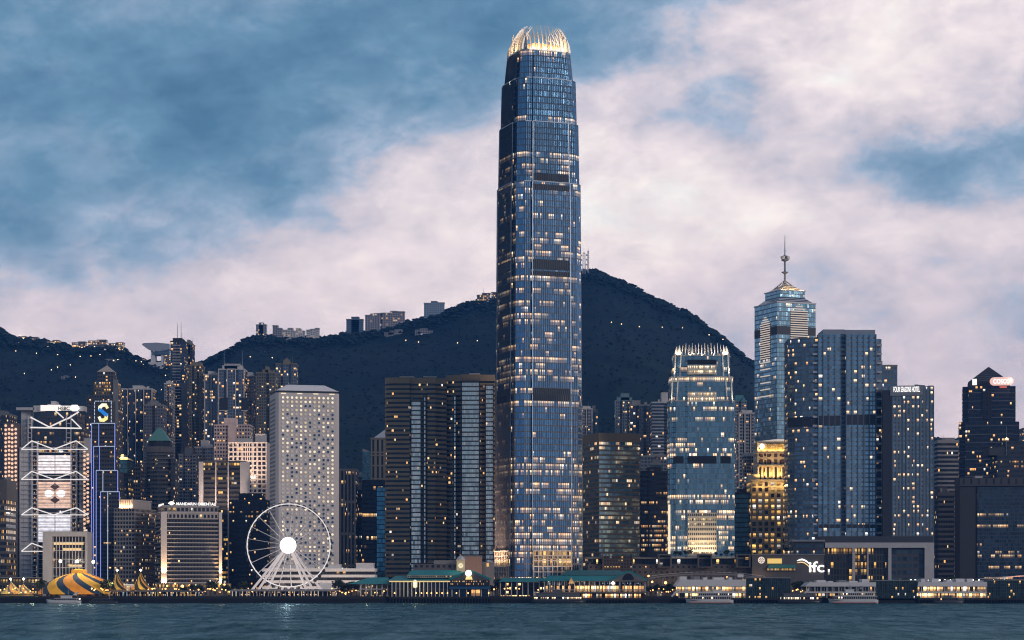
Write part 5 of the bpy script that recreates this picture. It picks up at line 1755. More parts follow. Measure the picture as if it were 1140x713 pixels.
# ================================================================== CENTRE AND RIGHT
def centre_buildings():
    # right of the porthole tower
    b = Bld("office_tower", "office tower with pale upright ribs just right of the porthole tower", "office tower", 378, 399, 522, 1850, 30, 0)
    b.tier(b.rc(0.6), 0, b.H - 2, facade("rib_glz", (0.03, 0.03, 0.035), (0.04, 0.045, 0.055), win=(0.05, 0.95, 0.25, 0.95), lit=0.24, coh=0.35, cols=WARM, es=1.3, gm=0.4), 2.4, 3.7, name="glazing")
    ribm = plain("rib_concrete", (0.34, 0.31, 0.30), 0.8)
    b.strips([-b.w / 2 + .8 + (b.w - 1.6) * k / 4 for k in range(5)], 1.3, -b.d / 2 + .6, 0, b.H - 2.02, ribm, 1.0)
    b.slab(b.rc(-.3), b.H - 2, b.H, ribm, "parapet")
    for k in range(4):
        zz = b.H - 2.2 - 26 * (k + 1)
        if zz > 5:
            mb = MB(); mb.box(-b.w / 2 + .1, b.w / 2 - .1, -b.d / 2 - .2, -b.d / 2 + .5, zz, zz + 2.2); mb.build("floor_band", [ribm], b.root)
    curtain("dark narrow office tower with warm windows between the ribbed and the blue-edged towers", 396, 407.5, 545, 1900, facade("narrow_dark", (0.04, 0.04, 0.045), (0.03, 0.035, 0.045), lit=0.28, coh=0.3, es=1.4), 26)
    resi("thin pale apartment tower peeping over the narrow dark office tower", 398.5, 405.5, 531, 2080, MATS["resi_pale"], 20, 0, ((0.5, 2),), trim=PALE, pent=((0.2, 0.8, 1.5),))
    b = Bld("office_tower", "black glass office tower with a blue glass right edge", "office tower", 403, 431, 536, 1870, 34, 0)
    blk = facade("black_glass", (0.018, 0.018, 0.024), (0.02, 0.025, 0.04), win=(0.04, 0.96, 0.15, 0.9), lit=0.26, coh=0.85, run=0.15, rowv=0.9, cols=WARM, es=1.4, gm=0.5)
    b.tier(b.rc(), 0, b.H, blk, 1.8, 3.8)
    mb = MB(); mb.prism(rect(b.x(419.5), b.x(430.5), -b.d / 2 - .5, -b.d / 2 - .01), 0, b.H - 5, 1.6, 3.8); mb.build("glass_bay", [facade("black_glass_blue", (0.03, 0.05, 0.08), (0.10, 0.28, 0.42), win=(0.04, 0.96, 0.12, 0.95), lit=0.05, coh=0.6, cols=CREAM, es=1.1, gm=0.85)], b.root)
    b.parapet(b.rc(-.2), b.H - .5, 1.5, DARK)
    b = Bld("office_tower", "slender teal glass tower with a slanted top beside the wedge roofed one", "office tower", 403.5, 414.5, 503, 2060, 24, 0)
    b.tier(b.rc(), 0, b.H, facade("teal_slim", (0.05, 0.09, 0.12), (0.10, 0.24, 0.34), win=(0.06, 0.94, 0.1, 0.9), lit=0.08, coh=0.3, es=1.2, gm=0.8), 2.0, 3.8)
    mb = MB(); mb.poly_xz([(-b.w / 2, b.H + .01), (b.w / 2, b.H + .01), (-b.w / 2, b.H + 3)], -10, 10); mb.build("slanted_top", [GREY], b.root)
    b = Bld("office_tower", "olive stone tower with tall dark window slots and a silver wedge roof", "office tower", 413, 435, 489, 1990, 30, 0)
    ol = plain("olive_stone", (0.20, 0.18, 0.14), 0.8)
    b.tier(b.rc(), 0, b.H, facade("olive_fac", (0.20, 0.18, 0.14), (0.02, 0.025, 0.03), win=(0.3, 0.75, 0.05, 0.95), lit=0.05, coh=0.3, gm=0.4), 3.6, 12.0)
    b.slab(b.rc(-.5), b.H + .003, b.H + 1.2, ol, "parapet")
    b.slab(b.rc(-.4), b.z(508), b.z(506.5), ol, "cornice")
    mb = MB(); mb.poly_xz([(b.x(415), b.H + 1.21), (b.x(431), b.H + 1.21), (b.x(431), b.z(476))], -9, 9); mb.build("wedge_roof", [plain("silver_roof", (0.62, 0.64, 0.70), 0.35, 0.4, .1)], b.root)

    # buildings right of the tallest tower
    rH = facade("resi_mid_blue", (0.18, 0.19, 0.22), (0.09, 0.14, 0.19), win=(0.15, 0.85, 0.25, 0.85), lit=0.10, coh=0.1, cols=WARM, es=1.4, gm=0.5)
    rI = facade("resi_mid_pale", (0.30, 0.30, 0.33), (0.07, 0.10, 0.13), win=(0.15, 0.85, 0.3, 0.8), lit=0.12, coh=0.1, cols=WARM, es=1.4, gm=0.5)
    resi("pale apartment tower peeping out beside the tallest tower's right edge", 646, 659, 456, 2240, rI, 22, 0, ((0.5, 3),), trim=PALE, piers=3, pent=((0.2, 0.7, 2),))
    resi("small grey apartment tower behind the lower brown banded tower", 656, 666, 460, 2280, rH, 20, 0, ((0.5, 2),))
    resi("apartment tower with a tall teal roof house between the brown and the crowned towers", 684, 706, 447, 2260, rH, 24, 0, ((0.3, 2.5), (0.7, 2.5)), trim=plain("teal_grey_trim", (0.16, 0.24, 0.28), .7), pent=((0.3, 0.75, 7), (0.1, 0.9, 3)), piers=3)
    resi("dark apartment tower with an off-centre roof house left of the crowned tower", 700, 725, 452, 2210, MATS["resi_dark"], 24, 0, ((0.35, 3), (0.7, 3)), trim=GREY, pent=((0.1, 0.5, 4),))
    resi("pale ribbon-balconied apartment tower against the crowned tower's left side", 724, 746, 449, 2160, facade("resi_ribbon", (0.36, 0.35, 0.37), (0.07, 0.10, 0.14), win=(0.0, 1.0, 0.42, 1.0), lit=0.14, coh=0.5, es=1.3, gm=0.5), 24, 0, ((0.75, 3),), trim=PALE, pent=((0.55, 0.9, 9),))
    resi("long low grey terrace block in front of the apartment towers left of the crowned tower", 712, 746, 509, 2020, rH, 20, 0, ((0.5, 3),), trim=GREY, pent=())
    b = curtain("dark office tower with many warm lit floors beside the crowned tower", 711, 747, 526, 1850, facade("lit_dark", (0.035, 0.037, 0.045), (0.035, 0.05, 0.07), win=(0.06, 0.94, 0.25, 0.8), lit=0.45, coh=0.85, run=0.16, rowv=0.7, cols=WARM, es=1.4, gm=0.5), 32, rim=DARK)
    b.strips([b.x(713), b.x(722)], 1.4, -b.d / 2, 0, b.H, DARK)
    curtain("small blue glass block on top of the hill terrace left of the crowned tower", 722, 737, 517, 1980, facade("small_blue", (0.06, 0.10, 0.14), (0.12, 0.26, 0.36), lit=0.08, gm=0.8), 20)
    resi("grey apartment tower with a teal roof just right of the crowned tower", 814, 831, 447, 2260, rI, 24, 0, ((0.5, 3),), trim=plain("teal_roof_dim", (0.10, 0.26, 0.30), .6), pent=((0.2, 0.8, 5),))
    resi("pale gridded apartment tower left of the masted tower", 820, 842, 461, 2160, rI, 24, 0, ((0.3, 2.5), (0.65, 2.5)), trim=PALE, piers=4, pent=((0.2, 0.6, 2),))
    resi("low pale apartment block with many lit windows left of the golden bank", 826, 842, 508, 2050, facade("resi_low_pale", (0.40, 0.36, 0.34), (0.05, 0.05, 0.06), lit=0.25, coh=0.2, es=1.3), 20, 0, ((0.5, 2),), trim=PALE, pent=())
    curtain("dark teal glass block low between the crowned tower and the golden bank", 815, 838, 550, 1880, facade("teal_dark", (0.02, 0.022, 0.026), (0.06, 0.13, 0.16), win=(0.06, 0.94, 0.15, 0.9), lit=0.16, coh=0.7, run=0.3, rowv=0.9, cols=WARM, es=1.5, gm=0.6), 30, rim=DARK)

    # the golden bank
    b = Bld("bank_building", "golden floodlit stone bank with stepped shoulders and pillared top", "bank building", 836, 884, 493, 1870, 34, 0)
    z, x = b.z, b.x; hd = b.d / 2
    st = plain("golden_stone", (0.72, 0.63, 0.48), 0.8, 0, 0.1)
    body = facade("golden_body", (0.36, 0.31, 0.22), (0.02, 0.02, 0.02), win=(0.22, 0.80, 0.18, 0.85), lit=0.5, coh=0.85, run=0.2, rowv=0.8, cols=GOLD, es=1.5, gm=0.3)
    b.tier([(x(836), -hd), (x(884), -hd), (x(884), hd), (x(836), hd)], 0, z(536), body, 5.4, 4.6)
    b.tier([(x(837), -hd + 1.5), (x(846), -hd + 1.5), (x(846), hd), (x(837), hd)], z(536) + .01, z(528), st, name="shoulder")
    b.tier([(x(843.5), -hd + 2.5), (x(884), -hd + 2.5), (x(884), hd), (x(843.5), hd)], z(536) + .01, z(493), facade("golden_top", (0.72, 0.63, 0.48), (0.05, 0.035, 0.02), win=(0.3, 0.7, 0.25, 0.78), lit=0.1, cols=GOLD, es=1.0, gm=0.1), 4.6, 6.4, name="upper_block")
    for (pa, h_) in ((536, 1.6), (519, 1.0), (505, 1.0), (493.5, 1.6)):
        b.slab([(x(842.8 if pa < 536 else 835.5), -hd + (1.6 if pa < 536 else -0.6)), (x(884.5), -hd + (1.6 if pa < 536 else -0.6)), (x(884.5), hd + .4), (x(842.8 if pa < 536 else 835.5), hd + .4)], z(pa) + .02, z(pa) + h_, st, "cornice")
    for k in range(10):
        xx = x(844.4) + (x(883.2) - x(844.4)) * k / 9
        mb = MB(); mb.box(xx - .55, xx + .55, -hd + 1.2, -hd + 2.49, z(532), z(519)); mb.build("column", [st], b.root)
    for k in range(5):
        xx = x(848) + (x(880) - x(848)) * k / 4
        mb = MB(); mb.box(xx - 1.7, xx + 1.7, -hd + 2.3, -hd + 2.6, z(531), z(520)); mb.build("window", [DARK], b.root)
        for (pa, pb) in ((509, 505.6), (516.5, 511.5)):
            mb = MB(); mb.box(xx - 1.3, xx + 1.3, -hd + 2.3, -hd + 2.6, z(pa), z(pb)); mb.build("window", [plain("golden_window", (0.10, 0.06, 0.05), 0.4)], b.root)
    for k in range(7):
        xx = x(845) + (x(883) - x(845)) * k / 6
        lamp((b.cx + xx, b.cy - hd - 3.2, b.G + z(535)), 6500, (1.0, 0.60, 0.20), 0.4, (b.cx + xx, b.cy - hd + 2, b.G + z(515)), 100)
        lamp((b.cx + xx, b.cy - hd - 0.4, b.G + z(503.5)), 2000, (1.0, 0.62, 0.22), 0.4, (b.cx + xx, b.cy - hd + 2.2, b.G + z(494)), 130)
        lamp((b.cx + xx - 1.5, b.cy - hd - 2.6, b.G + z(541)), 900, (1.0, 0.60, 0.20), 0.3)
    mb = MB(); cxs, czs = x(848.5), z(497)
    mb.poly_xz([(cxs + 2.3 * math.cos(t * .52), czs + 2.3 * math.sin(t * .52)) for t in range(12)], -hd + 1.0, -hd + 1.5); mb.build("sign_disc", [glow("golden_disc", (1.0, 0.9, 0.75), 1.6)], b.root)
    mb = MB(); mb.box(x(850), x(880), -hd + 1.1, -hd + 1.6, z(501), z(494.8)); o = mb.build("sign_band", [facade("golden_sign", (0.5, 0.4, 0.2), (0.3, 0.2, 0.05), win=(0.1, 0.9, 0.1, 0.9), lit=0.95, coh=0.0, rowv=0, cols=GOLD, es=1.3, gm=0)], b.root)
    o.data.uv_layers[0].data.foreach_set("uv", [c for l in range(len(o.data.loops)) for c in (o.data.vertices[o.data.loops[l].vertex_index].co.x / 1.5, o.data.vertices[o.data.loops[l].vertex_index].co.z / 1.6)])

    # the large blue residence: a curved front in two leaves with a dark slot
    b = Bld("apartment_tower", "large blue glass residence with a curved left wing and dark centre slot", "apartment tower", 879, 983, 373, 1775, 36, 0)
    z, x = b.z, b.x; hd = b.d / 2
    bl = facade("res_blue", (0.24, 0.30, 0.37), (0.25, 0.40, 0.52), win=(0.08, 0.90, 0.28, 0.95), lit=0.065, coh=0.15, run=0.6, cols=CREAM, es=1.6, gm=0.82, gr=0.10, tilt=0.045)
    dk = facade("res_dark", (0.15, 0.175, 0.21), (0.16, 0.25, 0.34), win=(0.10, 0.88, 0.28, 0.9), lit=0.11, coh=0.15, cols=WARM, es=1.6, gm=0.7, gr=0.15, tilt=0.05)
    # left wing curves back
    wing = [(x(879.3), -hd + 14), (x(886), -hd + 8.5), (x(894), -hd + 4.8), (x(903), -hd + 2.2), (x(911), -hd + 1.2), (x(911), hd), (x(879.3), hd)]
    b.tier(wing, 0, z(377), dk, 2.4, 3.5, cont=True, name="curved_wing")
    b.tier([(x(911.02), -hd + .6), (x(936), -hd), (x(936), hd), (x(911.02), hd)], 0, z(372), bl, 3.2, 3.5, name="left_leaf")
    b.tier([(x(936.02), -hd + 4), (x(941.5), -hd + 4), (x(941.5), hd), (x(936.02), hd)], 0, z(370), facade("res_slot", (0.26, 0.31, 0.38), (0.03, 0.05, 0.08), win=(0.0, 1.0, 0.5, 1.0), lit=0.04, gm=0.7), 3.2, 3.5, name="slot")
    b.tier([(x(941.52), -hd), (x(976), -hd + .8), (x(976), hd), (x(941.52), hd)], 0, z(372), bl, 3.2, 3.5, name="right_leaf")
    b.tier([(x(976.02), -hd + 2.5), (x(982.5), -hd + 5), (x(982.5), hd), (x(976.02), hd)], 0, z(377), dk, 2.4, 3.5, name="right_edge")
    for (pa, pb, pt) in ((917, 941, 366.5), (941.2, 975, 367)):
        b.tier([(x(pa), -hd + 3), (x(pb), -hd + 3), (x(pb), hd - 3), (x(pa), hd - 3)], z(372) + .02, z(pt), plain("res_top", (0.27, 0.31, 0.38), 0.6, 0.1, .1), name="roof_block")
    strip = plain("res_strip", (0.16, 0.20, 0.26), 0.5, 0.3)
    for px_ in (911, 916.5, 923, 929.5, 936, 942, 948.5, 955, 961.5, 968, 975):
        mb = MB(); mb.box(x(px_) - .28, x(px_) + .28, -hd - .5, -hd + 1.4, 0, z(373)); mb.build("mullion", [strip], b.root)
    bal = plain("res_balcony", (0.46, 0.48, 0.52), 0.6)
    for (pa, pb, ya) in ((905, 910.8, 1.6), (976.3, 982, 2.2)):
        o0 = None
        for k in range(42):
            zz = 6 + k * 7.0
            if zz > z(379): break
            if o0 is None:
                mb = MB(); mb.box(x(pa), x(pb), -hd + ya - 1.3, -hd + ya + 1.2, 0, 1.5); o0 = mb.build("balcony", [bal], b.root, loc=(0, 0, zz))
            else: part_copy(o0, None, (0, 0, zz))
    plm = plain("res_plant_band", (0.035, 0.042, 0.055), 0.6)
    for (pa, pb, ya, p0, p1) in ((911.2, 935.8, -.35, 474, 463), (941.8, 975, -.35, 473, 462), (911.2, 935.8, -.3, 588, 584), (941.8, 975, -.3, 588, 584)):
        mb = MB(); mb.box(x(pa), x(pb), -hd + ya, -hd + 1.5, z(p0), z(p1)); mb.build("louvre_band", [plm], b.root)
    mb = MB(); pw = [(p[0], p[1] - .35) for p in wing[:5]]; mb.prism(pw + [(x(911), hd - 1), (x(880), hd - 1)], z(475), z(464), bottom=True); mb.build("louvre_band", [plm], b.root)
    mb = MB(); mb.prism([(p[0], p[1] - .3) for p in wing[:5]] + [(x(911), hd - 1), (x(880), hd - 1)], z(377) + .01, z(375.5), bottom=True); mb.build("parapet", [GREY], b.root)

    # hotel with the rooftop name, and the blue piece behind it
    b = Bld("apartment_tower", "small blue shoulder tower between the blue residence and the named hotel", "apartment tower", 974, 999, 408, 1830, 30, 0)
    b.tier(b.rc(), 0, b.H, MATS["res_dark"], 2.6, 3.5)
    b.tier(rect(b.x(974), b.x(984), -8, 8), b.H + .01, b.z(401), GREY, name="roof_block")
    b.parapet(b.rc(-.2), b.H - .4, 1.6, GREY)
    b = Bld("hotel", "blue-grey hotel tower with its name in lights along the roof", "hotel", 982, 1040, 430, 1760, 34, -8)
    z, x = b.z, b.x; hd, W2 = b.d / 2, b.w / 2
    hm = facade("named_hotel", (0.20, 0.23, 0.27), (0.22, 0.31, 0.39), win=(0.25, 0.75, 0.22, 0.82), lit=0.30, coh=0.12, run=0.8, rowv=0.5, cols=CREAM, es=1.8, gm=0.75, gr=0.14, tilt=0.05)
    b.tier(b.rc(), 0, b.H, hm, 3.6, 3.55)
    b.tier([(-W2 - .3, -hd - .3), (-W2 + 6.5, -hd - .3), (-W2 + 6.5, hd), (-W2 - .3, hd)], 0, z(434), plain("named_hotel_side", (0.04, 0.045, 0.058), 0.6), name="side_wall")
    mm_ = plain("named_hotel_rib", (0.15, 0.18, 0.22), 0.5, 0.2)
    for k in range(13):
        xx = -W2 + 7.2 + (b.w - 7.6) * k / 12
        mb = MB(); mb.box(xx - .25, xx + .25, -hd - .45, -hd - .01, 0, z(433)); mb.build("mullion", [mm_], b.root)
    fasc = MB(); fasc.box(-W2 + 5.5, W2 - 8.5, -hd - .9, -hd + 5, z(440.5), z(429.2)); s = fasc.build("sign", [plain("hotel_fascia", (0.26, 0.26, 0.29), 0.6)], b.root)
    text_mesh("FOUR SEASONS HOTEL", 4.6, 0.15, "lettering", glow("named_hotel_sign", (1.0, 0.96, 0.92), 1.7), s, (-1.5, -hd - 1.1, z(436.2)), 0.02, b.w - 19, 1.25)
    mb = MB(); mb.box(x(1033), x(1040) - .5, -hd + 1, hd - 2, b.H + .01, z(431) + 1.2); mb.build("roof_block", [GREY], b.root)
    mb = MB(); mb.tube((x(1022), 0, b.H), (x(1022), 0, b.H + 3), .4); mb.tube((x(1019), 0, b.H + 2.6), (x(1031), 0, z(427.5)), .4); mb.build("roof_crane", [STEEL], b.root)

    # banded block, pyramid-topped tower and the right-hand front
    office("pale banded office block in the gap left of the dark pyramid topped tower", 1038, 1069, 490, 2080, facade("gap_glz", (0.05, 0.05, 0.06), (0.10, 0.13, 0.17), win=(0.05, 0.95, 0, 1), lit=0.07, coh=0.5, es=1.3, gm=0.6), plain("gap_band", (0.36, 0.34, 0.35), 0.8), 26, 0, 3.9, 1.7, plants=((0.2, 0.8, 2.0),))
    office("dark banded office block below the pale banded one", 1038, 1063, 548, 1880, facade("gap_dark_glz", (0.03, 0.03, 0.035), (0.03, 0.035, 0.045), win=(0.05, 0.95, 0, 1), lit=0.13, coh=0.5, es=1.3, gm=0.4), plain("gap_dark_band", (0.08, 0.078, 0.085), 0.8), 26, 0, 4.2, 2.0, plants=((0.1, 0.6, 4.0),))
    b = Bld("office_tower", "dark stepped tower with a chevron pyramid roof and a glowing pink sign", "office tower", 1067, 1135, 429, 1990, 40, -10)
    z, x = b.z, b.x; hd, W2 = b.d / 2, b.w / 2
    cm = facade("chevron_tower", (0.030, 0.030, 0.040), (0.03, 0.04, 0.065), win=(0.06, 0.94, 0.3, 0.9), lit=0.075, coh=0.25, cols=WARM, es=1.5, gm=0.6, tilt=0.05)
    c_ = 5.0
    oct_ = lambda i: [(-W2 + i, -hd + i + c_), (-W2 + i + c_, -hd + i + c_), (-W2 + i + c_, -hd + i), (W2 - i - c_, -hd + i), (W2 - i - c_, -hd + i + c_), (W2 - i, -hd + i + c_), (W2 - i, hd - i), (-W2 + i, hd - i)]
    b.tier(oct_(0), 0, z(469), cm, 2.0, 3.7)
    b.tier(oct_(3.0), z(469) + .01, b.H, cm, 2.0, 3.7)
    mb = MB()
    for k in range(12):
        zz = b.H - 6 - k * 7.4
        if zz > z(560): mb.prism(oct_(3.0 - .12 if zz > z(469) else -.12), zz, zz + 0.5, bottom=True)
    mb.build("floor_lines", [plain("chevron_line", (0.16, 0.17, 0.20), 0.5, 0.3)], b.root)
    mb = MB(); mb.box(x(1094), x(1104), -hd + 1.8, -hd + 2.9, z(466), z(432)); mb.build("centre_bay", [facade("chevron_bay", (0.02, 0.02, 0.025), (0.03, 0.035, 0.05), lit=0.15, gm=0.5)], b.root)
    pr = rect(-W2 * .66, W2 * .66, -hd * .62, hd * .62)
    zb = b.H + .01
    mb = MB(); mb.prism(rect(-W2 * .70, W2 * .70, -hd * .66, hd * .66), zb, z(424), bottom=True); mb.build("attic", [plain("chevron_attic", (0.03, 0.03, 0.036), 0.6)], b.root)
    mb = MB(); mb.prism(rect(-W2 * .70, W2 * .70, -hd * .66, hd * .66), z(424) + .01, z(406), 2.0, 1.7, poly2=rect(-.5, .5, -.5, .5))
    mb.build("pyramid_roof", [facade("chevron_roof", (0.028, 0.028, 0.034), (0.10, 0.10, 0.12), win=(0.0, 1.0, 0.72, 1.0), lit=0, gm=0.3, gr=0.5), ROOF], b.root)
    # sign: lettering on a rounded glowing field
    pts = []
    xa, xb, zc, r_ = x(1106.5), x(1124), z(424.3), 3.6
    for k in range(9): t = R(90 + 22.5 * k); pts.append((xa + r_ * math.cos(t), zc + r_ * math.sin(t)))
    for k in range(9): t = R(-90 + 22.5 * k); pts.append((xb + r_ * math.cos(t), zc + r_ * math.sin(t)))
    mb = MB(); mb.poly_xz(pts, -hd + .9, -hd + 1.7); s = mb.build("sign", [glow("pink_sign", (1.0, 0.60, 0.52), 0.95)], b.root)
    text_mesh("COSCO", 5.4, 0.15, "lettering", glow("pink_sign_letter", (1.0, 0.92, 0.86), 1.7), s, ((xa + xb) / 2, -hd + .7, zc - 1.9), 0.1, (xb - xa) + 1.0)
    lamp((b.cx + 14, b.cy - hd - 5, b.G + zc + 1), 4500, (1.0, .68, .56), 1.0)
    mb = MB(); mb.box(x(1082.5), x(1087.5), -hd + 1.0, -hd + 2.0, z(428), z(421.2)); mb.build("sign", [glow("white_square_sign", (1.0, 0.92, 0.88), 1.3)], b.root)
    mb = MB(); mb.box(x(1113), x(1121), -hd + 2.2, -hd + 2.8, z(431.6), z(429.6)); mb.build("sign", [glow("red_small_sign", (0.9, 0.16, 0.10), 0.7)], b.root)
    b = Bld("office_block", "dark stepped office block with warm lit floors at the right edge", "office block", 1102, 1150, 507, 1880, 30, 0)
    m = facade("edge_right", (0.045, 0.045, 0.055), (0.04, 0.05, 0.07), win=(0.06, 0.94, 0.3, 0.8), lit=0.30, coh=0.7, run=0.35, rowv=0.9, cols=WARM, es=1.4, gm=0.5)
    b.tier(b.rc(), 0, b.H, m, 2.0, 3.8)
    b.tier(rect(b.x(1119), b.x(1150), -12, 12), b.H + .01, b.z(491), m, 2.0, 3.8, name="upper_block")
    b.tier(rect(b.x(1102), b.x(1119), -12.5, 11), b.H + .01, b.z(498), plain("edge_right_frame", (0.06, 0.06, 0.07), 0.7), name="plant_room")
    b.mast(b.x(1121), -13, b.z(507), b.z(474), .35)
    mb = MB(); q = b.x(1121); mb.lathe([(0, -1.3), (1.3, 0), (0, 1.3)], 8, (q, -14, b.z(488.5))); mb.build("mast_lamp", [glow("mast_lamp", (1.0, 0.82, 0.5), 2.0)], b.root)
    resi("pale apartment tower at the right edge, behind the dark stepped block", 1134, 1148, 478, 2100, MATS["resi_mid_pale"], 22, 0, ((0.5, 3),), pent=())
    # front office slab
    b = Bld("office_block", "wide dark glass office slab with scattered lit strips and a grey end wall", "office block", 1063, 1152, 540, 1745, 34, -4)
    z, x = b.z, b.x; hd, W2 = b.d / 2, b.w / 2
    sm = facade("right_slab", (0.055, 0.058, 0.07), (0.055, 0.085, 0.12), win=(0.06, 0.94, 0.12, 0.88), lit=0.30, coh=0.9, run=0.12, rowv=0.85, cols=CREAM, es=1.2, gm=0.6, tilt=0.05)
    b.tier([(-W2 + 13, -hd), (W2, -hd), (W2, hd), (-W2 + 13, hd)], 0, z(542), sm, 1.7, 2.9)
    b.tier([(-W2, -hd + 1.0), (-W2 + 12.98, -hd + 1.0), (-W2 + 12.98, hd), (-W2, hd)], 0, z(541), plain("right_slab_end", (0.055, 0.052, 0.058), 0.8, 0, .1), name="end_wall")
    b.tier(b.rc(-0.2), z(541) + .01, z(532), facade("right_slab_top", (0.075, 0.07, 0.075), (0.03, 0.03, 0.03), win=(0.35, 0.65, 0.2, 0.9), lit=0.0, gm=0.1), 6, 6.5, name="roof_storey")
    b.plant([(x(1088), x(1096), -6, 6, z(532) + .01, z(529.6))], PALE)


centre_buildings()


# ================================================================== PEAK AND SLOPE
def hill_buildings():
    def villa(label, px0, px1, py, base, mat, parts, group="houses along the mountain crest", lit=0):
        # stand where the ray through the house's foot meets the slope, or on the crest
        pm, foot = (px0 + px1) / 2, base
        Y = 3708.0
        for q in range(190):
            Yq = 2300 + q * 7.5
            if ground(X_at(pm, Yq), Yq) >= Z_at(foot, Yq):
                Y = Yq; break
        b = Bld("hill_house", label, "hillside house", px0, px1, py, min(Y, 3706), 16, 0, group)
        for (fa, fb, pt) in parts:
            xa, xb = -b.w / 2 + fa * b.w, -b.w / 2 + fb * b.w
            mb = MB(); mb.prism(rect(xa, xb - .05, -8, 8), 0, b.z(pt), 3.6, 3.3, 0, 1); mb.build("house_block", [mat, ROOF], b.root)
            mb = MB(); mb.box(xa - .5, xb + .45, -8.5, 8.5, b.z(pt) + .003, b.z(pt) + 1.0); mb.build("roof_slab", [GREY], b.root)
        return b
    hb = facade("crest_blue", (0.10, 0.13, 0.17), (0.12, 0.2, 0.28), win=(0.1, 0.9, 0.2, 0.8), lit=0.12, coh=0.5, es=1.5, gm=0.6)
    hp = facade("crest_pale", (0.34, 0.32, 0.34), (0.06, 0.08, 0.11), win=(0.2, 0.8, 0.25, 0.8), lit=0.10, coh=0.2, es=1.7, gm=0.4)
    hw = facade("crest_white", (0.62, 0.60, 0.60), (0.05, 0.06, 0.08), win=(0.25, 0.75, 0.3, 0.75), lit=0.10, coh=0.2, es=1.5, gm=0.3)
    hl = facade("crest_lit", (0.22, 0.20, 0.18), (0.05, 0.05, 0.06), win=(0.15, 0.85, 0.2, 0.8), lit=0.6, coh=0.2, cols=WARM, es=2.4, gm=0.2)
    Yc = 3640
    villa("small square tower house alone at the left end of the crest", 285, 297.5, 361, 372, hp, [(0, 1, 362), (0.3, 0.7, 360)])
    villa("pale narrow crest house with a lit foot, second from the small tower house", 303.5, 315, 363, 376, hp, [(0, 0.55, 363), (0.55, 1, 366)])
    villa("row of white stepped crest apartments with gaps between their tops", 315, 340, 366, 378, hw, [(0, 0.22, 368), (0.22, 0.45, 366), (0.45, 0.6, 369), (0.6, 0.82, 366.5), (0.82, 1, 369)])
    villa("low white crest apartments at the right end of the white stepped row", 341, 356, 366, 377, hw, [(0, 0.3, 368), (0.3, 0.7, 367), (0.7, 1, 366)])
    villa("dark blue glass-fronted crest house with a small raised roof", 385.5, 405, 354, 368, hb, [(0, 1, 356), (0.3, 0.75, 353.5)])
    villa("grey crest apartments with a stepped roofline, left of the longer ones", 406.5, 426, 349, 363, hp, [(0, 0.3, 351.5), (0.3, 0.55, 350), (0.55, 1, 349.5)])
    villa("long crest apartments with warm lit ground floor", 424, 451, 347, 362, hp, [(0, 0.4, 349), (0.4, 0.7, 347), (0.7, 1, 347.5)])
    villa("blue-white crest apartment block standing alone above the woods", 472, 495, 336, 348, facade("crest_bluewhite", (0.30, 0.34, 0.40), (0.12, 0.22, 0.32), win=(0.2, 0.8, 0.2, 0.8), lit=0.08, es=1.6, gm=0.5), [(0, 0.35, 338), (0.35, 0.65, 336), (0.65, 1, 337.5)])
    b = villa("floodlit low crest building with a thin aerial, left of the tallest tower", 531, 546, 326, 334, hl, [(0, 0.4, 329), (0.4, 1, 327)])
    b.mast(0, 0, b.z(327), b.z(320), .4)
    villa("lit crest building half hidden by the tallest tower", 547, 560, 324, 333, hl, [(0, 0.5, 326), (0.5, 1, 325)])
    villa("pale stepped villas low on the wooded slope, left pair", 428, 448, 367, 374.5, hp, [(0, 0.3, 371), (0.3, 0.6, 369), (0.6, 1, 367.5)], "villas on the wooded slope")
    villa("pale stepped villas low on the wooded slope, right pair", 462, 482, 366, 373.5, hp, [(0, 0.3, 368), (0.3, 0.7, 366.5), (0.7, 1, 369)], "villas on the wooded slope")
    # left crest: long low lit houses
    spots = [(20, 31, 375, "warm lit crest house farthest left of the lit crest row"), (34, 44, 376, "paler, mostly unlit crest house, second in the row from the left edge"), (52, 68, 379.5, "long low crest house, third in the row from the left edge"),
             (80, 97, 381, "lit crest house just left of the widest low one"), (98, 120, 379, "widest low crest house, with a row of lit windows"), (121, 139, 382, "dark crest house where the left ridge drops")]
    for k, (a, c, py, lab) in enumerate(spots):
        villa(lab, a, c, py, py + 7, hl if k != 1 else hp, [(0, 0.5, py + 1), (0.5, 1, py)], "low houses on the left ridge")
    villa("lit low lodge on the slope below the left ridge", 117, 130, 399, 403, hl, [(0, 1, 400.5)], "lodges on the left slope")
    villa("bright lit lodge beside the lookout building", 148, 163, 398, 405, hl, [(0, 0.6, 401), (0.6, 1, 400)], "lodges on the left slope")
    villa("small pale villa alone on the dark left slope", 68, 77, 418, 423, hp, [(0, 0.5, 420), (0.5, 1, 419)], "lodges on the left slope")
    # the anvil shaped lookout
    Y = 3690
    bx, by = X_at(177, Y), Y
    g = ground(bx, by) - 4
    root = thing("lookout_building", "anvil-shaped white lookout building on the mountain gap, its right side lit", "lookout", (bx, by, g))
    zz = lambda py: Z_at(py, Y) - g
    xx = lambda px: X_at(px, Y) - bx
    al = plain("lookout_metal", (0.42, 0.42, 0.46), 0.4, 0.3)
    mb = MB(); mb.poly_xz([(xx(159.5), zz(385)), (xx(161), zz(383.2)), (xx(176), zz(382.6)), (xx(190), zz(384)), (xx(190), zz(390)), (xx(178), zz(392.5)), (xx(171), zz(391.5)), (xx(164), zz(388.5))], -14, 14); mb.build("bowl_roof", [al], root)
    mb = MB(); mb.box(xx(172), xx(190), -13, 13, zz(396), zz(391)); mb.build("deck_glazing", [hb], root)
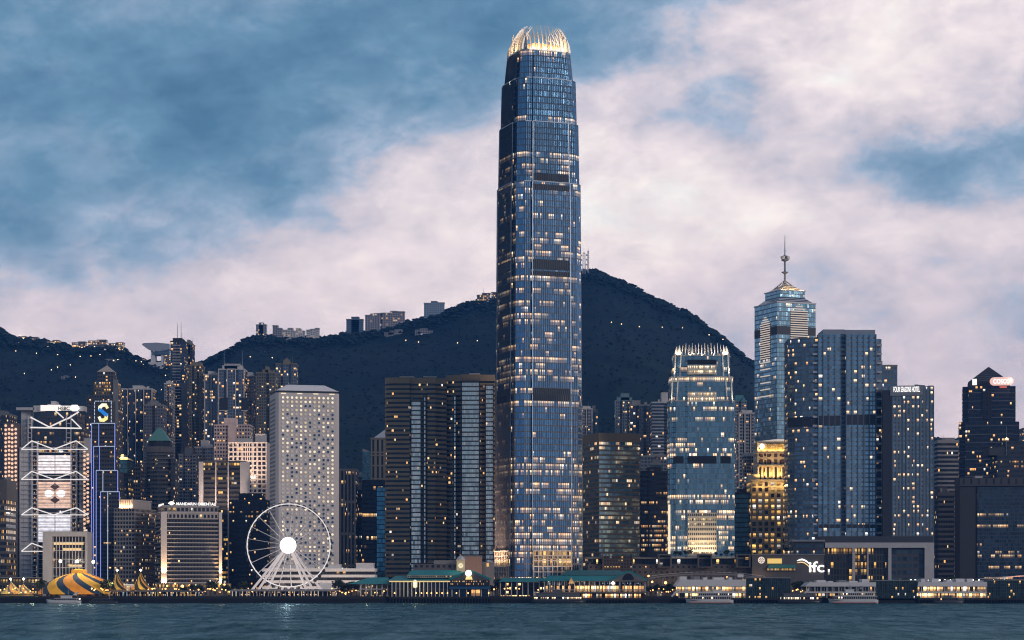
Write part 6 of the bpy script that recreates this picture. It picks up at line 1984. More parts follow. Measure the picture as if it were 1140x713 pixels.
    for (pa, pb) in ((169, 173.5), (180.5, 184)):
        mb = MB(); mb.box(xx(pa), xx(pb), -11, 11, 0, zz(391.5)); mb.build("pillar", [WHITE], root)
    mb = MB(); mb.prism(rect(xx(166.5), xx(182), -12, 12), 0, zz(404), 4, 4, 0, 0); mb.build("base", [plain("lookout_white", (0.66, 0.64, 0.66), 0.7)], root)
    mb = MB(); mb.prism(rect(xx(184.1), xx(191), -12.5, 11), 0, zz(396.2), 2.4, 3.0, 0, 0); mb.build("escalator_hall", [hl], root)
    # masts on the summit
    def lattice(label, px, pyb, pyt, Y, w_, rungs):
        X = X_at(px, Y); g = ground(X, Y) - 1
        r = thing("lattice_mast", label, "radio mast", (X, Y, g), 0, "radio masts on the summit")
        zt = Z_at(pyt, Y) - g
        mb = MB()
        for sx in (-1, 1):
            for sy in (-1, 1): mb.tube((sx * w_, sy * w_, 0), (sx * w_ * .6, sy * w_ * .6, zt), .38, 5)
        z0 = 3.0
        while z0 < zt:
            f = 1 - .4 * z0 / zt; q = w_ * f
            mb.tube((-q, -q, z0), (q, -q, z0), .3, 4); mb.tube((-q, -q, z0), (q, -q, min(zt, z0 + 4)), .24, 4); mb.tube((q, -q, z0), (-q, -q, min(zt, z0 + 4)), .24, 4)
            z0 += 4.0
        mb.build("lattice", [plain("mast_paint", (0.45, 0.45, 0.48), .6)], r)
        for (f, n) in rungs:
            for k in range(n):
                m2 = MB(); m2.lathe([(.1, -1.3), (1.3, -1.2), (1.3, 1.2), (.1, 1.3)], 8, (w_ * (1.6 if k % 2 else -1.6), -w_, zt * f + k * .5)); m2.build("dish_antenna", [WHITE], r)
        m2 = MB(); m2.tube((0, 0, zt * .95), (0, 0, zt + 8), .3, 5, .12); m2.build("spire", [STEEL], r)
    lattice("broad lattice mast hung with dishes on the summit", 650.2, 299, 281.5, 3690, 2.6, [(.3, 2), (.5, 2), (.7, 2), (.88, 2)])
    lattice("thin lattice mast beside the broad one on the summit", 654.8, 299, 279.5, 3690, 1.2, [(.3, 1), (.15, 1)])
    # lamps of the mountain roads
    lm = glow("hill_lamp_light", (1.0, 0.66, 0.34), 5.0)
    pole = plain("lamp_pole", (0.06, 0.06, 0.06), .6)
    a = MB(); a.tube((0, 0, 0), (0, 0, 7), .12, 5)
    g_ = MB(); g_.lathe([(0, -.8), (.8, 0), (0, .8)], 6, (0, 0, 8))
    p0 = None
    ls = [(452, 379, 3250), (466, 381, 3250), (509.5, 382, 3200), (531.5, 379.5, 3200), (680.5, 359, 3350), (691.5, 361, 3350), (711.5, 364, 3330), (737, 364.5, 3330), (759.5, 365, 3330), (789, 373, 3400), (804.5, 378, 3420),
          (18.5, 391, 3300), (41.5, 393.5, 3300), (65, 395, 3280), (90, 397, 3350), (102, 396.5, 3350), (79, 406.5, 3200), (65, 409, 3150), (58, 412, 3150), (28, 416, 3100), (85, 420, 3100), (279, 397.5, 3300), (303.5, 398.5, 3300), (132, 402, 3380),
          (185, 418, 2900), (180.5, 434, 2700), (112, 395, 3400), (23, 373.5, 3610), (27, 377, 3580), (61, 382, 3580), (84, 385, 3560), (92, 387, 3560), (106, 386, 3560), (133, 388, 3560), (152, 402, 3460), (158, 403, 3460)]
    for (px, py, Y) in ls:
        # walk along the ray until the slope is met
        for q in range(80):
            Yq = 2500 + q * 15
            if ground(X_at(px, Yq), Yq) + 8 >= Z_at(py, Yq): break
        X = X_at(px, Yq); g = ground(X, Yq) - .5
        r = thing("hill_lamp", "small warm street lamp on the dark mountainside", "street lamp", (X, Yq - 6, g), 0, "street lamps on the mountainside")
        if p0 is None:
            p0 = (a.build("lamp_post", [pole], r), g_.build("lamp_head", [lm], r))
        else:
            for o in p0: part_copy(o, r)
        for ch in r.children:
            h = Z_at(py, Yq - 6) - g
            if 4 < h < 40:
                ch.scale = (1, 1, h / 8.0) if 'post' in ch.name else (1, 1, 1)
                if 'head' in ch.name: ch.location = (0, 0, h - 8)


hill_buildings()

# ================================================================== WATERFRONT
def at(name, label, cat, px, Y, z=QUAY_Z, rz=0.0, group=None):
    return thing(name, label, cat, (X_at(px, Y), Y, z), rz, group)


PX = lambda Y: Y / FOC                     # metres per photograph pixel at depth Y
STRING = glow("lamp_globe_warm", (1.0, 0.46, 0.13), 4.5)
STRINGW = glow("lamp_globe_white", (1.0, 0.86, 0.68), 6.0)


def big_wheel():
    Y = 1640.0
    s = PX(Y)
    root = at("ferris_wheel", "white lit ferris wheel with a blazing hub and dark cabins", "ferris wheel", 321.5, Y)
    zc = Z_at(607.5, Y) - QUAY_Z
    Rr = 46.2 * s
    led = glow("wheel_led", (1.0, 0.92, 0.90), 0.9)
    led2 = glow("wheel_spoke_led", (1.0, 0.88, 0.86), 0.24)
    steel = plain("wheel_white_steel", (0.72, 0.68, 0.68), .5, .1, .05)
    n = 84
    for (y, rr, rad) in ((-1.6, Rr, .36), (1.6, Rr, .30)):
        mb = MB()
        for k in range(n):
            a, c = 2 * math.pi * k / n, 2 * math.pi * (k + 1) / n
            mb.tube((rr * math.sin(a), y, zc + rr * math.cos(a)), (rr * math.sin(c), y, zc + rr * math.cos(c)), rad, 6, cap=False)
        mb.build("rim", [led], root)
    for k in range(42):
        a = 2 * math.pi * k / 42
        mb = MB(); mb.tube((Rr * math.sin(a), -1.6, zc + Rr * math.cos(a)), (Rr * math.sin(a), 1.6, zc + Rr * math.cos(a)), .22, 5); mb.build("rim_tie", [steel], root)
    for k in range(21):
        a = 2 * math.pi * (k + .3) / 21
        for s_ in (-1, 1):
            mb = MB(); mb.tube((3.0 * math.sin(a), s_ * 3.0, zc + 3.0 * math.cos(a)), (Rr * math.sin(a), s_ * 1.5, zc + Rr * math.cos(a)), .20, 5); mb.build("spoke", [led2 if s_ < 0 else steel], root)
    # hub: drum and lamp disc, drawn wider to take in the lens glow
    mb = MB()
    for y in (-4.6, 4.6):
        pass
    mb.tube((0, -4.6, zc), (0, 4.6, zc), 2.6, 20); mb.build("hub", [steel], root)
    mb = MB()
    mb.poly_xz([(5.9 * math.cos(R(15 * k)), zc + 5.9 * math.sin(R(15 * k))) for k in range(24)], -5.6, -4.65)
    mb.build("hub_lamp", [glow("wheel_hub_lamp", (1.0, 0.95, 0.93), 2.5, True)], root)
    # cabins
    cab = MB(); cab.lathe([(0, -1.5), (1.0, -1.35), (1.35, -.4), (1.35, .5), (1.0, 1.25), (0, 1.4)], 10, sy=.9); 
    cm = cab.mesh("cabin", [plain("cabin_dark", (0.05, 0.05, 0.055), .3, .2, .1)], True)
    hg = MB(); hg.tube((0, 0, 1.3), (0, 0, 2.4), .18, 5); hm = hg.mesh("hanger", [steel])
    for k in range(42):
        a = 2 * math.pi * (k + .5) / 42
        o = bpy.data.objects.new("cabin", cm); COL.objects.link(o); o.parent = root
        o.location = ((Rr + .3) * math.sin(a), 0, zc + (Rr + .3) * math.cos(a) - 1.2 + (0.8 if math.cos(a) > .75 else 0.0))
        h = bpy.data.objects.new("hanger", hm); COL.objects.link(h); h.parent = o
    # A-frame legs, six; the light on their steel is put in as glow
    for (xf, y) in ((-44, -7), (-36, -9), (-28, 7), (23, -9), (31, -7), (39, 7)):
        mb = MB(); mb.tube((xf * s, y, .8), (.4 * (1 if xf > 0 else -1), (3.8 if y > 0 else -3.8), zc), .95, 8, .7); mb.build("leg", [glow("wheel_leg_glow", (1.0, 0.86, 0.84), 0.55)], root)
    for z_ in (.35, .55):
        mb = MB()
        for (xa, xb) in ((-.35 - .0, .35),):
            mb.tube((-40 * s * (1 - z_), -8 * (1 - z_) - 3 * z_, zc * z_), (-26 * s * (1 - z_), -8 * (1 - z_) - 3 * z_, zc * z_), .3, 5)
        mb.build("leg_tie", [steel], root)
    # boarding platform, long and low, with a pale canopy
    mb = MB(); mb.box(-66 * s, 47 * s, -12, 10, -.01 + .02, 1.0); mb.build("boarding_deck", [DARK], root)
    lamp((X_at(321.5, Y), Y - 16, QUAY_Z + zc), 16000, (1.0, 0.93, 0.9), 3.0)
    lamp((X_at(321.5, Y), Y - 12, QUAY_Z + 10), 9000, (1.0, 0.9, 0.85), 1.0)
    # canopy in front of the wheel, a separate building
    c = at("pier_canopy", "long low pale-roofed canopy with glowing posts below the big wheel", "canopy", 300, 1606, 3.5)
    w_ = 66 * PX(1606)
    zt = Z_at(656.3, 1606) - 3.5
    mb = MB()
    prof = [(-w_ * .72, zt - 1.1), (-w_ * .6, zt), (w_ * 1.05, zt), (w_ * 1.2, zt - 1.0), (w_ * 1.2, zt - 1.35), (-w_ * .72, zt - 1.5)]
    mb.poly_xz(prof, -4, 9); mb.build("roof", [plain("canopy_roof", (0.34, 0.32, 0.32), .6)], c)
    k = 0
    xx = -w_ * .62
    rnd = random.Random(3)
    while xx < w_ * 1.1:
        mb = MB(); mb.box(xx - .28, xx + .28, -2.4, -1.8, 0, zt - 1.2); mb.build("post", [glow("canopy_post_glow", (1.0, 0.80, 0.62), .55) if rnd.random() < .6 else PALE], c)  # light on some of the posts is put in as glow
        xx += rnd.uniform(1.7, 3.4)
    mb = MB(); mb.prism(rect(-w_ * .62, w_ * 1.1, 4, 4.6), 0, zt - 1.4, 1.3, 1.6, bottom=True); mb.build("back_wall", [facade("canopy_back", (0.02, 0.02, 0.02), (0.03, 0.03, 0.03), win=(0.2, 0.8, 0.2, 0.8), lit=.45, coh=.2, cols=WARM, es=1.6, gm=.1)], c)


def tent_mat(name, turns, bands, a, c, stripe=.5):
    m, b = mat_new(name)
    uv = b.n('ShaderNodeUVMap').outputs['UV']
    u, v, _ = b.sep(uv)
    q = b.m('FRACT', b.m('ADD', b.m('MULTIPLY', u, bands), b.m('MULTIPLY', v, turns)))
    k = b.m('GREATER_THAN', q, stripe)
    t = b.n('ShaderNodeTexCoord').outputs['Object']
    dn = b.noise(t, .3, 3.0)
    # every other yellow gore is a deeper orange cloth
    q2 = b.m('FRACT', b.m('MULTIPLY', b.m('ADD', b.m('MULTIPLY', u, bands), b.m('MULTIPLY', v, turns)), .5))
    col = b.mix(b.m('GREATER_THAN', q2, .5), (*a, 1), (a[0] * .95, a[1] * .68, a[2] * .6, 1))
    col = b.mix(k, col, (*c, 1))
    col = b.v('SCALE', col, s=b.m('MULTIPLY_ADD', dn, .5, .75))
    finish(b, col, .7, 0)
    return m


def circus():
    Y = 1660.0
    s = PX(Y)
    yel = (0.88, 0.47, 0.03); blu = (0.006, 0.036, 0.085)
    root = at("circus_tent", "largest circus tent, orange yellow and blue spiral stripes with a round cap", "circus tent", 88, Y, QUAY_Z)
    zt = Z_at(638.5, Y) - QUAY_Z
    z1 = Z_at(661, Y) - QUAY_Z
    mb = MB()
    prof = [(46 * s, z1 * .7), (41 * s, zt * .38), (35 * s, zt * .58), (26 * s, zt * .78), (15 * s, zt * .94), (8.5 * s, zt)]
    mb.lathe(prof, 48, sy=.8); mb.build("canvas", [tent_mat("tent_big", 1.3, 9, yel, blu, .60)], root, True)
    mb = MB(); mb.lathe([(36 * s, 0), (36 * s, zt * .30)], 40, sy=.8); mb.build("side_wall", [tent_mat("tent_side", 0, 24, (0.55, 0.30, .04), blu, .5)], root)
    mb = MB(); mb.lathe([(7.4 * s, zt - .6), (9 * s, zt - .2), (8.6 * s, zt + 2.6), (0, zt + 3.4)], 20, sy=.8); mb.build("cap", [plain("tent_cap", (0.60, 0.30, .03), .6)], root)
    # guy-rope peaks at the rim
    for k in range(14):
        a = 2 * math.pi * k / 14
        mb = MB(); mb.tube((44 * s * math.cos(a), 36 * s * math.sin(a), 0), (44 * s * math.cos(a), 36 * s * math.sin(a), z1 * .9 + 1.0), .14, 5); mb.build("rim_pole", [STEEL], root)
    # king poles carrying lamps
    pole = plain("tent_pole", (0.25, 0.24, 0.23), .5, .3)
    star = glow("flood_head", (1.0, 0.88, 0.68), 14.0)
    for (px, py, dy, lab) in ((67.3, 625, 6, "left"), (85.8, 625.2, 8, "middle"), (104, 625.8, 6, "right")):
        r = at("floodlight_mast", f"{lab} one of three blazing floodlight masts above the largest circus tent", "floodlight mast", px, Y + dy + 22, QUAY_Z, 0, "floodlight masts at the circus")
        h = Z_at(py, Y + dy + 22) - QUAY_Z
        mb = MB(); mb.tube((0, 0, 0), (0, 0, h), .3, 6, .18); mb.build("pole", [pole], r)
        mb = MB(); mb.lathe([(0, -1.1), (.8, -.8), (1.1, 0), (.8, .8), (0, 1.1)], 10, (0, -.4, h)); mb.build("lamp_head", [star], r)
        lamp((X_at(px, Y), Y - 6, QUAY_Z + h + 1), 7000, (1.0, .80, .55), .8)
    # light that washes over the front of the canvas
    for px in (50, 80, 112):
        lamp((X_at(px, Y), Y - 42, QUAY_Z + 4), 3500, (1.0, .72, .38), .6)
    # two pointed tents
    for (px, top, half, lab) in ((130.5, 638, 13, "left of the two pointed black and yellow striped tents"), (156.8, 637.5, 14, "right of the two pointed black and yellow striped tents")):
        r = at("circus_tent", lab, "circus tent", px, Y - 6, QUAY_Z, 0, "pointed circus tents")
        h = Z_at(top, Y) - QUAY_Z; hb = Z_at(656.5, Y) - QUAY_Z
        mb = MB(); mb.lathe([(half * s, hb), (half * .62 * s, hb + (h - hb) * .22), (half * .33 * s, hb + (h - hb) * .52), (half * .12 * s, hb + (h - hb) * .85), (.15, h)], 32)
        mb.build("canvas", [tent_mat("tent_small" + str(px), 2.2, 7, (0.66, 0.42, .06), (0.02, .018, .015), .48)], r, True)
        mb = MB(); mb.lathe([(half * .9 * s, 0), (half * .9 * s, hb + .3)], 24); mb.build("side_wall", [plain("tent_wall", (0.45, .27, .06), .7)], r)
        m2 = at("floodlight_mast", f"floodlight mast at the tip of the {'left' if px < 140 else 'right'} pointed tent", "floodlight mast", px, Y + 6, QUAY_Z, 0, "floodlight masts at the circus")
        h2 = Z_at(635, Y + 6) - QUAY_Z
        mb = MB(); mb.tube((0, 0, 0), (0, 0, h2), .25, 6, .15); mb.build("pole", [pole], m2)
        mb = MB(); mb.lathe([(0, -.9), (.9, 0), (0, .9)], 10, (0, -.4, h2)); mb.build("lamp_head", [star], m2)
        lamp((X_at(px, Y), Y - 22, QUAY_Z + 9), 3000, (1.0, .74, .4), .5)
    # left tent, pale yellow and grey, three peaks
    for (px, top, half, lab) in ((13, 648.5, 16, "pale yellow peaked tent at the left edge of the waterfront"), (26, 650.5, 14, "striped low tent between the pale tent and the largest circus tent")):
        r = at("circus_tent", lab, "circus tent", px, Y - 4, QUAY_Z)
        h = Z_at(top, Y) - QUAY_Z; hb = Z_at(661.5, Y) - QUAY_Z
        mb = MB(); mb.lathe([(half * s, hb), (half * .6 * s, hb + (h - hb) * .3), (half * .3 * s, hb + (h - hb) * .65), (.3, h)], 28, sy=.7)
        mb.build("canvas", [tent_mat("tent_left" + str(px), 1.2, 6, (0.62, 0.46, .16), (0.12, .11, .12), .66)], r, True)
        mb = MB(); mb.lathe([(half * .85 * s, 0), (half * .85 * s, hb + .3)], 20, sy=.7); mb.build("side_wall", [plain("tent_wall2", (0.5, .36, .12), .7)], r)
    for (px, py) in ((12, 645), (26.5, 644.8)):
        m2 = at("floodlight_mast", f"floodlight mast over the {'leftmost pale tent' if px < 20 else 'striped low tent near the left edge'}", "floodlight mast", px, Y + 6, QUAY_Z, 0, "floodlight masts at the circus")
        h2 = Z_at(py, Y + 6) - QUAY_Z
        mb = MB(); mb.tube((0, 0, 0), (0, 0, h2), .25, 6, .15); mb.build("pole", [pole], m2)
        mb = MB(); mb.lathe([(0, -.9), (.9, 0), (0, .9)], 10, (0, -.4, h2)); mb.build("lamp_head", [star], m2)
        lamp((X_at(px, Y), Y - 16, QUAY_Z + 10), 2500, (1.0, .74, .4), .5)
    # dark pavilion behind the left tents with a lit sign strip
    b = at("pavilion", "dark flat-roofed pavilion with golden lit openings behind the left tents", "pavilion", 16, 1690)
    s2 = PX(1690)
    mb = MB(); mb.prism(rect(-24 * s2, 26 * s2, 0, 12), 0, Z_at(644, 1690) - 5, 2.4, 4.2, 0, 1); mb.build("hall", [facade("pavilion_lit", (0.06, .055, .05), (.03, .03, .03), win=(.15, .85, .25, .8), lit=.6, coh=.4, cols=GOLD, es=1.3, gm=.1), ROOF], b)
    mb = MB(); mb.box(-25 * s2, 27 * s2, -1.5, 13, Z_at(644, 1690) - 4.99, Z_at(643, 1690) - 5); mb.build("roof_edge", [GREY], b)
    # long low canopy to the right of the tents
    c = at("pier_canopy", "long grey promenade canopy with lit posts between tents and big wheel", "canopy", 176, 1610, 3.5)
    s3 = PX(1610); zt = Z_at(657.5, 1610) - 3.5
    mb = MB(); mb.poly_xz([(-58 * s3, zt - .5), (-56 * s3, zt), (44 * s3, zt), (52 * s3, zt - 1.0), (52 * s3, zt - 1.3), (-58 * s3, zt - 1.0)], -4, 9); mb.build("roof", [plain("canopy_roof_grey", (0.17, .165, .17), .6)], c)
    rnd = random.Random(8); x = -54 * s3
    while x < 48 * s3:
        col = rnd.choice([(1.0, .72, .42), (1.0, .62, .2), (1.0, .85, .7), (.35, .55, .8)])
        mb = MB(); mb.box(x - .25, x + .25, -2.2, -1.7, 0, zt - 1.1); mb.build("post", [glow("post_%.2f" % col[2], col, .5) if rnd.random() < .6 else GREY], c); x += rnd.uniform(1.8, 3.6)  # illuminated posts: their light is put in as coloured glow
    mb = MB(); mb.prism(rect(-54 * s3, 48 * s3, 4, 4.6), 0, zt - 1.2, 1.4, 1.7, bottom=True); mb.build("back_wall", [MATS["canopy_back"]], c)
    # bright ticket kiosk between the pointed tents
    k = at("kiosk", "small brightly lit white kiosk between the two pointed tents", "kiosk", 144, 1652)
    mb = MB(); mb.prism(rect(-3.4, 3.4, -2, 2), 0, 7.6, 1.6, 2.5, 0, 0); mb.build("booth", [facade("kiosk_lit", (.6, .5, .42), (.3, .25, .2), win=(.1, .9, .2, .8), lit=.9, coh=0, cols=CREAM, es=1.2, gm=0)], k)
    mb = MB(); mb.prism(rect(-4, 4, -2.6, 2.6), 7.61, 8.6, poly2=rect(-3, 3, -1.6, 1.6), bottom=True); mb.build("roof", [WHITE], k)


def ferry_piers():
    col_m = plain("pier_column", (0.55, .53, .52), .7, 0, .1)
    dk = plain("pier_dark", (0.014, .013, .013), .8, 0, .3)
    deckm = plain("pier_deck", (0.025, .023, .022), .85, 0, .3)

    def apron(root, x0, x1, y0, y1, zb, n):
        """dark fender deck on piles"""
        mb = MB(); mb.box(x0, x1, y0, y1, zb - 1.4, zb); mb.build("deck", [deckm], root)
        mb = MB(); mb.box(x0 + .3, x1 - .3, y0 + 1.2, y1, -3.0, zb - 1.41); mb.build("fender_wall", [dk], root)
        for k in range(n):
            x = x0 + .6 + (x1 - x0 - 1.2) * k / (n - 1)
            mb = MB(); mb.tube((x, y0 + .4, -3), (x, y0 + .4, zb - 1.41), .38, 6); mb.build("pile", [dk], root)

    # -------- pier with the clock tower
    Y = 1592.0
    s = PX(Y)
    r = at("ferry_pier", "teal-roofed ferry pier with a lit clock tower and a white globe on its gable", "ferry pier", 488, Y, 0.0)
    x = lambda px: (px - 488) * s
    z = lambda py: Z_at(py, Y)
    apron(r, x(433), x(547), 0, 40, z(664.5), 34)
    mb = MB(); mb.prism(rect(x(436), x(545), 7, 34), z(664.4), z(648), 3.2, 4.2, 0, 1); mb.build("hall", [facade("pier_hall_dark", (0.03, .03, .035), (.02, .04, .07), win=(.08, .92, .1, .92), lit=.10, coh=.4, cols=WARM, es=1.2, gm=.4), ROOF], r)
    for k in range(15):
        xx = x(436) + (x(498) - x(436)) * k / 14
        mb = MB(); mb.box(xx - .3, xx + .3, 4.2, 4.8, z(664.4), z(648.2)); mb.build("column", [col_m], r)
    for k in range(6):
        xx = x(503) + (x(544) - x(503)) * k / 5
        mb = MB(); mb.box(xx - .3, xx + .3, 4.2, 4.8, z(664.4), z(656)); mb.build("column", [col_m], r)
    # eaves and lit fascia
    def roof(px0, px1, e, rg, y0, y1, inset, name="roof", mat=TEAL):
        m_ = MB(); m_.prism(rect(x(px0), x(px1), y0, y1), z(e), z(rg), poly2=rect(x(px0) + inset, x(px1) - inset, (y0 + y1) / 2 - .4, (y0 + y1) / 2 + .4), bottom=True); return m_.build(name, [mat], r)
    roof(431.5, 506, 646.8, 641, 3, 38, 5)
    roof(452, 516, 640.5, 634.5, 10, 32, 3)
    mb = MB(); mb.box(x(433), x(503), 4.0, 4.6, z(648.2), z(646.85)); mb.build("lit_fascia", [glow("pier_fascia", (1.0, .72, .28), .85)], r)
    mb = MB(); mb.prism(rect(x(453), x(512), 9, 30), z(643.5), z(640.55), 1.5, 2.0, bottom=True); mb.build("clerestory", [facade("pier_clerestory", (.3, .27, .22), (.05, .05, .05), win=(.2, .8, .2, .8), lit=.4, coh=.3, cols=WARM, es=.9, gm=.1)], r)
    # gable front
    mb = MB(); mb.poly_xz([(x(499), z(645.5)), (x(547), z(645.5)), (x(547), z(644.3)), (x(523), z(634.2)), (x(499), z(644.3))], 4, 36); mb.build("gable_roof", [TEAL], r)
    mb = MB(); mb.poly_xz([(x(501), z(646)), (x(545), z(646)), (x(523), z(636.2))], 3.2, 3.98); mb.build("gable", [plain("pier_gable", (0.09, .085, .085), .8)], r)
    mb = MB(); mb.lathe([(0, -2.3), (1.7, -1.7), (2.35, 0), (1.7, 1.7), (0, 2.3)], 14, (x(521.5), 2.0, z(638.4))); mb.build("globe_lamp", [glow("pier_globe", (1.0, .94, .84), 2.6)], r, True)
    mb = MB(); mb.poly_xz([(x(518), z(645.4)), (x(526), z(645.4)), (x(525), z(642)), (x(519), z(642))], 1.8, 3.1); mb.build("lamp_niche", [glow("pier_niche", (1.0, .70, .26), 1.3)], r)
    mb = MB(); mb.prism(rect(x(501), x(545), 3.4, 4.0), z(652.2), z(646.05), 1.2, 2.0, bottom=True); mb.build("lit_sign", [facade("pier_sign", (.02, .02, .025), (.02, .02, .02), win=(.3, .7, .25, .75), lit=.42, coh=.2, rowv=.3, cols=WARM, es=1.8, gm=.1)], r)
    mb = MB(); mb.box(x(500), x(546), 3.0, 3.5, z(656), z(653.2)); mb.build("blue_fascia", [plain("pier_blue", (0.02, .09, .20), .5)], r)
    mb = MB(); mb.lathe([(0, 0), (1.5, .6), (1.6, 4.2), (.9, 5.6), (0, 6.0)], 10, (x(462), 1.6, z(655))); mb.build("bay_lantern", [glow("pier_lantern", (1.0, .84, .56), 1.0)], r)
    for px in (439, 463, 469, 475, 480, 486, 492, 498, 508, 521, 544):
        mb = MB(); mb.lathe([(0, -.6), (.6, 0), (0, .6)], 7, (x(px), 3.4, z(660.5))); mb.build("lamp", [STRING], r)
    lamp((X_at(462, Y), Y - 3, z(650)), 2500, (1, .75, .4), .4)
    # clock tower
    t = at("clock_tower", "cream floodlit square clock tower with a small dome above the pier roofs", "clock tower", 513, Y + 22, z(641))
    cz = lambda py: Z_at(py, Y + 22) - z(641)
    cw = plain("clock_wall", (0.66, .56, .40), .7, 0, .08)
    mb = MB(); mb.prism(rect(-2.9, 2.9, -2.9, 2.9), 0, cz(624.3), bottom=True); mb.build("shaft", [cw], t)
    mb = MB(); mb.prism(rect(-3.3, 3.3, -3.3, 3.3), cz(624.3) + .01, cz(623.3), bottom=True); mb.build("cornice", [cw], t)
    mb = MB(); mb.lathe([(3.0, 0), (2.8, 1.0), (1.9, 2.0), (.7, 2.6), (.1, 3.4)], 14, (0, 0, cz(623.3))); mb.build("dome", [plain("clock_dome", (0.55, .5, .5), .5)], t)
    mb = MB(); mb.poly_xz([(1.75 * math.cos(R(20 * k)), cz(630) + 1.75 * math.sin(R(20 * k))) for k in range(18)], -3.25, -2.92); f = mb.build("clock_face", [glow("clock_face_lit", (1.0, .85, .55), 1.0)], t)
    for a, L in ((60, 1.4), (-40, 1.0)):
        mb = MB(); mb.tube((0, -3.4, cz(630)), (L * math.sin(R(a)), -3.4, cz(630) + L * math.cos(R(a))), .12, 4); mb.build("hand", [DARK], f)
    for sx in (-1, 1):
        lamp((X_at(513, Y + 22) + sx * 5, Y + 13, z(630)), 420, (1, .78, .42), .3)
    # pinkish plant block behind
    b = at("service_block", "plain pinkish-brown service block behind the clock tower", "service block", 527, 1680)
    s5 = PX(1680)
    mb = MB(); mb.prism(rect(-9.5 * s5, 9.5 * s5, 0, 14), 0, Z_at(620, 1680) - 5); mb.build("wall", [plain("service_wall", (0.34, .22, .17), .85, 0, .1)], b)
    mb = MB(); mb.box(-9.8 * s5, 9.8 * s5, -.3, 14.3, Z_at(620, 1680) - 4.99, Z_at(620, 1680) - 4.2); mb.build("parapet", [GREY], b)
    b = at("service_block", "low grey podium block left of the pinkish-brown service block", "service block", 486, 1690)
    s5 = PX(1690)
    mb = MB(); mb.prism(rect(-26 * s5, 24 * s5, 0, 14), 0, Z_at(628, 1690) - 5, 4, 4, 0, 1); mb.build("wall", [facade("podium_grey", (.12, .11, .11), (.03, .03, .035), win=(.25, .75, .3, .8), lit=.08, gm=.3), ROOF], b)
    mb = MB(); mb.box(-3 * s5, 24 * s5, 1, 12, Z_at(628, 1690) - 4.99, Z_at(624, 1690) - 5); mb.build("roof_store", [GREY], b)
    lamp((X_at(527, 1660), 1656, 20), 6000, (1, .62, .36), .6)
    b = at("service_block", "small grey block with one amber window, right of the pinkish-brown service block", "service block", 544, 1690)
    mb = MB(); mb.prism(rect(-7 * s5, 6 * s5, 0, 14), 0, Z_at(626, 1690) - 5, 4.2, 8, 0, 1); mb.build("wall", [GREY, ROOF], b)
    mb = MB(); mb.box(-2.3 * s5, .2 * s5, -.25, .2, Z_at(631, 1690) - 5, Z_at(627, 1690) - 5); mb.build("window", [glow("amber_window", (1.0, .52, .14), 1.0)], b)

    # -------- left teal canopy
    r = at("ferry_pier", "small teal hip-roofed open pier left of the clock tower pier", "ferry pier", 412, 1598, 3.4)
    s = PX(1598)
    z = lambda py: Z_at(py, 1598) - 3.4
    mb = MB(); mb.prism(rect(-25 * s, 22 * s, 2, 26), z(650.5), z(643), poly2=rect(-2 * s, 19 * s, 13, 15), bottom=True); mb.build("roof", [TEAL], r)
    for k in range(6):
        mb = MB(); xx = (-11 + 6 * k) * s; mb.box(xx - .4, xx + .4, 4, 4.8, 0, z(650.6)); mb.build("column", [WHITE], r)
    mb = MB(); mb.box(-13 * s, 20 * s, 3.4, 4, z(656.5), z(655.6)); mb.build("rail", [PALE], r)
    mb = MB(); mb.prism(rect(-14 * s, 22 * s, 18, 18.6), 0, z(651), 1.8, 2.4, bottom=True); mb.build("back_wall", [facade("pier_back", (.03, .03, .03), (.03, .03, .03), win=(.15, .85, .2, .8), lit=.25, coh=.2, cols=WARM, es=1.3, gm=.1)], r)
    lamp((X_at(408, 1598), 1598 + 8, 11), 2400, (1, .68, .38), .4)

    # -------- right lit pier with restaurants
    Y = 1592.0
    s = PX(Y)
    r = at("ferry_pier", "teal-roofed ferry pier with two glowing golden restaurant decks", "ferry pier", 660, Y, 0.0)
    x = lambda px: (px - 660) * s
    z = lambda py: Z_at(py, Y)
    apron(r, x(600), x(721), 0, 40, z(666.5), 34)
    lit = facade("pier_restaurant", (.10, .07, .04), (.05, .03, .02), win=(.06, .94, .08, .88), lit=.9, coh=.4, run=.3, rowv=.1, cols=((1.0, .42, .10), (1.0, .64, .26)), es=4.2, gm=.05)
    mb = MB(); mb.prism(rect(x(607), x(718), 8, 34), z(659.4), z(651.5), 2.0, 4.4, 0, 1); mb.build("upper_deck_glazing", [lit, ROOF], r)
    mb = MB(); mb.prism(rect(x(648), x(718.5), 7, 34), z(666.4), z(660.8), 2.0, 3.6, 0, 1); mb.build("lower_deck_glazing", [lit, ROOF], r)
    mb = MB(); mb.prism(rect(x(604), x(648) - .05, 7, 34), z(666.4), z(660.8), 2.0, 3.6, 0, 1); mb.build("lower_deck_glazing", [facade("pier_lower_dim", (.06, .05, .04), (.03, .02, .02), win=(.1, .9, .1, .9), lit=.35, coh=.6, cols=GOLD, es=1.2, gm=.05), ROOF], r)
    mb = MB(); mb.box(x(604), x(720), 3, 35, z(660.7), z(659.5)); mb.build("floor_slab", [plain("pier_slab", (.16, .13, .11), .8)], r)
    mb = MB(); mb.prism(rect(x(664), x(716), 9, 10), z(651.4), z(648), 1.1, 2.0, 0, 0); mb.build("blue_lights", [facade("pier_blue_lights", (.02, .02, .03), (.02, .03, .06), win=(.3, .7, .3, .7), lit=.5, coh=.1, cols=((.35, .5, 1.0), (1.0, .95, .95)), es=1.8, gm=0)], r)
    for k in range(21):
        xx = x(606) + (x(718.5) - x(606)) * k / 20
        mb = MB(); mb.box(xx - .26, xx + .26, 3.6, 4.2, z(659.4), z(647)); mb.build("column", [WHITE], r)
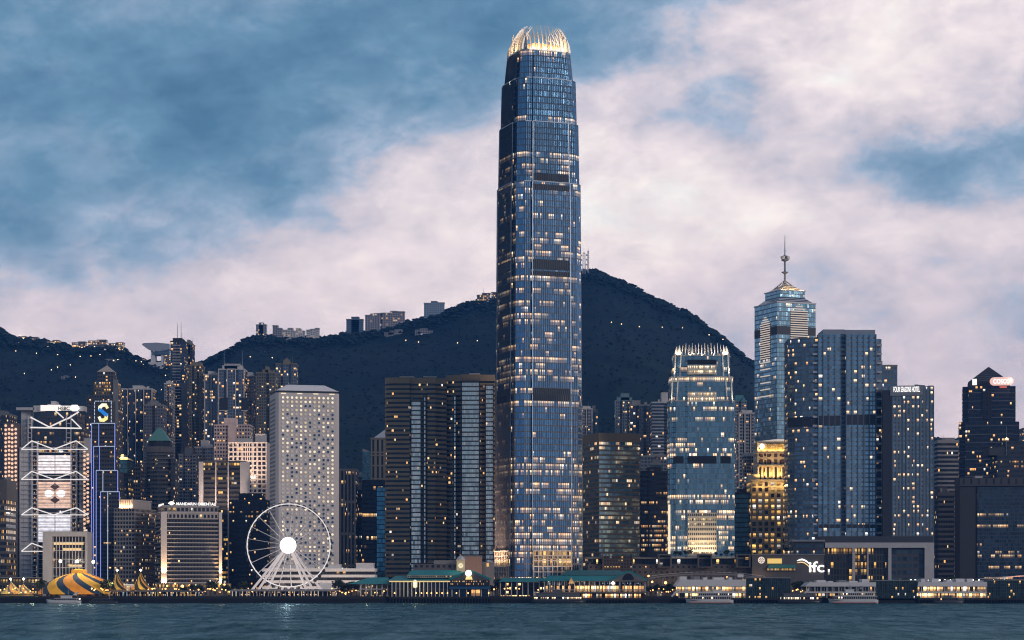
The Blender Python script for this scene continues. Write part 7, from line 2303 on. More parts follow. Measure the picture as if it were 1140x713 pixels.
    for (pa, pb) in ((606, 719),):
        mb = MB(); mb.box(x(pa), x(pb), 3.3, 3.6, z(657.3), z(656.7)); mb.build("rail", [PALE], r)
    mb = MB(); mb.prism(rect(x(601), x(722), 2, 38), z(646.9), z(641), poly2=rect(x(612), x(712), 10, 30), bottom=True); mb.build("lower_roof", [TEAL], r)
    mb = MB(); mb.prism(rect(x(624), x(700), 10, 30), z(640.6), z(634.8), poly2=rect(x(632), x(692), 19.5, 20.5), bottom=True); mb.build("upper_roof", [plain("teal_roof_dark", (0.02, .12, .125), .5)], r)
    mb = MB(); mb.poly_xz([(x(677), z(646.5)), (x(723), z(646.5)), (x(702), z(635.5)), (x(697), z(635.5))], 1.0, 34); mb.build("gable_roof", [TEAL], r)
    mb = MB(); mb.poly_xz([(x(679.5), z(646.9)), (x(720.5), z(646.9)), (x(700), z(636.8))], .5, .98); mb.build("gable", [plain("pier_gable_grey", (.19, .175, .165), .8)], r)
    mb = MB(); mb.poly_xz([(x(699.5) + 4.0 * math.cos(R(18 * k)), z(645.8) + 4.6 * math.sin(R(18 * k))) for k in range(11)], .2, .49); mb.build("arched_window", [plain("pier_arch", (.02, .02, .025), .3)], r)
    mb = MB(); mb.lathe([(0, -1.5), (1.5, 0), (0, 1.5)], 12, (x(682.5), .2, z(649.6))); mb.build("globe_lamp", [glow("pier_globe2", (1, .9, .72), 3.0)], r)
    for (px, h) in ((636, 642.5),):
        mb = MB(); mb.poly_xz([(x(px - 3.2), z(650)), (x(px + 3.2), z(650)), (x(px), z(h))], -.2, 2.5); mb.build("dormer", [plain("pier_dormer", (.35, .26, .14), .7)], r)
        lamp((X_at(px, Y), Y - 3.5, z(650)), 700, (1, .7, .35), .3)
    # annex roof left of it
    r = at("pier_canopy", "teal canopy roof on white posts joining the tall tower and the restaurant pier", "canopy", 580, 1600, 3.4)
    s = PX(1600); z = lambda py: Z_at(py, 1600) - 3.4
    mb = MB(); mb.prism(rect(-25 * s, 30 * s, 2, 24), z(648), z(643.5), poly2=rect(-20 * s, 26 * s, 12, 14), bottom=True); mb.build("roof", [TEAL], r)
    for k in range(9):
        xx = (-23 + 6.2 * k) * s; mb = MB(); mb.box(xx - .35, xx + .35, 3.4, 4, 0, z(648.1)); mb.build("post", [PALE], r)
    mb = MB(); mb.prism(rect(-24 * s, 28 * s, 16, 16.6), 0, z(648.5), 2.2, 3.2, bottom=True); mb.build("back_wall", [facade("annex_back", (.04, .03, .03), (.03, .03, .03), win=(.12, .88, .15, .8), lit=.6, coh=.4, cols=WARM, es=3.2, gm=.05)], r)

    # -------- modern outlying piers
    def modern(label, px0, px1, glass0, glass1, Y, top, lit_p, es, slant=0, group="white modern ferry piers", upper_dark=False):
        s = PX(Y); pc = (px0 + px1) / 2
        r = at("ferry_pier", label, "ferry pier", pc, Y, 0.0, 0, group)
        x = lambda px: (px - pc) * s
        z = lambda py: Z_at(py, Y)
        xe = glass1 if glass1 else px1
        apron(r, x(px0), x(max(px1, xe)), 0, 34, z(666.2), int((max(px1, xe) - px0) / 3.4))
        key = "modern_lit_%.2f_%.2f" % (lit_p, es)
        lm = facade(key, (.34, .31, .29), (.05, .04, .03), win=(.06, .94, .1, .9), lit=lit_p, coh=.6, run=.35, rowv=.2, cols=((1.0, .46, .12), (1.0, .68, .32)), es=es * .65, gm=.1)
        up = lm if not upper_dark else facade("modern_upper_dark", (.30, .29, .29), (.03, .03, .035), win=(.08, .92, .1, .9), lit=.06, coh=.4, es=1.2, gm=.2)
        mb = MB(); mb.prism(rect(x(px0 + 3), x(px1), 5, 30), z(659) + .01, z(653), 2.4, 3.6, 0, 1); mb.build("upper_glazing", [up, ROOF], r)
        mb = MB(); mb.prism(rect(x(px0 + 4), x(px1), 6, 30), z(666.1), z(660.4), 2.4, 3.6, 0, 1); mb.build("lower_glazing", [lm, ROOF], r)
        wh = plain("modern_pier_white", (.70, .67, .67), .6, 0, .1)
        mb = MB(); mb.poly_xz([(x(px0), z(653.2)), (x(px1), z(653.2)), (x(px1), z(top + 4)), (x(px0 + 1 + slant), z(top + 4))], 3.2, 31); mb.build("roof_fascia", [wh], r)
        mb = MB(); mb.box(x(px0 + 1), x(px1) - .05, 3.6, 31, z(660.3), z(659)); mb.build("floor_slab", [wh], r)
        n = int((px1 - px0) / 7)
        for k in range(n + 1):
            xx = x(px0 + 4.5) + (x(px1 - 1) - x(px0 + 4.5)) * k / n
            mb = MB(); mb.box(xx - .25, xx + .25, 4.0, 4.6, z(666.1), z(653.3)); mb.build("column", [wh], r)
        rnd = random.Random(int(px0))
        xx = px0 + 6
        while xx < px1 - 8:
            w_ = rnd.uniform(3, 12); h_ = rnd.choice([1.5, 2.5, 3.6]) 
            mb = MB(); mb.box(x(xx), x(min(xx + w_, px1 - 1)), 10, 24, z(top + 4) + .01, z(top + 4 - h_)); mb.build("roof_plant", [wh if rnd.random() < .7 else GREY], r)
            xx += w_ + rnd.uniform(2, 9)
        if slant:
            mb = MB(); mb.tube((x(px0 - 4), 3, z(664.5)), (x(px0 + 4), 3, z(656)), .7, 6); mb.build("gangway", [WHITE], r)
        if glass1:
            gl = facade("modern_net_glass", (.05, .055, .055), (.03, .055, .058), win=(.08, .92, .04, .96), lit=.07, coh=.2, cols=GOLD, es=1.0, gm=.5, gr=.2, tilt=.05)
            mb = MB(); mb.prism(rect(x(glass0) + .05, x(glass1), 4, 30), z(667), z(top + 2.5), 1.5, 2.2, 0, 1); mb.build("glass_hall", [gl, ROOF], r)
            mb = MB(); mb.box(x(glass0) + .05, x(glass1), 3.6, 30.4, z(top + 2.5) + .01, z(top + 1.4)); mb.build("roof_edge", [GREY], r)
            for k in range(8):
                xx = x(glass0) + .4 + (x(glass1) - x(glass0) - .8) * k / 7
                mb = MB(); mb.box(xx - .12, xx + .12, 3.7, 3.98, z(667), z(top + 2.5)); mb.build("glass_post", [plain("net_post", (.10, .11, .11), .5, .3)], r)
        return r
    r = modern("white-roofed modern pier with warm lit decks and a dark glass hall, left of three", 752, 831, 831, 881, 1592, 641.5, .9, 6.5, 5)
    # cupola on the glass hall
    m = MB(); m.box(9 * PX(1592) + 14.5, 9 * PX(1592) + 18.4, 12, 18, Z_at(644, 1592) + .72, Z_at(639.5, 1592)); m.build("roof_house", [WHITE], r)
    modern("white-roofed modern pier with an unlit upper deck, middle of three", 897, 976, 976, 1022, 1594, 644.5, .8, 5.5, 4, upper_dark=True)
    modern("white-roofed modern pier glowing gold on both decks, right of three", 1022.5, 1100, 1100, 1150, 1592, 644.0, .97, 7.0, 0)


def podium():
    """the shopping podium behind the piers"""
    Y = 1668
    s = PX(Y)
    stone = plain("podium_stone", (.12, .11, .105), .8, 0, .2)
    r = at("shopping_podium", "long grey shopping podium with framed roof terraces behind the ferry piers", "shopping centre", 775, Y)
    x = lambda px: (px - 775) * s
    z = lambda py: Z_at(py, Y) - QUAY_Z
    mb = MB(); mb.prism(rect(x(655), x(838) - .1, 6, 30), 0, z(628.5), 4, 4, 0, 1); mb.build("wall", [facade("podium_wall", (.075, .07, .068), (.03, .03, .03), win=(.3, .7, .3, .7), lit=.05, gm=.2), ROOF], r)
    mb = MB(); mb.prism(rect(x(660), x(838) - .1, 10, 28), z(628.5) + .01, z(622), 2.6, 4, 0, 1); mb.build("terrace_glazing", [facade("podium_terrace", (.03, .03, .03), (.03, .03, .035), win=(.1, .9, .15, .85), lit=.45, coh=.4, run=.35, cols=GOLD, es=2.4, gm=.2), ROOF], r)
    mb = MB(); mb.box(x(652), x(838) - .1, 4.5, 30, z(622) + .01, z(620.8)); mb.build("roof_slab", [GREY], r)
    for (pa, pb) in ((733, 748), (777, 793), (820, 836)):
        fr = MB()
        fr.box(x(pa), x(pa) + 1.0, 1, 9, z(632), z(617)); fr.box(x(pb) - 1.0, x(pb), 1, 9, z(632), z(617)); fr.box(x(pa) + 1.0, x(pb) - 1.0, 1, 9, z(618.4), z(617)); fr.box(x(pa) + 1.0, x(pb) - 1.0, 1, 9, z(632), z(631))
        fr.build("terrace_frame", [stone], r)
        mb = MB(); mb.prism(rect(x(pa) + 1.05, x(pb) - 1.05, 5, 5.5), z(630.9), z(618.5), 3, 4, bottom=True); mb.build("terrace_window", [facade("terrace_window", (.02, .02, .02), (.025, .025, .03), win=(.1, .9, .2, .7), lit=.3, coh=.3, cols=GOLD, es=1.2, gm=.3)], r)
    mb = MB(); mb.prism(rect(x(672), x(704), 2, 9), z(637), z(619), 2.2, 2.6, 0, 1); mb.build("restaurant_bay", [facade("podium_rest", (.05, .04, .035), (.04, .03, .02), win=(.2, .8, .2, .8), lit=.35, coh=.4, cols=GOLD, es=.9, gm=.2), ROOF], r)
    fr = MB(); fr.box(x(671), x(672), 1.5, 9, z(640), z(616)); fr.box(x(704), x(705), 1.5, 9, z(640), z(616)); fr.box(x(672), x(704), 1.5, 9, z(617), z(616)); fr.build("bay_frame", [stone], r)
    lamp((X_at(688, 1655), 1656, QUAY_Z + 8), 3000, (1, .55, .2), .4)
    for px in (655, 664, 730, 758, 800, 845): lamp((X_at(px, 1660), 1662, QUAY_Z + 12), 1200, (1, .6, .25), .4)
    # podium with the signs
    r = at("shopping_podium", "grey podium wall with a white swoosh sign, a round lit sign and a teal canopy", "shopping centre", 875, Y - 4)
    Y2 = Y - 4; s = PX(Y2)
    x = lambda px: (px - 875) * s
    z = lambda py: Z_at(py, Y2) - QUAY_Z
    mb = MB(); mb.prism(rect(x(838), x(918.5), 4, 30), 0, z(618)); mb.build("wall", [stone], r)
    mb = MB(); mb.box(x(837.6), x(919), 3.5, 30, z(618) + .01, z(617)); mb.build("parapet", [GREY], r)
    mb = MB(); mb.prism(rect(x(884), x(918.5), 6, 28), z(617) + .01, z(603), 2.0, 4.0, 0, 1); mb.build("upper_hall", [facade("podium_upper", (.04, .042, .05), (.06, .10, .14), win=(.1, .9, .1, .55), lit=.2, coh=.6, cols=WARM, es=1.1, gm=.7), ROOF], r)
    mb = MB(); mb.box(x(883), x(919.5), 4.5, 29, z(603) + .01, z(601)); mb.build("upper_roof", [plain("podium_roof_grey", (.26, .26, .28), .6)], r)
    # lit shopfronts
    mb = MB(); mb.box(x(855), x(871), 3.4, 3.98, z(627.5), z(622)); mb.build("lit_window", [glow("podium_gold_window", (1.0, .66, .18), .9)], r)
    mb = MB(); mb.prism(rect(x(855), x(887), .5, 4), z(632.5), z(628.8), poly2=rect(x(856.5), x(885.5), 3, 4), bottom=True); mb.build("canopy", [plain("podium_canopy", (.05, .20, .17), .6)], r)
    mb = MB(); mb.prism(rect(x(855), x(886), 3.2, 3.98), z(636), z(632.8), 1.1, 3, 0, 0, bottom=True); mb.build("shopfront", [facade("podium_shop", (.05, .04, .02), (.2, .13, .04), win=(.12, .88, .1, .9), lit=1.0, coh=0, rowv=0, cols=GOLD, es=1.3, gm=0)], r)
    # signs
    mb = MB(); mb.poly_xz([(x(848.2) + 2.5 * math.cos(R(15 * k)), z(623.8) + 2.5 * math.sin(R(15 * k))) for k in range(24)], 3.3, 3.98); o = mb.build("sign", [glow("podium_round_sign", (1.0, .84, .72), .9)], r)
    for k in range(7):
        a = R(-90 + 51.4 * k); mb = MB(); mb.tube((x(848.2) + .4 * math.cos(a), 3.1, z(623.8) + .4 * math.sin(a)), (x(848.2) + 1.9 * math.cos(a), 3.1, z(623.8) + 1.9 * math.sin(a)), .16, 4, .36); mb.build("petal", [plain("petal_red", (.45, .12, .06), .5)], o)
    sw = glow("podium_sign_white", (1.0, .97, .95), 1.7)
    sg = text_mesh("ifc", 11.0, .25, "sign", sw, r, (x(909.8), 3.2, z(637)), .12, 17.0 * s)
    def swoosh(pts, nm, mat, y):
        mb = MB(); up = [(x(a), z(c - t)) for a, c, t in pts]; lo = [(x(a), z(c + t)) for a, c, t in pts]
        mb.poly_xz(up + lo[::-1], y - .5, y); mb.build(nm, [mat], r)
    swoosh([(888, 624.6, .2), (890.5, 623.5, .7), (894, 623.0, .9), (898, 624.6, .9), (902, 627.8, .8), (905.5, 631.8, .5), (906.5, 633.5, .2)], "swoosh", sw, 3.9)
    swoosh([(888, 626.9, .2), (892, 626.0, .5), (896, 626.6, .6), (900, 629.6, .6), (903.5, 633.8, .5), (905, 636.5, .2)], "swoosh", glow("podium_sign_gold", (1.0, .72, .30), 1.2), 3.7)
    # glass podium under the blue towers
    r = at("glass_podium", "grey framed glass podium with tall lit halls under the blue towers", "podium", 978, Y)
    s = PX(Y); x = lambda px: (px - 978) * s
    z = lambda py: Z_at(py, Y) - QUAY_Z
    fr_m = plain("glass_podium_frame", (.46, .445, .46), .7, 0, .12)
    mb = MB(); mb.box(x(919), x(1040.5), 2, 34, z(610), z(604.2)); mb.build("roof_beam", [fr_m], r)
    mb = MB(); mb.box(x(1030), x(1040.5), 2, 34, 0, z(610) - .01); mb.build("end_column", [fr_m], r)
    for (pa, pb) in ((949.5, 952.5), (966, 967.5), (989.5, 993)):
        mb = MB(); mb.box(x(pa), x(pb), 2.2, 6, 0, z(610) - .01); mb.build("column", [fr_m], r)
    def bay(pa, pb, mat, bw=2.2):
        mb = MB(); mb.prism(rect(x(pa), x(pb), 5, 30), 0, z(610) - .02, bw, 5.4, 0, 1); mb.build("glazing", [mat, ROOF], r)
    bay(919, 949.4, facade("gp_lit", (.04, .035, .03), (.04, .045, .05), win=(.1, .9, .12, .9), lit=.42, coh=.5, run=.2, rowv=.9, cols=GOLD, es=1.2, gm=.4))
    bay(952.6, 965.9, facade("gp_lit2", (.04, .035, .03), (.04, .045, .05), win=(.1, .9, .1, .9), lit=.6, coh=.3, run=.2, rowv=.9, cols=GOLD, es=1.3, gm=.4))
    bay(967.6, 989.4, facade("gp_dim", (.06, .055, .05), (.03, .035, .04), win=(.15, .85, .1, .9), lit=.16, coh=.2, cols=GOLD, es=1.1, gm=.4))
    bay(993.1, 1029.9, facade("gp_dark", (.06, .06, .07), (.06, .10, .13), win=(.12, .88, .1, .7), lit=.04, coh=.2, gm=.7), 4.2)
    mb = MB(); mb.box(x(915), x(1041), 8, 34, z(604.2) + .01, z(597)); mb.build("transfer_storey", [plain("gp_transfer", (.05, .05, .06), .7)], r)


def post_office():
    b = Bld("post_office", "low white three-storey building with long window bands behind the big wheel", "civic building", 292, 420, 633, 1700, 26, 0)
    z, x = b.z, b.x; hd, W2 = b.d / 2, b.w / 2
    wh = plain("post_white", (.74, .70, .68), .75, 0, .12)
    b.tier(b.rc(.6), 0, z(635), facade("post_glz", (.05, .045, .04), (.03, .03, .03), win=(.08, .92, 0, 1), lit=.34, coh=.7, run=.2, cols=WARM, es=1.0, gm=.3), 2.4, 4.2, name="glazing")
    for (pa, pb) in ((636.5, 633), (643.0, 640.0), (649.5, 646.3), (656, 653)):
        b.slab(b.rc(), z(pa), z(pb), wh, "floor_band")
    for s in (-.35, 0, .35):  # unseen lamps added to brighten the white floor bands
        lamp((b.cx + s * b.w, b.cy - hd - 22, b.G + 5), 9000, (1.0, .80, .66), 1.0, (b.cx + s * b.w, b.cy - hd, b.G + 11), 110)
    b.plant([(x(396), x(415), -8, 8, z(633) + .01, z(627.5)), (x(356), x(378), -6, 8, z(633) + .01, z(629)), (x(316), x(332), -6, 8, z(633) + .01, z(630)), (x(340), x(349), -5, 8, z(633) + .01, z(630.5))], wh)
    b2 = at("white_kiosk", "plain white box building at the right foot of the big wheel", "kiosk", 363, 1650)
    mb = MB(); mb.box(-4.8, 4.8, 0, 8, 0, Z_at(649, 1650) - 5); mb.build("booth", [WHITE], b2)
    mb = MB(); mb.box(-1.0, 1.0, -.2, .05, .3, 3.0); mb.build("door", [GREY], b2)


def boats():
    def hull(L, bw, h, bow, sheer, y=0):
        """a lofted hull, bow towards -x or +x"""
        mb = MB()
        secs = []
        n = 12
        for k in range(n + 1):
            t = k / n
            x = -L / 2 + L * t
            q = t if bow > 0 else 1 - t
            wd = bw / 2 * (1 - max(0, (q - .6) / .4) ** 2 * .95) * (1 if q > .06 else .9)
            top = h + sheer * max(0, (q - .5) * 2) ** 2
            rake = bow * L * .06 * max(0, (q - .7) / .3) ** 2
            secs.append([(x + rake, -wd, top), (x + rake * .4, -wd * .82, -.2), (x + rake * .2, -wd * .4, -1.0), (x + rake * .2, wd * .4, -1.0), (x + rake * .4, wd * .82, -.2), (x + rake, wd, top)])
        for a, c in zip(secs, secs[1:]):
            for i in range(5): mb.face([a[i], a[i + 1], c[i + 1], c[i]])
            mb.face([a[5], a[0], c[0], c[5]])
        mb.face(secs[0][::-1]); mb.face(secs[-1])
        return mb

    def ferry(label, px0, px1, Y, hullcol, decks, cat="ferry", bow=1, mastx=0.1, funnel=None, stripe=None, sheer=.8, hh=2.2, lit=.6, dark=False, es=1.2, awn=None):
        s = PX(Y); L = (px1 - px0) * s
        r = at(cat.replace(' ', '_'), label, cat, (px0 + px1) / 2, Y, .0, 0, "boats moored along the piers")
        hull(L, min(9, L * .24), hh, bow, sheer).build("hull", [plain("hull_" + hullcol[0], hullcol[1], .35, 0, .08)], r, True)
        if stripe:
            m = MB(); m.box(-L * .47, L * .42 if bow > 0 else L * .47, -min(9, L * .24) / 2 - .06, min(9, L * .24) / 2 + .06, .25, .7); m.build("boot_stripe", [plain("boat_red", stripe, .5)], r)
        wsup = plain("boat_white", (.75, .73, .72), .45, 0, .08) if not dark else plain("boat_grey", (.13, .13, .14), .5)
        gl = facade("boat_glz_%.1f_%.1f" % (lit, es), (.5, .48, .47) if not dark else (.06, .06, .06), (.03, .03, .04), win=(.12, .88, .25, .85), lit=lit, coh=.4, run=.4, cols=((1.0, .62, .28), (1.0, .85, .6)), es=es * 2.2, gm=.3)
        zz = hh - .1
        bwid = min(9, L * .24)
        for k, (fa, fb, h, glazed) in enumerate(decks):
            m = MB(); m.prism(rect(-L / 2 + fa * L, -L / 2 + fb * L, -bwid / 2 + .5 + .3 * k, bwid / 2 - .5 - .3 * k), zz + .01, zz + h, 1.5, h, 0, 0); m.build("cabin" if glazed else "deckhouse", [gl if glazed else wsup], r)
            m = MB(); m.box(-L / 2 + fa * L - .6, -L / 2 + fb * L + .6, -bwid / 2 + .2 + .3 * k, bwid / 2 - .2 - .3 * k, zz + h + .01, zz + h + .25); m.build("deck_roof", [wsup], r)
            zz += h + .25
        m = MB(); x_ = mastx * L
        m.tube((x_, 0, zz), (x_, 0, zz + 4.2), .14, 5, .07); m.tube((x_ - .9, 0, zz + 2.6), (x_ + .9, 0, zz + 2.6), .08, 4); m.build("mast", [STEEL], r)
        if funnel is not None:
            m = MB(); m.prism(rect(funnel * L - 1.2, funnel * L + 1.2, -1, 1), zz + .01, zz + 2.4, poly2=rect(funnel * L - .9, funnel * L + .9, -.8, .8)); m.build("funnel", [GREY], r)
        # rail at the bow
        m = MB()
        e = L * .46 * bow; a = L * .30 * bow
        for q in range(5):
            xx = a + (e - a) * q / 4; m.tube((xx, -bwid * .3 * (1 - q / 6), hh + .2), (xx, -bwid * .3 * (1 - q / 6), hh + 1.4), .05, 4)
        m.tube((a, -bwid * .3, hh + 1.4), (e, -bwid * .3 * .34, hh + 1.4), .06, 4); m.build("rail", [STEEL], r)
        return r
    # white yacht at the left
    r = ferry("white motor yacht with a swept flybridge, moored below the circus tents", 53.5, 90, 1578, ("yacht", (.62, .60, .60)), [(.22, .88, 1.7, True), (.40, .72, 1.5, False)], "yacht", -1, .12, lit=.05, sheer=1.0, hh=2.0)
    m = MB(); m.poly_xz([(6.0, 6.2), (8.8, 8.0), (10.0, 8.0), (8.2, 5.6)], -1.6, 1.6); m.build("radar_arch", [plain("boat_white", (.55, .53, .53))], r)
    m = MB(); m.lathe([(0, -.6), (.6, 0), (0, .6)], 7, (11, -2.4, 3.2)); m.build("lamp", [STRINGW], r)
    ferry("low dark launch moored right of the white yacht", 101, 131, 1582, ("launch", (.045, .04, .04)), [(.15, .8, 1.8, True)], "launch", -1, .2, lit=.12, dark=True, hh=1.4, sheer=.5, es=1.0)
    # double-decked harbour ferry
    ferry("dark-hulled double-deck harbour ferry with pale open rails by the restaurant pier", 592, 650, 1577, ("harbour_ferry", (.03, .032, .035)), [(.04, .96, 2.3, True), (.08, .92, 2.1, False), (.4, .58, 1.8, False)], "ferry", 1, -.15, -.1, lit=.5, dark=True, hh=2.6, es=1.6)
    ferry("white ferry with red boot stripe and stepped decks in front of the left modern pier", 766, 816, 1577, ("white_ferry", (.56, .54, .53)), [(.06, .94, 2.4, True), (.22, .97, 2.1, True), (.55, .75, 2.0, False)], "ferry", -1, .12, .0, stripe=(.45, .08, .03), lit=.5, hh=2.6, es=1.5)
    ferry("dark-hulled ferry glowing amber amidships beside the glass hall", 867, 913, 1576, ("amber_ferry", (.02, .02, .022)), [(.05, .95, 2.3, True), (.12, .88, 2.0, False)], "ferry", 1, .05, None, lit=.5, dark=True, hh=2.4, es=1.6)
    ferry("white high-speed ferry with a forward bridge before the middle modern pier", 925, 977, 1578, ("fast_ferry", (.58, .56, .56)), [(.05, .97, 2.6, True), (.22, .9, 2.0, True), (.30, .48, 2.0, False)], "ferry", -1, -.1, .15, stripe=(.42, .12, .06), lit=.3, hh=2.6, es=1.3)
    ferry("dark sleek yacht with a raked bow before the golden modern pier", 1040, 1072, 1578, ("dark_yacht", (.05, .05, .055)), [(.2, .8, 1.8, True), (.3, .62, 1.5, False)], "yacht", 1, -.05, None, lit=.2, dark=True, hh=2.0, sheer=1.2, es=1.3)


def promenade():
    # ---- trees
    rnd = random.Random(11)

    def leafy(seed, h, rr):
        q = random.Random(seed)
        mb = MB()
        for c in range(9):
            a = q.random() * 6.28; d = q.random() ** .5 * rr * .75
            cx, cyy, cz = d * math.cos(a), d * math.sin(a), h * (.62 + .33 * q.random())
            r0 = rr * q.uniform(.35, .6)
            for _ in range(46):
                u = Vector((q.gauss(0, 1), q.gauss(0, 1), q.gauss(0, .8)))
                u.normalize(); p = Vector((cx, cyy, cz)) + u * r0 * q.uniform(.6, 1.05)
                s_ = q.uniform(.35, .7)
                t1 = u.orthogonal().normalized(); t2 = u.cross(t1); ang = q.random() * 6.28
                e1 = (t1 * math.cos(ang) + t2 * math.sin(ang)) * s_; e2 = (u * .6 + t2 * math.cos(ang) * .7) * s_
                mb.face([tuple(p - e1), tuple(p + e2), tuple(p + e1), tuple(p - e2)])
        m, b = MATS.get("leaf_nb", (None, None))
        if m is None:
            m, b = mat_new("tree_leaves")
            t = b.n('ShaderNodeTexCoord').outputs['Object']
            n1 = b.noise(t, .5, 3.0)
            finish(b, b.ramp(n1, [(.3, (.020, .030, .014)), (.7, (.065, .080, .035))]), .8, 0, spec=.2)
            MATS["leaf_nb"] = (m, b)
        crown = mb.mesh("crown", [m], weld=False)
        tb = MB(); tb.tube((0, 0, -.1), (0, 0, h * .55), .28, 6, .16)
        for k in range(4):
            a = 1.57 * k + .4; tb.tube((0, 0, h * .45), (rr * .5 * math.cos(a), rr * .5 * math.sin(a), h * .75), .14, 5, .06)
        trunk = tb.mesh("trunk", [plain("bark", (.06, .045, .035), .9)])
        return crown, trunk
    kinds = [leafy(1, 8, 3.4), leafy(2, 9.5, 3.9), leafy(3, 7, 3.0)]
    spots = [(46, 1630), (118, 1640), (122, 1648), (205, 1640), (214, 1632), (222, 1644), (236, 1640), (252, 1650), (262, 1640), (271, 1644), (376, 1625), (381, 1632), (386, 1620), (391, 1628), (397, 1634), (404, 1638),
             (548, 1626), (556, 1622), (563, 1630), (571, 1622), (580, 1628), (588, 1630), (724, 1615), (731, 1622), (738, 1630), (745, 1614), (748, 1628), (862, 1640), (886, 1626), (891, 1634), (1045, 1650), (1060, 1648), (1074, 1652), (1088, 1650),
             (1103, 1648), (1118, 1652), (1131, 1650), (1012, 1646), (998, 1648), (940, 1650), (926, 1648)]
    for (px, Y) in spots:
        c, t = rnd.choice(kinds)
        r = at("tree", "dark leafy tree on the waterfront promenade", "tree", px, Y, QUAY_Z, rnd.random() * 6.28, "promenade trees along the waterfront")
        k = rnd.uniform(.8, 1.25) * (1.25 if px > 990 else 1)
        for nm, me in (("crown", c), ("trunk", t)):
            o = bpy.data.objects.new(nm, me); COL.objects.link(o); o.parent = r; o.scale = (k, k, k)
    # ---- terrace planting on the podium roofs
    for (px, Y, zz) in [(px, 1676, Z_at(620.8, 1668)) for px in (716, 722, 752, 757, 763, 768, 797, 803, 809, 815, 840)] + [(px, 1676, Z_at(617, 1664)) for px in (846, 858, 868, 876)]:
        c, t = rnd.choice(kinds)
        r = at("tree", "small dark tree planted on the shopping podium's roof terrace", "tree", px, Y, zz, rnd.random() * 6, "roof terrace trees on the podium")
        k = rnd.uniform(.38, .6)
        for nm, me in (("crown", c), ("trunk", t)):
            o = bpy.data.objects.new(nm, me); COL.objects.link(o); o.parent = r; o.scale = (k, k, k)
    # ---- promenade lamps
    pm = MB(); pm.tube((0, 0, 0), (0, 0, 1), .10, 5)
    pole = pm.mesh("lamp_post", [plain("lamp_post_dark", (.05, .05, .05), .5)])
    hd = MB(); hd.lathe([(0, -.55), (.42, -.35), (.55, 0), (.42, .35), (0, .55)], 8)
    heads = [hd.mesh("lamp_head", [STRING]), hd.mesh("lamp_head", [STRINGW])]

    def lampost(px, Y, h, kind, big=1.0, label="warm globe lamp on a thin post along the promenade", grp="globe lamps along the promenade"):
        r = at("promenade_lamp", label, "street lamp", px, Y, QUAY_Z, 0, grp)
        o = bpy.data.objects.new("lamp_post", pole); COL.objects.link(o); o.parent = r; o.scale = (1, 1, h)
        o = bpy.data.objects.new("lamp_head", heads[kind]); COL.objects.link(o); o.parent = r; o.location = (0, 0, h); o.scale = (big,) * 3
    q = random.Random(21)
    spans = [(0, 40, 10), (100, 128, 10), (165, 285, 44), (365, 432, 26), (545, 604, 20), (720, 754, 12), (880, 897, 5)]
    for (a, c, n) in spans:
        for k in range(n):
            px = a + (c - a) * (k + q.random()) / n
            lampost(px, q.uniform(1606, 1650), q.uniform(2.4, 5.5), 0, q.uniform(.6, 1.15))
    for (px, py, sz) in ((203, 653, 2.2), (211, 652, 1.4), (234, 655, 2.0), (186, 652.5, 1.3), (245, 650, 1.5), (250, 651, 1.3), (262, 657, 1.4), (195, 650, 1.2), (385, 661, 1.6), (401, 659, 1.5), (414, 655, 1.4), (741, 649, 2.0), (722, 641.5, 1.4), (726, 648, 1.5)):
        Y = 1652
        lampost(px, Y, Z_at(py, Y) - QUAY_Z, 0, sz, "large amber globe lamp on a tall post behind the promenade", "tall amber lamps behind the promenade")
        lamp((X_at(px, Y), Y - 2, Z_at(py, Y)), 500, (1, .6, .26), .4)
    # lamps along the roofs of the right-hand piers
    for px in (1014, 1019, 1034, 1040, 1046, 1052, 1058, 1064, 1071, 1083, 1090, 1106, 1118):
        Y = 1640
        lampost(px, Y, Z_at(646.2, Y) - QUAY_Z, 1, 1.15, "white globe lamp on a post behind the right-hand pier roofs", "white lamps behind the right-hand piers")
    # ---- raised footbridge behind the piers
    r = at("footbridge", "long pale curved footbridge on columns behind the modern piers", "footbridge", 770, 1646)
    s = PX(1646)
    z = lambda py: Z_at(py, 1646) - QUAY_Z
    mb = MB(); pts = []
    N = 24
    for k in range(N + 1):
        t = k / N; px = 722 + 130 * t
        pts.append(((px - 770) * s, z(643.5 - 5.0 * math.sin(math.pi * t) ** .8)))
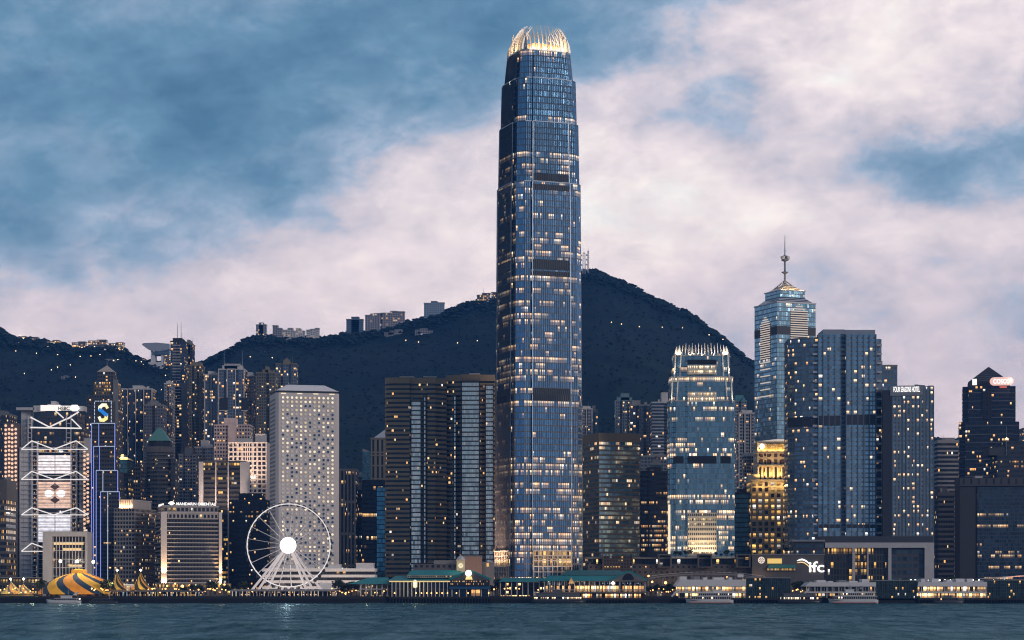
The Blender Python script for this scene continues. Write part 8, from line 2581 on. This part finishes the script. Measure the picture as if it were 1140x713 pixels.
    mb.poly_xz(pts + [(a, c - .9) for a, c in pts[::-1]], 0, 4); mb.build("deck", [plain("bridge_deck", (.22, .21, .21), .7)], r)
    mb = MB(); mb.poly_xz([(a, c + 1.1) for a, c in pts] + [(a, c + .85) for a, c in pts[::-1]], -.1, .1); mb.build("handrail", [PALE], r)
    for k in range(0, N + 1, 3):
        mb = MB(); a, c = pts[k]; mb.box(a - .4, a + .4, 1.5, 2.3, 0, c - .92); mb.build("column", [GREY], r)
    # ---- road bridge slab left of it
    # low promenade wall lights on the dark gap at 1140 right: rooftop pavilion
    r = at("pavilion", "low pale-roofed pavilion before the dark glass slab at the right edge", "pavilion", 1118, 1690)
    s = PX(1690)
    mb = MB(); mb.prism(rect(-26 * s, 30 * s, 0, 12), 0, Z_at(645, 1690) - 5, 3, 4, 0, 1); mb.build("hall", [facade("right_pav", (.06, .06, .06), (.03, .03, .035), lit=.2, cols=WARM, es=1.2), ROOF], r)
    mb = MB(); mb.poly_xz([(-28 * s, Z_at(644.5, 1690) - 5), (30 * s, Z_at(640, 1690) - 5), (30 * s, Z_at(641.5, 1690) - 5), (-28 * s, Z_at(645, 1690) - 4.98)], -2, 13); mb.build("roof", [PALE], r)
    lamp((X_at(1134, 1680), 1682, QUAY_Z + 11), 3000, (1, .35, .15), .5)
    # ---- small kiosks and parked vans read as lit boxes on the quay between trees
    for (px, w_, h_, lab) in ((734, 3.2, 3.4, "small white lit shelter among the trees left of the modern piers"), (372, 3, 3, "small lit stall under the trees right of the big wheel"), (597, 3.4, 3.2, "small amber lit stall under the teal canopy's right end")):
        r = at("kiosk", lab, "kiosk", px, 1604)
        mb = MB(); mb.prism(rect(-w_ / 2, w_ / 2, 0, 2.4), 0, h_, 1.0, 2.0, 0, 0); mb.build("booth", [MATS["kiosk_lit"]], r)
        mb = MB(); mb.box(-w_ / 2 - .3, w_ / 2 + .3, -.5, 2.7, h_ + .01, h_ + .25); mb.build("roof", [GREY], r)


big_wheel()
circus()
podium()
post_office()
ferry_piers()
boats()
promenade()
